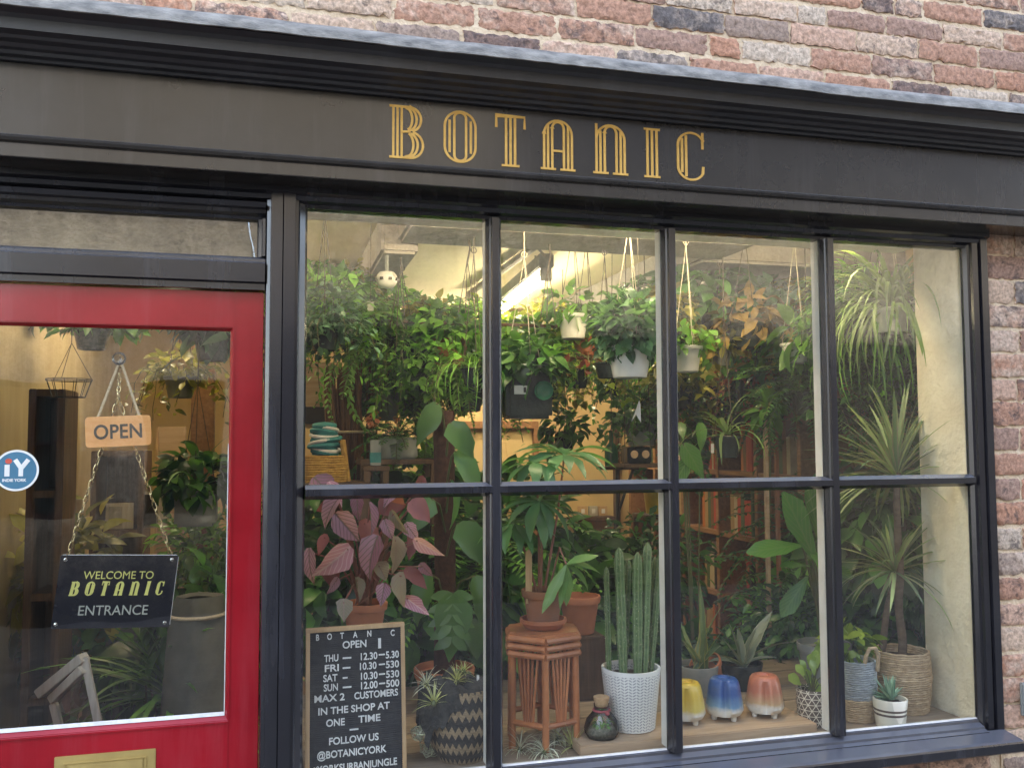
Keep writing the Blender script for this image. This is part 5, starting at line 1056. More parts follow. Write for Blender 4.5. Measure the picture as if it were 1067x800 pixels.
def book(col, y, z, th, h, d, row, lean=0.0):
    col_n = {'dark': 'black'}.get(col, col)
    r = thing('book', '%s book on the %s shelf of the bookcase' % (col_n, row), 'book', (SX+.03+d/2, y+th/2, z), 'books on the bookcase')
    o = Vector((SX+.03, y, z)); mb = MB()
    mb.box(o.x, o.x+.004, y, y+th, z, z+h); mb.box(o.x+.004, o.x+d, y, y+.003, z, z+h); mb.box(o.x+.004, o.x+d, y+th-.003, y+th, z, z+h); mb.build('cover', M['bk_'+col], r)
    MB().box(o.x+.005, o.x+d-.004, y+.0031, y+th-.0031, z+.003, z+h-.004).build('pages', M['pages'], r)
    if lean: r.rotation_euler = (lean, 0, 0)
rb = random.Random(21)
ROWN = {1: 'bottom', 2: 'low', 3: 'middle', 4: 'upper'}
PLAN = {(1, 0): 6, (1, 1): 5, (1, 2): 4, (1, 3): 6, (2, 0): 3, (2, 1): 2, (2, 2): 5, (2, 3): 5, (3, 0): 3, (3, 1): 7, (3, 2): 5, (3, 3): 6, (4, 0): 4, (4, 1): 4, (4, 2): 4, (4, 3): 4}
PLAN.update({(1, 4): 5, (2, 4): 5, (3, 4): 6, (4, 4): 4})
for (row, bay), nb in PLAN.items():
    y = BY[bay]+.02+rb.uniform(0, .12)
    for k in range(nb):
        th = rb.uniform(.014, .042); h = rb.uniform(.18, .275)
        if y+th > BY[bay+1]-.02: break
        book(rb.choice(['red', 'orange', 'cream', 'green', 'brown', 'tan', 'dark', 'brown', 'tan', 'green', 'cream', 'red']), y, zs[row]+.0005, th, h, rb.uniform(.13, .18), ROWN[row]); y += th+.0015
# bright yellow watering pot on the shelf
q = P(684, 521, 2.0); r = thing('yellow_pot', 'bright yellow pot half hidden by the second glazing bar', 'pot', (q[0], 2.0, q[2]-.07)); potmesh((q[0], 2.0, q[2]-.07), .055, .07, .14).build('pot', M['yellow'], r, smooth=True); shelfstand('dark stand under the bright yellow pot', (q[0], 2.0, q[2]-.0705), .2, .2)
q = P(797, 468, 1.0)
for i, (px, mt_, l) in enumerate(((797, 'plank', 'pale wooden stake standing upright in the third pane'), (808, 'terracotta2', 'red brown wooden stake right of the pale one'))):
    q = P(px, 432, 1.0+.1*i); r = thing('wooden_stake', l, 'stake', (q[0], q[1], .02)); MB().box(q[0]-.008, q[0]+.008, q[1]-.008, q[1]+.008, .02, q[2]).build('stake', M[mt_], r, bevel=.001)
q = P(801, 407, 1.0); r = thing('flower', 'single yellow orange bloom above the stakes in the third pane', 'flower', tuple(q)); L = Leaves(); bush(L, q, (.014, .014, .018), 26, .020, .012, 'obov', .4); L.build('petals', leafmat('petals_yellow', (.55, .24, .03), (.75, .45, .08)), r); L = Leaves(); bush(L, q-np.array([0, 0, .08]), (.06, .06, .06), 26, .09, .045, 'ovate', .6); L.build('foliage', M['lf_mid'], r); MB().tube([tuple(q), (q[0], 1.0, q[2]-.3), (q[0]-.02, 1.02, .72)], .004).build('stem', M['stem'], r)

# ================================================================== DOOR AREA FURNITURE
q = P(72, 402, .55); r = thing('wire_basket', 'empty black wire basket hanging behind the door glass', 'basket', (q[0], .55, q[2]-.03)); mb = MB()
zt, zb, R1, R2 = q[2]+.020, q[2]-.034, .064, .046
for z, R_ in ((zt, R1), (zb, R2), (zt-.004, R1)): mb.torus((q[0], .55, z), R_, .0013, None, 28, 5)
for k in range(12): a = k*PI/6; mb.tube([(q[0]+R1*math.cos(a), .55+R1*math.sin(a), zt), (q[0]+R2*math.cos(a), .55+R2*math.sin(a), zb)], .0011, 4)
for k in range(3): a = k*PI/3; mb.tube([(q[0]-R2*math.cos(a), .55-R2*math.sin(a), zb), (q[0]+R2*math.cos(a), .55+R2*math.sin(a), zb)], .0011, 4)
mb.build('basket', M['blackmetal'], r); mb = MB()
for k in range(3): a = k*2*PI/3+.4; mb.tube([(q[0]+R1*math.cos(a), .55+R1*math.sin(a), zt), (q[0]+.004, .55, q[2]+.13)], .0011, 4)
mb.tube([(q[0]+.004, .55, q[2]+.13), (q[0]+.004, .55, CZ)], .0013, 4); mb.build('hanger', M['blackmetal'], r)
# white washed house-shaped frame low behind the door
q = P(82, 752, .42); r = thing('wooden_cloche', 'whitewashed wooden house-shaped frame leaning low behind the door glass', 'wooden frame', (q[0], .42, .52)); mb = MB()
A = P(42, 722, .46); B = P(88, 684, .40); C_ = P(112, 760, .40); D_ = P(66, 770, .45); E_ = P(112, 800, .40); F_ = P(72, 800, .45)
def bar(mb, a, b, w=.012, t=.008):
    a, b = Vector(a), Vector(b); d = b-a; q_ = d.to_track_quat('X', 'Z').to_matrix(); c = (a+b)/2; l = d.length
    return mb.box(c.x-l/2, c.x+l/2, c.y-t, c.y+t, c.z-w, c.z+w, R=q_, c=c)
bar(mb, A, B, .013, .02); mb.build('roof_board', M['greywood'], r, bevel=.002); mb = MB(); bar(mb, tuple(np.array(A)+np.array([.03, .0, -.02])), tuple(np.array(B)+np.array([.0, -.012, -.03])), .012, .012); mb.build('rail', M['greywood'], r, bevel=.002)
for a, b in ((B, E_), (np.array(A)+np.array([.035, 0, -.03]), F_)): mb = MB(); b2 = np.array(b); b2 = b2+(b2-np.array(a))*2.2; bar(mb, a, b2, .010, .010); mb.build('leg', M['greywood'], r, bevel=.002)
mb = MB(); a = np.array(A)+np.array([.04, .006, -.05]); b = np.array(B)+np.array([.0, .006, -.03]); mb.raw([tuple(a), tuple(b), tuple(np.array(C_)), tuple(np.array(D_))], [(0, 1, 2, 3)]); mb.build('glazing', M['jar'], r)
# furniture in the dim of the shop behind the door
def cabinet(name, label, cat, px0, py0, px1, Y, mat, zb=.02, d=.3, shelves=3):
    a, b_ = P(px0, py0, Y), P(px1, py0, Y); r = thing(name, label, cat, ((a[0]+b_[0])/2, Y+d/2, zb)); t = .025
    mb = MB(); mb.box(a[0], a[0]+t, Y, Y+d, zb, a[2]); mb.box(b_[0]-t, b_[0], Y, Y+d, zb, a[2]); mb.box(a[0]+t, b_[0]-t, Y+d-.015, Y+d-.001, zb, a[2]); mb.build('carcass', M[mat], r, bevel=.003)
    for k in range(shelves+1):
        z = zb+(a[2]-zb)*k/shelves; MB().box(a[0]+t+.0005, b_[0]-t-.0005, Y+.002, Y+d-.0155, max(zb+.001, z-t), max(zb+.02, z)-.0005).build('shelf', M[mat], r)
    return r, a, b_
r, a, b_ = cabinet('shelf_unit', 'dark shelf unit stacked with small frames and pots behind the OPEN sign', 'shelf unit', 95, 470, 150, 2.3, 'darkwood', shelves=4)
rb = random.Random(4)
for k in range(4):
    z = .02+(a[2]-.02)*(k+1)/4
    if k < 3:
        for j in range(2):
            x = a[0]+.06+j*.16; hh = rb.uniform(.10, .20); o = thing('framed_card', 'small framed card propped on the dark shelf unit behind the door', 'framed card', (x+.06, 2.36, z), 'framed cards on the shelf unit')
            MB().box(x, x+rb.uniform(.09, .13), 2.36, 2.375, z+.0005, z+hh).build('frame', M[rb.choice(['greywood', 'framewood', 'card'])], o, bevel=.002)
            MB().box(x+.015, x+.075, 2.355, 2.3595, z+.015, z+hh-.015).build('print', M[rb.choice(['ink', 'greypot', 'beam'])], o)
cabinet('tall_cupboard', 'tall dark brown cupboard standing left behind the door glass', 'cupboard', 30, 405, 68, 1.02, 'darkwood', d=.22, shelves=5)
r, a, b_ = cabinet('side_table', 'dark slatted side table standing low behind the welcome sign', 'table', 118, 690, 178, 1.5, 'darkwood', shelves=1)
q = (b_[0]-.16, 1.62, a[2]); o = thing('grey_box', 'plain grey box on the side table just below the welcome sign', 'box', q); MB().box(q[0]-.12, q[0]+.12, 1.55, 1.72, q[2]+.0005, q[2]+.10).build('box', M['greypot'], o, bevel=.004); MB().box(q[0]-.124, q[0]+.124, 1.546, 1.724, q[2]+.1005, q[2]+.125).build('lid', M['greypot'], o, bevel=.004)
a = P(212, 420, 1.9); r = thing('timber_post', 'red brown timber post standing behind the right edge of the door glass', 'post', (a[0], 1.9, .02)); MB().box(a[0]-.05, a[0]+.05, 1.86, 1.94, .021, CZ-.001).build('post', M['shelfwood'], r, bevel=.004); MB().box(a[0]-.062, a[0]+.062, 1.85, 1.95, .0205, .12).build('foot', M['shelfwood'], r, bevel=.004)
a = P(178, 560, 2.8); r = thing('paper_roll', 'pale upright board leaning in the dim behind the welcome sign chain', 'board', (a[0], 2.8, .02)); mb = MB(); mb.box(a[0]-.07, a[0]+.07, 2.78, 2.80, .021, a[2]+.6); mb.build('board', M['plank'], r, bevel=.004); MB().box(a[0]-.08, a[0]-.0705, 2.775, 2.805, .021, a[2]+.6).build('edge', M['framewood'], r)
q = P(205, 690, .75); r = thing('linen_sack', 'tall pale sack standing behind the lower right of the door glass', 'sack', (q[0], .75, .02)); mb = MB(); rs = random.Random(2); zt = P(205, 620, .75)[2]
pr = [(.10, 0), (.125, .02), (.12, .3), (.115, .5), (.10, .75), (.085, zt-.06), (.075, zt-.02), (.06, zt-.03)]
mb.lathe(pr, (q[0], .75, .02), 24, cap=False); mb.v = [(x+.012*math.sin(z*21+x*40), y+.012*math.sin(z*17+y*30), z) for x, y, z in mb.v]; mb.build('sack', surf('linen', (.15, .14, .105), (.07, .065, .05), 6, .9), r, smooth=True); MB().torus((q[0], .75, zt-.06), .088, .006, None, 20, 6).build('tie', M['rope'], r)

# ================================================================== WINDOW LEDGE
def standing(px, py, Z): return PZ(px, py, Z)
pk = thing('wooden_plank', 'thick pale wooden plank lying along the window ledge under the pots', 'plank', (1.14, .15, LZ))
MB().box(.765, 1.525, .045, .285, LZ+.0005, LZ+.030).build('board', M['plank'], pk, bevel=.003)
PZT = LZ+.0302
# cactus
c = standing(658, 757, PZT); s = S(c); rt, rbm, hh = 31*s, 24.5*s, 62*s
cp = thing('potted_cactus', 'tall columnar cactus cluster in a white dash-patterned pot on the plank', 'potted cactus', tuple(c))
def dashpot():
    m, nt = new_mat('white_pot_black_dashes')
    tc = nt.nodes.new('ShaderNodeTexCoord'); sx = nt.nodes.new('ShaderNodeSeparateXYZ'); lk(nt, tc.outputs['Object'], sx.inputs[0])
    at = nd(nt, 'ShaderNodeMath', operation='ARCTAN2'); lk(nt, sx.outputs[1], at.inputs[0]); lk(nt, sx.outputs[0], at.inputs[1])
    u = nd(nt, 'ShaderNodeMath', operation='MULTIPLY', i_1=46/(2*PI)); lk(nt, at.outputs[0], u.inputs[0])
    v = nd(nt, 'ShaderNodeMath', operation='MULTIPLY', i_1=115.0); lk(nt, sx.outputs[2], v.inputs[0])
    fl = nd(nt, 'ShaderNodeMath', operation='FLOOR'); lk(nt, u.outputs[0], fl.inputs[0])
    fu = nd(nt, 'ShaderNodeMath', operation='FRACT'); lk(nt, u.outputs[0], fu.inputs[0])
    du = nd(nt, 'ShaderNodeMath', operation='SUBTRACT', i_1=.5); lk(nt, fu.outputs[0], du.inputs[0])
    # slanted dashes, leaning the other way in every second column
    md = nd(nt, 'ShaderNodeMath', operation='MODULO', i_1=2.0); lk(nt, fl.outputs[0], md.inputs[0]); ab0 = nd(nt, 'ShaderNodeMath', operation='ABSOLUTE'); lk(nt, md.outputs[0], ab0.inputs[0])
    sg = nd(nt, 'ShaderNodeMath', operation='MULTIPLY_ADD', i_1=2.0, i_2=-1.0); lk(nt, ab0.outputs[0], sg.inputs[0])
    sl = nd(nt, 'ShaderNodeMath', operation='MULTIPLY'); lk(nt, du.outputs[0], sl.inputs[0]); lk(nt, sg.outputs[0], sl.inputs[1])
    vv = nd(nt, 'ShaderNodeMath', operation='MULTIPLY_ADD', i_1=.9); lk(nt, sl.outputs[0], vv.inputs[0]); lk(nt, v.outputs[0], vv.inputs[2])
    fv = nd(nt, 'ShaderNodeMath', operation='FRACT'); lk(nt, vv.outputs[0], fv.inputs[0])
    a1 = nd(nt, 'ShaderNodeMath', operation='LESS_THAN', i_1=.34); lk(nt, fv.outputs[0], a1.inputs[0])
    ab = nd(nt, 'ShaderNodeMath', operation='ABSOLUTE'); lk(nt, du.outputs[0], ab.inputs[0]); a2 = nd(nt, 'ShaderNodeMath', operation='LESS_THAN', i_1=.34); lk(nt, ab.outputs[0], a2.inputs[0])
    mu = nd(nt, 'ShaderNodeMath', operation='MULTIPLY'); lk(nt, a1.outputs[0], mu.inputs[0]); lk(nt, a2.outputs[0], mu.inputs[1])
    lim = nd(nt, 'ShaderNodeMath', operation='LESS_THAN', i_1=hh-.012); lk(nt, sx.outputs[2], lim.inputs[0]); mu2 = nd(nt, 'ShaderNodeMath', operation='MULTIPLY'); lk(nt, mu.outputs[0], mu2.inputs[0]); lk(nt, lim.outputs[0], mu2.inputs[1])
    col = mixc(nt, mu2.outputs[0], (.78, .77, .74), (.16, .17, .20))
    p = nd(nt, 'ShaderNodeBsdfPrincipled', i_Roughness=.4); lk(nt, col, p.inputs['Base Color']); finish(nt, p.outputs[0]); return m
potmesh(tuple(c), rbm, rt, hh, th=.007, seg=48).build('pot', dashpot(), cp, smooth=True); soil(c, rt*.9, hh-.028, cp)
def column(mb, b, h, r, ribs=7, lean=(0, 0), seed=0):
    rs = random.Random(seed); n = 26; seg = ribs*4; vs = []; fs = []
    for i in range(n+1):
        u = i/n; rr_ = r*(.78+.22*min(1, u*4))*(1-max(0, (u-.93)/.07)**2*.85)*(1+.05*math.sin(u*23+seed)+.03*math.sin(u*61+seed))
        for k in range(seg):
            a = 2*PI*k/seg; q_ = rr_*(1+.16*math.cos(a*ribs)); vs.append((b[0]+lean[0]*u+q_*math.cos(a), b[1]+lean[1]*u+q_*math.sin(a), b[2]+h*u))
    for i in range(n):
        for k in range(seg): fs.append((i*seg+k, i*seg+(k+1) % seg, (i+1)*seg+(k+1) % seg, (i+1)*seg+k))
    fs.append(tuple(n*seg+k for k in range(seg))); mb.raw(vs, fs)
def cactusmat():
    m, nt = new_mat('cactus_skin'); n = noise(nt, 22, 5, sc=(.5, .5, 2.5)); n2 = noise(nt, 130, 2)
    tc = nt.nodes.new('ShaderNodeTexCoord'); sx = nt.nodes.new('ShaderNodeSeparateXYZ'); lk(nt, tc.outputs['Object'], sx.inputs[0])
    g = nt.nodes.new('ShaderNodeNewGeometry')
    col = ramp(nt, [(.3, (.05, .105, .035)), (.7, (.15, .235, .085))], n.outputs['Fac']).outputs[0]
    pt = nd(nt, 'ShaderNodeMapRange', i_1=.5, i_2=.56, i_3=0, i_4=.8); lk(nt, g.outputs['Pointiness'], pt.inputs[0]); col = mixc(nt, pt.outputs[0], col, (.20, .27, .12))
    sp = nd(nt, 'ShaderNodeMapRange', i_1=.62, i_2=.68, i_3=0, i_4=.6); lk(nt, n2.outputs['Fac'], sp.inputs[0]); col = mixc(nt, sp.outputs[0], col, (.38, .36, .22))
    p = nd(nt, 'ShaderNodeBsdfPrincipled', i_Roughness=.55); lk(nt, col, p.inputs['Base Color']); lk(nt, bump(nt, n2.outputs['Fac'], .3, .003), p.inputs['Normal']); finish(nt, p.outputs[0]); return m
cm = cactusmat()
for i, (dx, dy, top, w) in enumerate(((-25, .03, 590, 5), (-12.5, -.012, 570, 8), (-3, .035, 582, 6), (6, -.02, 575, 8.2), (16, -.012, 565, 8), (23.5, .03, 580, 6), (29.5, .01, 574, 5.6))):
    x = c[0]+dx*s*.80; y = c[1]+dy; b0 = (x, y, c[2]+hh-.034); tp = P(658+dx*1.05, top, y); mb = MB(); column(mb, b0, tp[2]-b0[2], w*s*.56, 6+i % 2, (tp[0]-x, 0), i); mb.build('column', cm, cp, smooth=True)
    sp = Leaves(); rs = np.random.default_rng(i)
    for k in range(150):
        u = rs.random(); a = rs.random()*2*PI; q_ = np.array([x+(tp[0]-x)*u, y, b0[2]+(tp[2]-b0[2])*u]); d = np.array([math.cos(a), math.sin(a), rs.normal(0, .5)]); sp.add(q_+np.array([d[0], d[1], 0])*w*s*.60, d, .006, .0009, .1, 0, 'needle')
    sp.build('spines', M['lf_air'], cp)
# corked terrarium bottle
c = standing(627, 767, PZT); s = S(c); tb = thing('terrarium_bottle', 'small round corked glass bottle terrarium at the left end of the plank', 'terrarium', tuple(c))
MB().lathe([(.001, 0), (15*s, .001), (18*s, 5*s), (18.5*s, 10*s), (16*s, 18*s), (10*s, 25*s), (7.5*s, 29*s), (8*s, 34*s)], tuple(c), 28, cap=False).build('bottle', M['jar'], tb, smooth=True)
MB().lathe([(.001, 31.5*s), (6.6*s, 31.6*s), (8.4*s, 40*s), (8.2*s, 41*s), (.001, 41.2*s)], tuple(c), 20, cap=False).build('cork', M['cork'], tb, smooth=True)
MB().lathe([(.001, 1.5*s), (14*s, 1.6*s), (16.5*s, 5*s), (14*s, 9*s), (6*s, 11*s), (.001, 10*s)], tuple(c), 18, cap=False).build('gravel', surf('terrarium_gravel', (.22, .21, .16), (.45, .42, .33), 160, .9, .05, .8, .01), tb)
L = Leaves(); bush(L, c+np.array([0, 0, 15*s]), (10*s, 10*s, 5*s), 60, 5*s, 2.6*s, 'ovate'); L.build('moss', M['lf_fresh'], tb)
MB().sphere((c[0]-2*s, c[1], c[2]+15*s), 3.2*s).sphere((c[0]-2*s, c[1], c[2]+19*s), 2.2*s).build('figure', M['plastic_white'], tb, smooth=True)
rd = MB(); rd.torus((c[0], c[1], c[2]+27.5*s), 8.6*s, 1.2*s, None, 20, 6); rd.sphere((c[0]+3*s, c[1]-9*s, c[2]+26*s), 2.6*s, 10, 6); rd.build('ribbon', surf('pink_ribbon', (.45, .10, .11), None, 40, .6), tb, smooth=True)
# three bell pots with little feet
def bellmat(name, top, mid, h):
    m, nt = new_mat(name); tc = nt.nodes.new('ShaderNodeTexCoord'); sx = nt.nodes.new('ShaderNodeSeparateXYZ'); lk(nt, tc.outputs['Object'], sx.inputs[0])
    n = noise(nt, 30, 4); ad = nd(nt, 'ShaderNodeMath', operation='MULTIPLY_ADD', i_1=.22*h, i_2=-.11*h); lk(nt, n.outputs['Fac'], ad.inputs[0]); sm = nd(nt, 'ShaderNodeMath', operation='ADD'); lk(nt, sx.outputs[2], sm.inputs[0]); lk(nt, ad.outputs[0], sm.inputs[1])
    mr = nd(nt, 'ShaderNodeMapRange', i_1=0, i_2=h); lk(nt, sm.outputs[0], mr.inputs[0])
    col = ramp(nt, [(.25, (.74, .72, .66)), (.36, mid), (.60, top)], mr.outputs[0]).outputs[0]
    p = nd(nt, 'ShaderNodeBsdfPrincipled', i_Roughness=.34); p.inputs['Coat Weight'].default_value = .25; p.inputs['Coat Roughness'].default_value = .12; lk(nt, col, p.inputs['Base Color']); lk(nt, bump(nt, n.outputs['Fac'], .12, .003), p.inputs['Normal']); finish(nt, p.outputs[0]); return m
def bell(label, px, py, mat):
    c = standing(px, py, PZT); s = S(c); W, H = 19.5*s, 42*s; r = thing('bell_pot', label, 'ceramic pot', tuple(c)); f = 4*s
    pr = [(.001, f), (.55*W, f), (.86*W, f+.04*H), (1.0*W, f+.16*H), (.97*W, f+.30*H), (.90*W, f+.50*H), (.83*W, f+.70*H), (.76*W, f+.82*H), (.66*W, f+.885*H), (.52*W, f+.91*H), (.34*W, f+.905*H), (.30*W, f+.86*H), (.001, f+.85*H)]
    mb = MB(); seg = 80; mb.lathe(pr, tuple(c), seg, cap=False)
    # the front carries a raised flap edged by a groove
    V = []
    for x, y, z in mb.v:
        a = math.atan2(y-c[1], x-c[0]); da = (a+PI*.64+PI) % (2*PI)-PI; u = (z-c[2]-f)/H
        k = 1.0
        if .10 < u < .82: k = 1-.20*math.exp(-(da/.16)**2)+.09*math.exp(-((da-.34)/.14)**2)+.05*math.exp(-((da-.75)/.4)**2)
        V.append((c[0]+(x-c[0])*k, c[1]+(y-c[1])*k, z))
    mb.v = V; mb.build('body', mat(H+f), r, smooth=True)
    for k in range(3): a = -PI/2+.45+k*2*PI/3; MB().lathe([(.001, 0), (2.6*s, .0), (3.0*s, 2*s), (3.4*s, f+.06*H)], (c[0]+.58*W*math.cos(a), c[1]+.58*W*math.sin(a), c[2]), 12).build('foot', M['whitepot'], r, smooth=True)
bell('glossy yellow and white bell pot half hidden behind the glazing bar', 715.5, 752, lambda h: bellmat('glaze_yellow', (.66, .46, .05), (.66, .52, .12), h))
bell('glossy blue and white bell pot in the middle of the plank', 755, 748, lambda h: bellmat('glaze_blue', (.028, .09, .30), (.16, .30, .46), h))
bell('glossy salmon red and cream bell pot near the right end of the plank', 797, 745, lambda h: bellmat('glaze_red', (.50, .17, .095), (.55, .36, .19), h))
# triangle-pattern pot with clusia
def trimat():
    m, nt = new_mat('dark_pot_cream_triangles'); tc = nt.nodes.new('ShaderNodeTexCoord'); sx = nt.nodes.new('ShaderNodeSeparateXYZ'); lk(nt, tc.outputs['Object'], sx.inputs[0])
    at = nd(nt, 'ShaderNodeMath', operation='ARCTAN2'); lk(nt, sx.outputs[1], at.inputs[0]); lk(nt, sx.outputs[0], at.inputs[1])
    u = nd(nt, 'ShaderNodeMath', operation='MULTIPLY', i_1=13/(2*PI)); lk(nt, at.outputs[0], u.inputs[0]); v = nd(nt, 'ShaderNodeMath', operation='MULTIPLY', i_1=1/.0175); lk(nt, sx.outputs[2], v.inputs[0])
    lines = None
    for su, sv in ((0, 1), (1, .5), (1, -.5)):
        a = nd(nt, 'ShaderNodeMath', operation='MULTIPLY', i_1=float(su)); lk(nt, u.outputs[0], a.inputs[0]); b2 = nd(nt, 'ShaderNodeMath', operation='MULTIPLY_ADD', i_1=float(sv)); lk(nt, v.outputs[0], b2.inputs[0]); lk(nt, a.outputs[0], b2.inputs[2])
        fr = nd(nt, 'ShaderNodeMath', operation='PINGPONG', i_1=.5); lk(nt, b2.outputs[0], fr.inputs[0]); ls = nd(nt, 'ShaderNodeMath', operation='LESS_THAN', i_1=.06); lk(nt, fr.outputs[0], ls.inputs[0])
        if lines is None: lines = ls
        else: mx = nd(nt, 'ShaderNodeMath', operation='MAXIMUM'); lk(nt, lines.outputs[0], mx.inputs[0]); lk(nt, ls.outputs[0], mx.inputs[1]); lines = mx
    col = mixc(nt, lines.outputs[0], (.11, .085, .07), (.66, .60, .48)); p = nd(nt, 'ShaderNodeBsdfPrincipled', i_Roughness=.5); lk(nt, col, p.inputs['Base Color']); finish(nt, p.outputs[0]); return m
c = standing(847, 754, LZ); s = S(c); r = thing('clusia_plant', 'round leaved lime green plant in a dark pot with cream triangles', 'potted plant', tuple(c))
potmesh(tuple(c), 15*s, 16.5*s, 37*s).build('pot', trimat(), r, smooth=True); soil(c, 15*s, 30*s, r); L = Leaves(); ST = MB(); rs = random.Random(5)
for px, py, l in ((836, 701, 14), (830, 709, 13), (845, 690, 12), (853, 690, 12), (848, 697, 13), (842, 706, 12), (852, 718, 12), (857, 700, 12), (838, 694, 10), (856, 683, 11), (846, 713, 11), (860, 709, 13), (835, 699, 11), (850, 686, 12)):
    e = P(px, py, c[1]+rs.uniform(-.03, .03)); b0 = np.array([c[0], c[1], c[2]+30*s]); d = vnorm(e-b0); d[1] = rs.uniform(-.15, .15); d = vnorm(d); L.add(e-d*l*s*.5, d, l*s*1.25, l*s*.85, .4, rs.uniform(-.3, .3), 'obov', .2, nrm=(rs.uniform(-.5, .5), -1, .6)); ST.tube([tuple(b0), tuple((b0+e)/2+np.array([0, 0, .01])), tuple(e-vnorm(d)*l*s*.5)], .0018, 5)
L.build('foliage', M['lf_clusia'], r); ST.build('stem', M['stem'], r)
# grey and straw basket with a handle
def coilbasket(name, label, c, prof, mat, rcoil, cat='basket', mat2=None, split=0):
    r = thing(name, label, cat, tuple(c)); H = prof[-1][1]; n = int(H/(rcoil*1.7)); groups = [MB(), MB()]
    for k in range(n):
        z = rcoil+k*(H-rcoil)/n; R_ = np.interp(z, [p[1] for p in prof], [p[0] for p in prof])
        pts = [(c[0]+(R_+.0012*math.sin(a*17+k*2.1))*math.cos(a), c[1]+(R_+.0012*math.sin(a*17+k*2.1))*math.sin(a), c[2]+z+.0012*math.sin(a*11+k)) for a in [2*PI*j/44 for j in range(44)]]
        groups[0 if (mat2 is None or z > split) else 1].tube(pts, rcoil*(1+.1*math.sin(k*3)), 6, True)
    groups[0].build('weave', mat, r, smooth=True)
    if mat2 is not None: groups[1].build('base', mat2, r, smooth=True)
    MB().lathe([(.001, .004), (prof[0][0]-.003, .004), (prof[-1][0]-.005, H-.03), (.001, H-.028)], tuple(c), 24, cap=False).build('lining', M['soil'], r)
    return r
straw = surf('seagrass', (.60, .46, .29), (.42, .30, .18), 60, .85, .05, .8, .004, island=.15)
grass2 = surf('grey_seagrass', (.42, .45, .46), (.30, .33, .35), 60, .85, .05, .8, .004, island=.1)
c = standing(893, 748, LZ); s = S(c); r = coilbasket('handled_basket', 'grey basket with a straw base and looped handle beside the striped pot', c, [(18*s, 0), (19.5*s, 35*s), (19*s, 62*s)], grass2, 1.35*s, mat2=straw, split=22*s)
mb = MB(); mb.tube([(c[0]+.012+dx*s, c[1]-19*s+dy, c[2]+z*s) for dx, dy, z in ((-6, .004, 58), (-6, -.004, 68), (-2, -.006, 76), (5, -.006, 76), (9, -.004, 68), (8, .0, 52))], 2.0*s, 7); mb.build('handle', straw, r, smooth=True)
L = Leaves(); bush(L, c+np.array([0, .02, 76*s]), (26*s, 20*s, 16*s), 60, 20*s, 11*s, 'ovate'); L.build('foliage', M['lf_lime'], r)
# seagrass basket with the tall dracaena
c = standing(941, 738, LZ); s = S(c); db = coilbasket('tall_dracaena', 'tall dracaena tree with two leaf heads growing from a straw basket', c, [(24*s, 0), (28*s, 35*s), (26*s, 62*s)], straw, 1.35*s, cat='potted tree')
t0 = np.array([c[0], c[1], c[2]+40*s]); h1 = P(934, 492, c[1]+.02); h2 = P(932, 596, c[1]+.02)
mb = MB(); n = 16; mb.tube([tuple(t0+(h1-t0)*k/n+np.array([.004*math.sin(k*.9), .003*math.cos(k*1.3), 0])) for k in range(n+1)], [.0145-.004*k/n+.0006*(k % 2) for k in range(n+1)], 10)
t1 = t0+np.array([-22*s, .03, 0]); mb.tube([tuple(t1+(h2-t1)*k/8+np.array([.004*math.sin(k), 0, 0])) for k in range(9)], [.013-.004*k/8 for k in range(9)], 10); mb.build('trunk', M['bark'], db, smooth=True)
L = Leaves(); rosette(L, h1+np.array([0, 0, -.02]), 85, 92*s, 4.6*s, (.15, 1.3), (3, 105), lv=.25); rosette(L, h2, 62, 66*s, 4.2*s, (.15, 1.2), (3, 110), lv=.25)
L.build('foliage', M['lf_dracaena'], db)
# striped pot with succulent
c = standing(928, 756, LZ); s = S(c); r = thing('potted_succulent', 'small spiky succulent in a cream pot with two brown stripes', 'potted succulent', tuple(c))
def stripemat(h):
    m, nt = new_mat('cream_pot_stripes'); tc = nt.nodes.new('ShaderNodeTexCoord'); sx = nt.nodes.new('ShaderNodeSeparateXYZ'); lk(nt, tc.outputs['Object'], sx.inputs[0]); mr = nd(nt, 'ShaderNodeMapRange', i_1=0, i_2=h); lk(nt, sx.outputs[2], mr.inputs[0])
    cr, br = (.72, .68, .57), (.10, .07, .06); col = ramp(nt, [(0, cr), (.44, br), (.52, cr), (.59, br), (.67, cr)], mr.outputs[0], 'CONSTANT').outputs[0]
    p = nd(nt, 'ShaderNodeBsdfPrincipled', i_Roughness=.4); lk(nt, col, p.inputs['Base Color']); finish(nt, p.outputs[0]); return m
potmesh(tuple(c), 14.5*s, 17.5*s, 29*s).build('pot', stripemat(29*s), r, smooth=True); soil(c, 15*s, 24*s, r); L = Leaves(); rosette(L, (c[0], c[1], c[2]+26*s), 42, 22*s, 5.0*s, (-.3, .5), (5, 88), 'arrow', .45, rb=.004); L.build('foliage', M['lf_succ'], r)

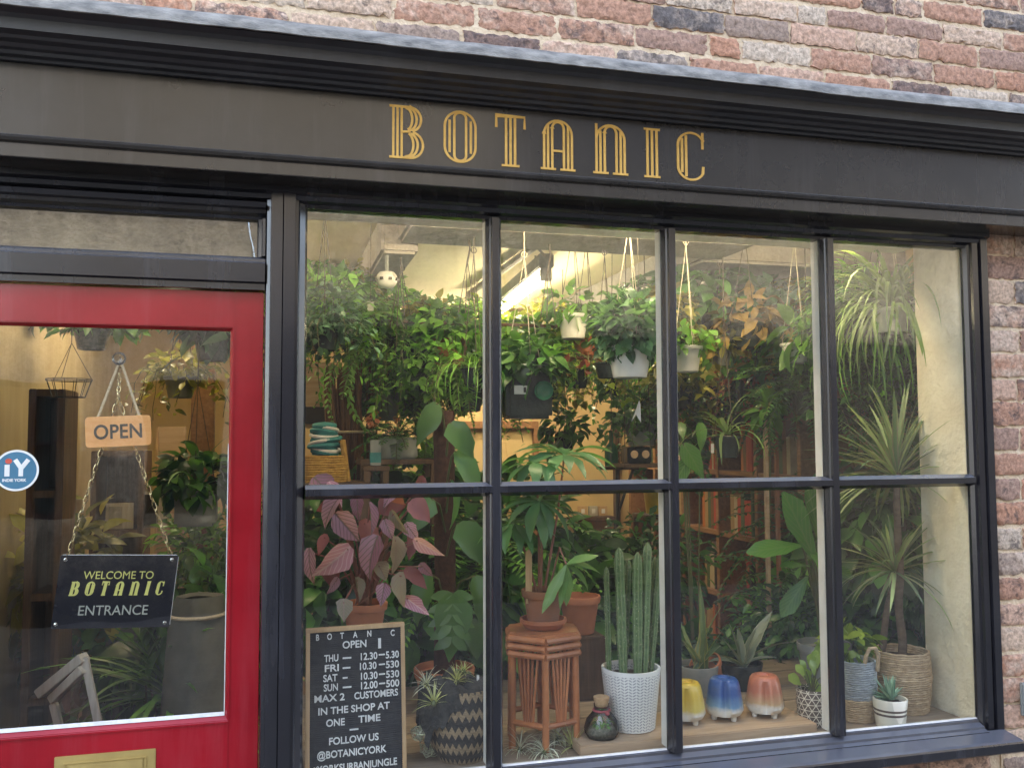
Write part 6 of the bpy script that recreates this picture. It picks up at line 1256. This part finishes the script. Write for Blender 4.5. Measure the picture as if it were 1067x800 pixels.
# rattan hexagonal stand
c = standing(566, 772, LZ); s = S(c); Rr = 41*s; zt = P(566, 653, c[1])[2]; H = zt-c[2]
rt_ = thing('rattan_stand', 'six-sided red-brown cane plant stand in the second pane', 'plant stand', tuple(c))
hx = lambda R_, z, a0=.30: [(c[0]+R_*math.cos(a0+k*PI/3), c[1]+R_*math.sin(a0+k*PI/3), c[2]+z) for k in range(6)]
for k in range(6):
    p0, p1 = hx(Rr*.93, 0)[k], hx(Rr*.90, H-.022)[k]; MB().tube([p0, p1], .0105, 10).build('leg', M['rattan'], rt_, smooth=True)
for z in (H-.018, H-.040, H-.062, .075):
    mb = MB(); pts = hx(Rr*(1.0 if z > .1 else .93), z); 
    for k in range(6): mb.tube([pts[k], pts[(k+1) % 6]], .0095 if z > .1 else .009, 8)
    mb.build('rail', M['rattan'], rt_, smooth=True)
tp = MB(); pts = hx(Rr*1.0, H-.012); tp.raw(pts+[(x, y, z+.010) for x, y, z in pts], [tuple(range(6)), tuple(range(11, 5, -1))]+[(k, (k+1) % 6, 6+(k+1) % 6, 6+k) for k in range(6)]); tp.build('top', M['rattan'], rt_, bevel=.003)
for k in range(6):
    a = np.array(hx(Rr*.93, 0)[k]); b_ = np.array(hx(Rr*.93, 0)[(k+1) % 6]); mb = MB()
    for j in range(5):
        u0 = .22+.14*j; u1 = .38+.06*j; lo = a+(b_-a)*u1; hi = a+(b_-a)*u0; mb.tube([(lo[0], lo[1], c[2]+.08), (hi[0], hi[1], c[2]+H-.062)], .0040, 6)
    mb.build('spindles', M['rattan'], rt_, smooth=True)
# terracotta pot, saucer and the umbrella palm
c = np.array([c[0]+.002, c[1], zt]); s = S(c); r = thing('umbrella_palm', 'umbrella-leaved palm in a terracotta pot standing on the cane stand', 'potted plant', tuple(c))
MB().lathe([(.001, .0005), (19*s, .0006), (23*s, 5*s), (24.5*s, 6*s), (24.5*s, 9.5*s), (22.5*s, 9.6*s), (20*s, 3*s), (.001, 3*s)], tuple(c), 32, cap=False).build('saucer', M['terracotta'], r, smooth=True)
potmesh((c[0], c[1], c[2]+3*s), 15.5*s, 20*s, 36*s, rim=8*s).build('pot', M['terracotta2'], r, smooth=True); soil((c[0], c[1], c[2]+3*s), 18*s, 31*s, r)
h1 = P(588, 474, c[1]+.04); h2 = P(558, 482, c[1]-.01); h3 = P(562, 522, c[1]-.04); h4 = P(535, 545, c[1]+.0); hs = P(590, 588, c[1]-.10)
b0 = np.array([c[0]-.004, c[1], c[2]+33*s]); ST = MB(); LD = Leaves()
for h_, b1 in ((h1, (.01, .01, 0)), (h2, (-.008, 0, 0)), (h3, (-.004, -.006, 0)), (h4, (-.012, 0, 0))): bb_ = b0+np.array(b1); ST.tube([tuple(bb_), tuple(bb_*.4+h_*.6+np.array([.006, 0, 0])), tuple(h_)], [.0042, .0036, .003], 8)
ST.tube([tuple(b0+np.array([.02, 0, 0])), tuple(P(583, 570, c[1]-.06)), tuple(hs)], [.003, .003, .0028], 8)
ST.build('stem', M['pinkstem'], r, smooth=True)
umbrella(LD, h1, 15, 62*s, 13*s, (.1, -.25, 1), 72, 1.0); umbrella(LD, h2, 12, 46*s, 12*s, (-.1, -.35, 1), 76, 1.2); umbrella(LD, h3, 12, 48*s, 13*s, (0, -.4, 1), 95, 1.0); umbrella(LD, h4, 10, 46*s, 13*s, (-.2, -.4, 1), 90, 1.1)
LD.build('foliage', M['lf_palm'], r)
LF = Leaves()
for ex, ey, dr, w in ((567, 637, .15, 13), (592, 631, .25, 13), (616, 620, .75, 11.5), (627, 600, .7, 11.5), (624, 580, .35, 11), (584, 632, .1, 9)):
    e = P(ex, ey, c[1]-.11+.02*RNG.random()); d = e-hs; LF.add(hs, d+np.array([0, 0, np.linalg.norm(d)*dr*.5]), np.linalg.norm(d)*1.06, w*s, dr, RNG.normal(0, .15), 'lance', .2, nrm=(0, -.55, .85))
LF.build('young_leaves', M['lf_fresh'], r)
q = np.array([P(551, 610, c[1]-.02)[0], c[1]-.02]); tp_ = P(551, 572, c[1]-.02)[2]; lbm = MB(); lbm.prism([(q[0]-3.4*s, c[2]+26*s), (q[0]+3.4*s, c[2]+26*s), (q[0]+3.4*s, tp_-3*s), (q[0], tp_), (q[0]-3.4*s, tp_-3*s)], q[1]-.001, q[1]+.0012, 'y'); lbm.build('plant_marker', M['framewood'], r)
# terracotta pot behind
q = standing(604, 690, LZ); q = np.array([P(604, 640, .62)[0], .62, LZ]); r = thing('terracotta_pot', 'plain terracotta pot standing behind the cane stand', 'pot', tuple(q)); ht = P(604, 620, .62)[2]-LZ; MB().box(q[0]-.07, q[0]+.07, .55, .69, LZ+.0005, LZ+ht-.13).build('block', M['darkwood'], r, bevel=.004); potmesh((q[0], .62, LZ+ht-.1295), .05, .066, .13, rim=.025).build('pot', M['terracotta'], r, smooth=True); soil((q[0], .62, LZ+ht-.1295), .058, .105, r)
# begonia
c = np.array([P(380, 640, .27)[0], .27, LZ]); zt = P(380, 627, .27)[2]; s = S(np.array([c[0], .27, zt])); r = thing('begonia_plant', 'begonia with large pink veined leaves in a terracotta pot behind the letter board', 'potted plant', tuple(c))
MB().box(c[0]-.08, c[0]+.08, .19, .35, LZ+.0005, zt-34*s).build('block', M['darkwood'], r, bevel=.004)
potmesh((c[0], .27, zt-33.9*s), 17*s, 21*s, 33.9*s, rim=8*s).build('pot', M['terracotta'], r, smooth=True); soil((c[0], .27, zt-33.9*s), 19*s, 28*s, r)
G1, G2, G3, G4 = Leaves(), Leaves(), Leaves(), Leaves(); ST = MB(); top = np.array([c[0], .27, zt-.005])
for px, py, ex, ey, w, Gq, dy in ((352, 520, 326, 546, 26, G1, -.03), (352, 538, 376, 567, 28, G1, -.02), (362, 572, 328, 606, 30, G2, -.05), (392, 562, 372, 606, 26, G1, -.05), (412, 563, 420, 600, 27, G3, -.04), (385, 527, 391, 560, 20, G1, .0), (435, 563, 463, 583, 19, G2, -.05), (418, 600, 410, 636, 23, G3, -.06), (425, 624, 449, 642, 15, G2, -.05), (358, 628, 359, 650, 17, G3, -.08), (322, 575, 320, 612, 18, G1, .0), (372, 520, 372, 545, 14, G1, .02), (410, 535, 425, 560, 16, G3, .02), (400, 520, 425, 532, 30, G4, .05), (430, 525, 450, 545, 24, G4, .06), (425, 595, 450, 612, 16, G4, .03), (395, 590, 405, 606, 17, G3, .0), (345, 525, 330, 535, 20, G4, .05), (380, 545, 395, 585, 22, G4, .03), (348, 590, 342, 615, 20, G4, .02), (330, 500, 350, 520, 24, G1, .03), (440, 500, 430, 520, 20, G4, .06), (365, 545, 352, 562, 13, G3, .0), (402, 545, 410, 566, 15, G1, -.01), (378, 575, 388, 600, 14, G4, .01), (425, 548, 438, 566, 14, G1, .02), (338, 560, 330, 580, 13, G4, .02), (400, 612, 396, 634, 14, G1, -.03), (372, 605, 380, 628, 14, G3, .0), (440, 590, 452, 604, 12, G1, .02), (345, 505, 360, 528, 16, G2, .01), (410, 510, 398, 530, 16, G1, .02), (432, 560, 425, 585, 14, G4, .03), (350, 605, 340, 622, 12, G1, -.01)):
    a = P(px, py, .20+dy); e = P(ex, ey, .175+dy); d = e-a; l = np.linalg.norm(d)
    Gq.add(a-d/l*.012, d, l*1.08, w*s*.98*RNG.uniform(.85, 1.1), RNG.uniform(.2, 1.0), RNG.normal(0, .35), 'heart', RNG.uniform(.1, .5), nrm=(RNG.normal(-.1, .4), -1.0, RNG.uniform(.1, .7)))
    m_ = (a+top)/2+np.array([0, .02, .05]); ST.tube([tuple(top+RNG.standard_normal(3)*.012), tuple(m_), tuple(a)], [.0036, .003, .0022], 6)
for nm, Gq, mt_ in (('pink_leaves', G1, 'lf_pink'), ('bright_pink_leaves', G2, 'lf_pink2'), ('olive_leaves', G3, 'lf_silver'), ('wine_leaves', G4, 'lf_wine')): Gq.build(nm, M[mt_], r)
ST.build('stem', M['pinkstem'], r, smooth=True)
# moss pole with monstera
c = np.array([P(463, 600, .62)[0], .62, LZ]); zt = P(463, 428, .62)[2]; r = thing('monstera_plant', 'monstera with split leaves climbing a brown coir pole in the first pane', 'potted plant', tuple(c))
potmesh(tuple(c), .075, .095, .13, rim=.03).build('pot', M['terracotta'], r, smooth=True); soil(c, .088, .105, r)
MB().tube([(c[0], .62, LZ+.09), (c[0]+.003, .62, LZ+.4), (c[0]-.002, .62, zt)], .036, 14).build('moss_pole', M['moss_pole'], r, smooth=True)
L = Leaves(); ST = MB()
def split_leaf(L, b, d, l, w, nrm, n=8):
    """a monstera leaf: lobes either side of a midrib"""
    d = vnorm(d); nn = vnorm(np.array(nrm)-(np.array(nrm)@d)*d); sd_ = np.cross(d, nn)
    L.add(b, d, l, w*.92, .35, 0, 'heart', .12, nrm=nrm)
    for k in range(n):
        u = .0+.84*k/n; wd = w*.57*math.sin(PI*(.30+.66*u))**.7
        for sg in (-1, 1): L.add(np.array(b)+d*l*u*.92, sd_*sg+d*(.15+.85*u), wd*1.1, l*.17, .45, 0, 'ovate', .06, nrm=nrm)
for px, py, ex, ey, w, dy in ((472, 618, 470, 688, 46, -.22), (470, 440, 490, 470, 30, -.06), (450, 520, 425, 552, 30, -.06), (478, 545, 503, 580, 34, -.08), (475, 470, 500, 505, 28, -.05), (455, 420, 440, 455, 26, -.03), (495, 600, 508, 640, 36, -.1), (448, 598, 430, 640, 30, -.05), (470, 500, 482, 540, 22, -.06), (490, 645, 500, 680, 32, -.1)):
    a = P(px, py, .6+dy); e = P(ex, ey, .56+dy); (split_leaf(L, a, e-a, np.linalg.norm(e-a)*1.05, w*S(a), (RNG.normal(0, .25), -1, .45), 5) if w > 40 else L.add(a, e-a, np.linalg.norm(e-a)*1.25, w*S(a)*.9, .7, RNG.normal(0, .3), 'heart', .3, nrm=(RNG.normal(0, .4), -1, .45)))
    zc = min(max(a[2]-.12, LZ+.12), zt); ST.tube([(c[0], .62-.03, zc), tuple((np.array([c[0], .59, zc])+a)/2+np.array([0, -.01, .04])), tuple(a)], .004, 6)
L.build('foliage', leafmat('leaf_monstera', (.022, .065, .020), (.06, .14, .04), vein=(.11, .2, .07), veinamt=.5, nveins=0.0, rough=.3), r); ST.build('stem', M['stem'], r)
# zigzag basket draped with cloth and airplants
c = standing(481, 788, LZ); s = S(c); zb = thing('zigzag_basket', 'black and straw zigzag basket behind the letter board', 'basket', tuple(c))
def zigmat(h):
    m, nt = new_mat('zigzag_weave'); tc = nt.nodes.new('ShaderNodeTexCoord'); sx = nt.nodes.new('ShaderNodeSeparateXYZ'); lk(nt, tc.outputs['Object'], sx.inputs[0]); at = nd(nt, 'ShaderNodeMath', operation='ARCTAN2'); lk(nt, sx.outputs[1], at.inputs[0]); lk(nt, sx.outputs[0], at.inputs[1])
    u = nd(nt, 'ShaderNodeMath', operation='MULTIPLY', i_1=34/(2*PI)); lk(nt, at.outputs[0], u.inputs[0]); pp = nd(nt, 'ShaderNodeMath', operation='PINGPONG', i_1=.5); lk(nt, u.outputs[0], pp.inputs[0])
    v = nd(nt, 'ShaderNodeMath', operation='MULTIPLY_ADD', i_1=1/(h/4.2)); lk(nt, sx.outputs[2], v.inputs[0]); hf = nd(nt, 'ShaderNodeMath', operation='MULTIPLY', i_1=.75); lk(nt, pp.outputs[0], hf.inputs[0]); lk(nt, hf.outputs[0], v.inputs[2])
    fr = nd(nt, 'ShaderNodeMath', operation='FRACT'); lk(nt, v.outputs[0], fr.inputs[0]); ls = nd(nt, 'ShaderNodeMath', operation='LESS_THAN', i_1=.42); lk(nt, fr.outputs[0], ls.inputs[0])
    n = noise(nt, 120, 2, sc=(1, 1, 2)); col = mixc(nt, ls.outputs[0], (.035, .032, .030), (.27, .20, .12)); f = nd(nt, 'ShaderNodeMapRange', i_1=.3, i_2=.7, i_3=.7, i_4=1.25); lk(nt, n.outputs['Fac'], f.inputs[0]); col = mixc(nt, 1.0, col, f.outputs[0], 'MULTIPLY')
    p = nd(nt, 'ShaderNodeBsdfPrincipled', i_Roughness=.85); lk(nt, col, p.inputs['Base Color']); lk(nt, bump(nt, n.outputs['Fac'], .8, .004), p.inputs['Normal']); finish(nt, p.outputs[0]); return m
prz = [(24*s, 0), (32*s, 14*s), (38*s, 34*s), (39*s, 56*s), (36*s, 74*s)]
mb = MB(); nr = 26
prs = [(float(np.interp(84*s*k/nr*.88, [p[1] for p in prz], [p[0] for p in prz]))+.0016*math.sin(k*PI*.5*2), 74*s*k/nr) for k in range(nr+1)]
mb.lathe([(.001, .001)]+prs+[(prs[-1][0]-.006, 74*s), (prs[-1][0]-.008, 60*s), (.001, 58*s)], tuple(c), 56, cap=False); mb.build('weave', zigmat(74*s), zb, smooth=True)
cl = thing('shade_cloth', 'crumpled black netting draped over the zigzag basket', 'cloth', (c[0]-.03, c[1], c[2]+60*s)); N = 46; vs = []; rs = np.random.default_rng(9); ph = rs.random(8)*6
for j in range(N+1):
    for i in range(N+1):
        u, v = i/N*2-1, j/N*2-1; x = u*52*s-10*s; y = v*44*s; rr_ = math.hypot(x+6*s, y); z = 77*s-max(0, rr_-32*s)*1.5+4*s*math.sin(u*9+ph[0]+v*3)+4*s*math.sin(v*11+ph[1]-u*5)+2.5*s*math.sin(u*21+v*17+ph[2])
        z = max(z, 3*s); k = 1.0
        if rr_ > 38*s: k = 38*s/rr_+.12*(1-38*s/rr_)
        vs.append((c[0]+(x+6*s)*k-6*s+1.5*s*math.sin(v*23+u*9), c[1]+y*k+1.5*s*math.sin(u*19), c[2]+z))
fs = [(j*(N+1)+i, j*(N+1)+i+1, (j+1)*(N+1)+i+1, (j+1)*(N+1)+i) for j in range(N) for i in range(N) if not (i > N*.58 and j < N*.45 and vs[j*(N+1)+i][2] < c[2]+56*s) ]
MB().raw(vs, fs).build('netting', M['fabric_black'], cl, smooth=True)
def airplant(label, px, py, Y, n, l, w, mat, droop=(.2, 1.5), z=None, group=None):
    q = P(px, py, Y) if z is None else PZ(px, py, z); r = thing('air_plant', label, 'air plant', tuple(q), group); L = Leaves(); rosette(L, (q[0], q[1], q[2]+.004), n, l, w, droop, (5, 92), 'strap', .3, rb=.002); L.build('leaves', M[mat], r); MB().lathe([(.001, -.002), (.006, 0), (.008, .006), (.004, .014), (.001, .016)], tuple(q), 12, cap=False).build('base', M['stem'], r)
for px, py, l, m_ in ((476, 712, 'lime centred air plant on top of the black netting', 'lf_air2'), (452, 735, 'air plant with a pink tip at the left of the netting', 'lf_air2'), (483, 702, 'small yellowish air plant behind the lime centred one', 'lf_air2'), (444, 716, 'flat grey air plant at the back of the netting', 'lf_air')): airplant(l, px, py, c[1]-.03 if px != 452 else c[1]-.09, 34, .055 if px != 483 else .035, .0032, m_, (.2, 1.4))
q = P(498, 708, c[1]-.05); r = thing('plant_tag', 'small white upright tag at the right of the black netting', 'tag', tuple(q)); MB().box(q[0]-.0035, q[0]+.0035, q[1]-.001, q[1]+.001, q[2]-.03, q[2]+.014).build('tag', M['card'], r)
airplant('spiky lime air plant beside the foot of the cane stand', 597, 779, .1, 40, .070, .0035, 'lf_air2', (-.2, .8), z=LZ)
airplant('curly pale air plant in front of the cane stand', 567, 787, .07, 60, .085, .0030, 'lf_air', (1.4, 4.2), z=LZ)
airplant('pale silvery air plant low between stand leg and curly one', 580, 772, .1, 60, .080, .0028, 'lf_air', (1.4, 4.5), z=LZ)
airplant('thin grey air plant at the left foot of the cane stand', 542, 783, .07, 30, .085, .0026, 'lf_air', (.8, 3.2), z=LZ)
def tangle(label, px, py, Rr_, z):
    q = PZ(px, py, z); r = thing('dried_tangle', label, 'dried plant', tuple(q)); mb = MB(); rs = np.random.default_rng(int(px))
    for k in range(16):
        ax = rs.standard_normal(3); M3 = Vector(ax).to_track_quat('Z', 'Y').to_matrix(); mb.torus((q[0]+rs.normal(0, .006), q[1]+rs.normal(0, .006), q[2]+Rr_), Rr_*(.5+.5*rs.random()), .0011, M3, 20, 4, sx=.7+.5*rs.random())
    mb.build('tangle', M['lf_air'], r)
tangle('pale ball of curled dried tendrils beside the letter board', 447, 789, .030, LZ); tangle('smaller curl of pale tendrils above the first ball', 437, 772, .022, LZ+.06)
# ledge, third pane: snake plant, pale agave, big fig leaf
q = standing(727, 722, LZ); s = S(q); r = thing('snake_plant', 'upright snake plant with yellow leaf edges behind the yellow bell pot', 'potted plant', tuple(q)); potmesh(tuple(q), 18*s, 22*s, 30*s).build('pot', M['greypot'], r, smooth=True); soil(q, 20*s, 24*s, r); L = Leaves(); b0 = np.array([q[0], q[1], q[2]+24*s])
for ex, ey, w, dr in ((722, 610, 8, .1), (712, 645, 7, .2), (746, 628, 8, .3), (735, 640, 8, .2), (743, 655, 9, .35), (716, 670, 8, .3), (752, 668, 8, .5), (728, 650, 9, .1), (707, 660, 7, .5)):
    e = P(ex, ey, q[1]+RNG.normal(0, .03)); d = e-b0; L.add(b0+np.array([RNG.normal(0, .012), RNG.normal(0, .012), 0]), d+np.array([0, 0, np.linalg.norm(d)*dr*.3]), np.linalg.norm(d)*1.03, w*s, dr, RNG.normal(0, .5), 'strap', .4)
L.build('foliage', M['lf_snake'], r)
q = standing(773, 716, LZ); s = S(q); r = thing('agave_plant', 'pale broad leaved agave behind the blue bell pot', 'potted plant', tuple(q)); potmesh(tuple(q), 18*s, 22*s, 26*s).build('pot', M['darkpot'], r, smooth=True); soil(q, 20*s, 20*s, r); L = Leaves(); b0 = np.array([q[0], q[1], q[2]+20*s])
for ex, ey, w, dr in ((803, 638, 15, .15), (770, 655, 12, .1), (757, 665, 11, .3), (733, 676, 9, .9), (817, 660, 9, .8), (762, 650, 11, .1), (785, 655, 12, .2), (745, 685, 10, .8), (808, 680, 10, .8)):
    e = P(ex, ey, q[1]-.02+RNG.normal(0, .03)); d = e-b0; L.add(b0, d+np.array([0, 0, np.linalg.norm(d)*dr*.4]), np.linalg.norm(d)*1.05, w*s, dr, RNG.normal(0, .35), 'strap', .4)
L.build('foliage', M['lf_agave'], r)
q = standing(744, 718, LZ); r = thing('terracotta_shard', 'tilted terracotta pot leaning behind the blue bell pot', 'pot', tuple(q)); s = S(q); mb = potmesh((0, 0, 0), 11*s, 15*s, 28*s, rim=6*s); Rm = Matrix.Rotation(-.5, 3, 'Y') @ Matrix.Rotation(.2, 3, 'X'); mb.v = [tuple(Vector((q[0], q[1], q[2]+6*s))+Rm @ Vector(p)) for p in mb.v]; mb.build('pot', M['terracotta'], r, smooth=True); MB().box(q[0]-8*s, q[0]+8*s, q[1]-8*s, q[1]+8*s, q[2]+.0005, q[2]+4*s).build('block', M['darkwood'], r, bevel=.002)
q = np.array([P(858, 650, .55)[0], .55, LZ]); r = thing('fig_plant', 'plant with very large bright green leaves behind the third glazing bar', 'potted plant', tuple(q)); potmesh(tuple(q), .07, .09, .14, rim=.03).build('pot', M['greypot'], r, smooth=True); soil(q, .08, .11, r); L = Leaves(); ST = MB()
for px, py, ex, ey, w, n_ in ((836, 568, 782, 571, 21, (0, -.75, .65)), (850, 585, 820, 515, 26, (-.3, -1, .1)), (852, 560, 846, 505, 26, (.2, -1, .1)), (845, 575, 862, 590, 24, (0, -.6, .8)), (872, 545, 883, 512, 28, (.2, -1, .2)), (860, 590, 890, 600, 22, (0, -.6, .8)), (845, 590, 815, 585, 14, (0, -.3, .95)), (842, 600, 815, 640, 18, (-.4, -.8, .4)), (705, 462, 704, 462, 1, (0, -1, 0))):
    if w < 5: continue
    a, e = P(px, py, .5), P(ex, ey, .45); d = e-a; L.add(a, d, np.linalg.norm(d), w*S(a), .25, 0, 'obov', .22, nrm=n_); ST.tube([(q[0], .55, LZ+.11), tuple((a+np.array([q[0], .55, LZ+.2]))/2), tuple(a)], [.006, .005, .003], 6)
L.build('foliage', M['lf_big'], r); ST.build('stem', M['stem'], r)
q = P(722, 478, .95); r = thing('elephant_ear_plant', 'plant with broad upright green leaves low in the third pane', 'potted plant', (q[0], .95, .02)); potmesh((q[0], .95, .02), .13, .16, .3, rim=.03).build('pot', M['terracotta2'], r, smooth=True); soil((q[0], .95, .02), .14, .26, r); L = Leaves(); ST = MB()
for px, py, ex, ey, w in ((712, 462, 733, 496, 20), (730, 440, 732, 468, 13), (708, 440, 712, 455, 12), (716, 480, 700, 510, 16)):
    a, e = P(px, py, .92), P(ex, ey, .88); d = e-a; L.add(a, d, np.linalg.norm(d)*1.1, w*S(a), .3, 0, 'heart', .2, nrm=(RNG.normal(0, .3), -1, .4)); ST.tube([(q[0], .95, .28), tuple((a+np.array([q[0], .95, .5]))/2), tuple(a)], .0028, 6)
L.build('foliage', M['lf_big'], r); ST.build('stem', M['stem'], r)

# ================================================================== ACROSS THE STREET (mirrored in the glass)
def opposite(label, xa, xb, top, holes, ridge, low='stone_low', high='stone'):
    ob = thing('stone_building', label, 'building', ((xa+xb)/2, -7.0, -.1)); Y = -7.0
    def wall(z0, z1, hs, mat, name, y):
        w = MB(); xs = sorted({xa, xb} | {h[0] for h in hs} | {h[1] for h in hs}); zs = sorted({z0, z1} | {h[2] for h in hs} | {h[3] for h in hs})
        for i in range(len(xs)-1):
            for j in range(len(zs)-1):
                cx, cz = (xs[i]+xs[i+1])/2, (zs[j]+zs[j+1])/2
                if any(h[0] < cx < h[1] and h[2] < cz < h[3] for h in hs): continue
                w.box(xs[i], xs[i+1], y-.4, y, zs[j], zs[j+1])
        w.build(name, mat, ob)
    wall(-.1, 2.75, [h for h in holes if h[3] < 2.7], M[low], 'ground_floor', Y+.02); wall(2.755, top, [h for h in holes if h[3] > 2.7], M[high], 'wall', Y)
    r = MB(); r.prism([(Y+.15, top+.001), (Y+.15, top+.1), (Y-4, ridge), (Y-4, top+.001)], xa-.1, xb+.1); r.build('roof', M['slate'], ob)
    for h in holes:
        f = MB(); t = .06; y0, y1 = Y-.14, Y-.08
        f.box(h[0], h[1], y0, y1, h[2], h[2]+t); f.box(h[0], h[1], y0, y1, h[3]-t, h[3]); f.box(h[0], h[0]+t, y0, y1-.001, h[2]+t, h[3]-t); f.box(h[1]-t, h[1], y0, y1-.001, h[2]+t, h[3]-t)
        f.box((h[0]+h[1])/2-.02, (h[0]+h[1])/2+.02, y0+.01, y1-.01, h[2]+t, h[3]-t); f.box(h[0]+t, h[1]-t, y0+.012, y1-.012, (h[2]+h[3])/2-.02, (h[2]+h[3])/2+.02)
        fo = f.build('window', M['black'], ob); MB().box(h[0], h[1], y0-.04, y0-.01, h[2], h[3]).build('glazing', M['darkpot'], fo)
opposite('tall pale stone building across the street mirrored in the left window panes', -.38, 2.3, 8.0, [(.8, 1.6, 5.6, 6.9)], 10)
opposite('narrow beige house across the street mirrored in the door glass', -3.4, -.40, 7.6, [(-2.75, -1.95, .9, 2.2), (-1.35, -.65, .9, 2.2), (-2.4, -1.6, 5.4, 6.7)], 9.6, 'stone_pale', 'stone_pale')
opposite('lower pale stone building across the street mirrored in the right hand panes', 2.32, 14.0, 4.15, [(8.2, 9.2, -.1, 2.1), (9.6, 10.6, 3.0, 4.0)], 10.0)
eb = thing('added_end_house', 'unseen white house added far to the left to bounce sunlight at the shopfront', 'house', (-11, -6, -.1))  # out-of-view house added to throw sunlight back at the window
MB().box(-12, -10.5, -16, 0.2, -.1, 6.0).build('wall', M['render'], eb); MB().prism([(-12.2, 6.0), (-10.3, 6.0), (-11.25, 7.2)], -16.2, .4, 'y').build('roof', M['greypot'], eb)
for y in (-12, -9, -6, -3):
    f = MB(); f.box(-10.51, -10.46, y-.5, y+.5, 1.0, 2.4).build('window', M['white_inner'], eb); MB().box(-10.47, -10.45, y-.44, y+.44, 1.06, 2.34).build('glazing', M['darkpot'], eb)

# ================================================================== LIGHT
el, az = math.radians(37), math.radians(18)          # sun over the shop's roof: the shopfront itself is in shade
to_sun = Vector((math.sin(az)*math.cos(el), math.cos(az)*math.cos(el), math.sin(el)))
sd = bpy.data.lights.new('sun', 'SUN'); sd.energy = 5.0; sd.angle = math.radians(.5); sd.color = (1.0, .93, .80)
so = bpy.data.objects.new('sun', sd); so.rotation_euler = (-to_sun).to_track_quat('-Z', 'Y').to_euler(); so.location = (0, 5, 9); COL.objects.link(so)
wd = bpy.data.worlds.new('World'); SC.world = wd; wd.use_nodes = True
nt = wd.node_tree; nt.nodes.clear()
sky = nt.nodes.new('ShaderNodeTexSky'); sky.sky_type = 'NISHITA'; sky.sun_disc = False; sky.sun_elevation = el; sky.sun_rotation = az
bg = nt.nodes.new('ShaderNodeBackground'); bg.inputs[1].default_value = 1.75
wo = nt.nodes.new('ShaderNodeOutputWorld'); hs = nt.nodes.new('ShaderNodeHueSaturation'); hs.inputs['Saturation'].default_value = 0.62; nt.links.new(sky.outputs[0], hs.inputs['Color']); nt.links.new(hs.outputs[0], bg.inputs[0]); nt.links.new(bg.outputs[0], wo.inputs[0])

# ================================================================== CAMERA
cam = bpy.data.cameras.new('camera'); co = bpy.data.objects.new('camera', cam); COL.objects.link(co); SC.camera = co
cam.sensor_width = 36.0; cam.lens = FPX/1067*36.0; cam.clip_start = 0.05; cam.clip_end = 300
R = Matrix((tuple(CM[0]), tuple(CM[1]), tuple(-CM[2]))).transposed()
mw = R.to_4x4(); mw.translation = Vector(CAM); co.matrix_world = mw
SC.view_settings.view_transform = 'Standard'; SC.view_settings.look = 'None'; SC.view_settings.exposure = 0
cy = SC.cycles
cy.max_bounces = 7; cy.diffuse_bounces = 4; cy.glossy_bounces = 3; cy.transmission_bounces = 4; cy.transparent_max_bounces = 16
cy.caustics_reflective = False; cy.caustics_refractive = False; cy.sample_clamp_indirect = 4.0; cy.blur_glossy = 0.5
cy.use_denoising = True; cy.use_adaptive_sampling = False
try: cy.denoiser = 'OPENIMAGEDENOISE'; cy.denoising_prefilter = 'ACCURATE'
except Exception: pass
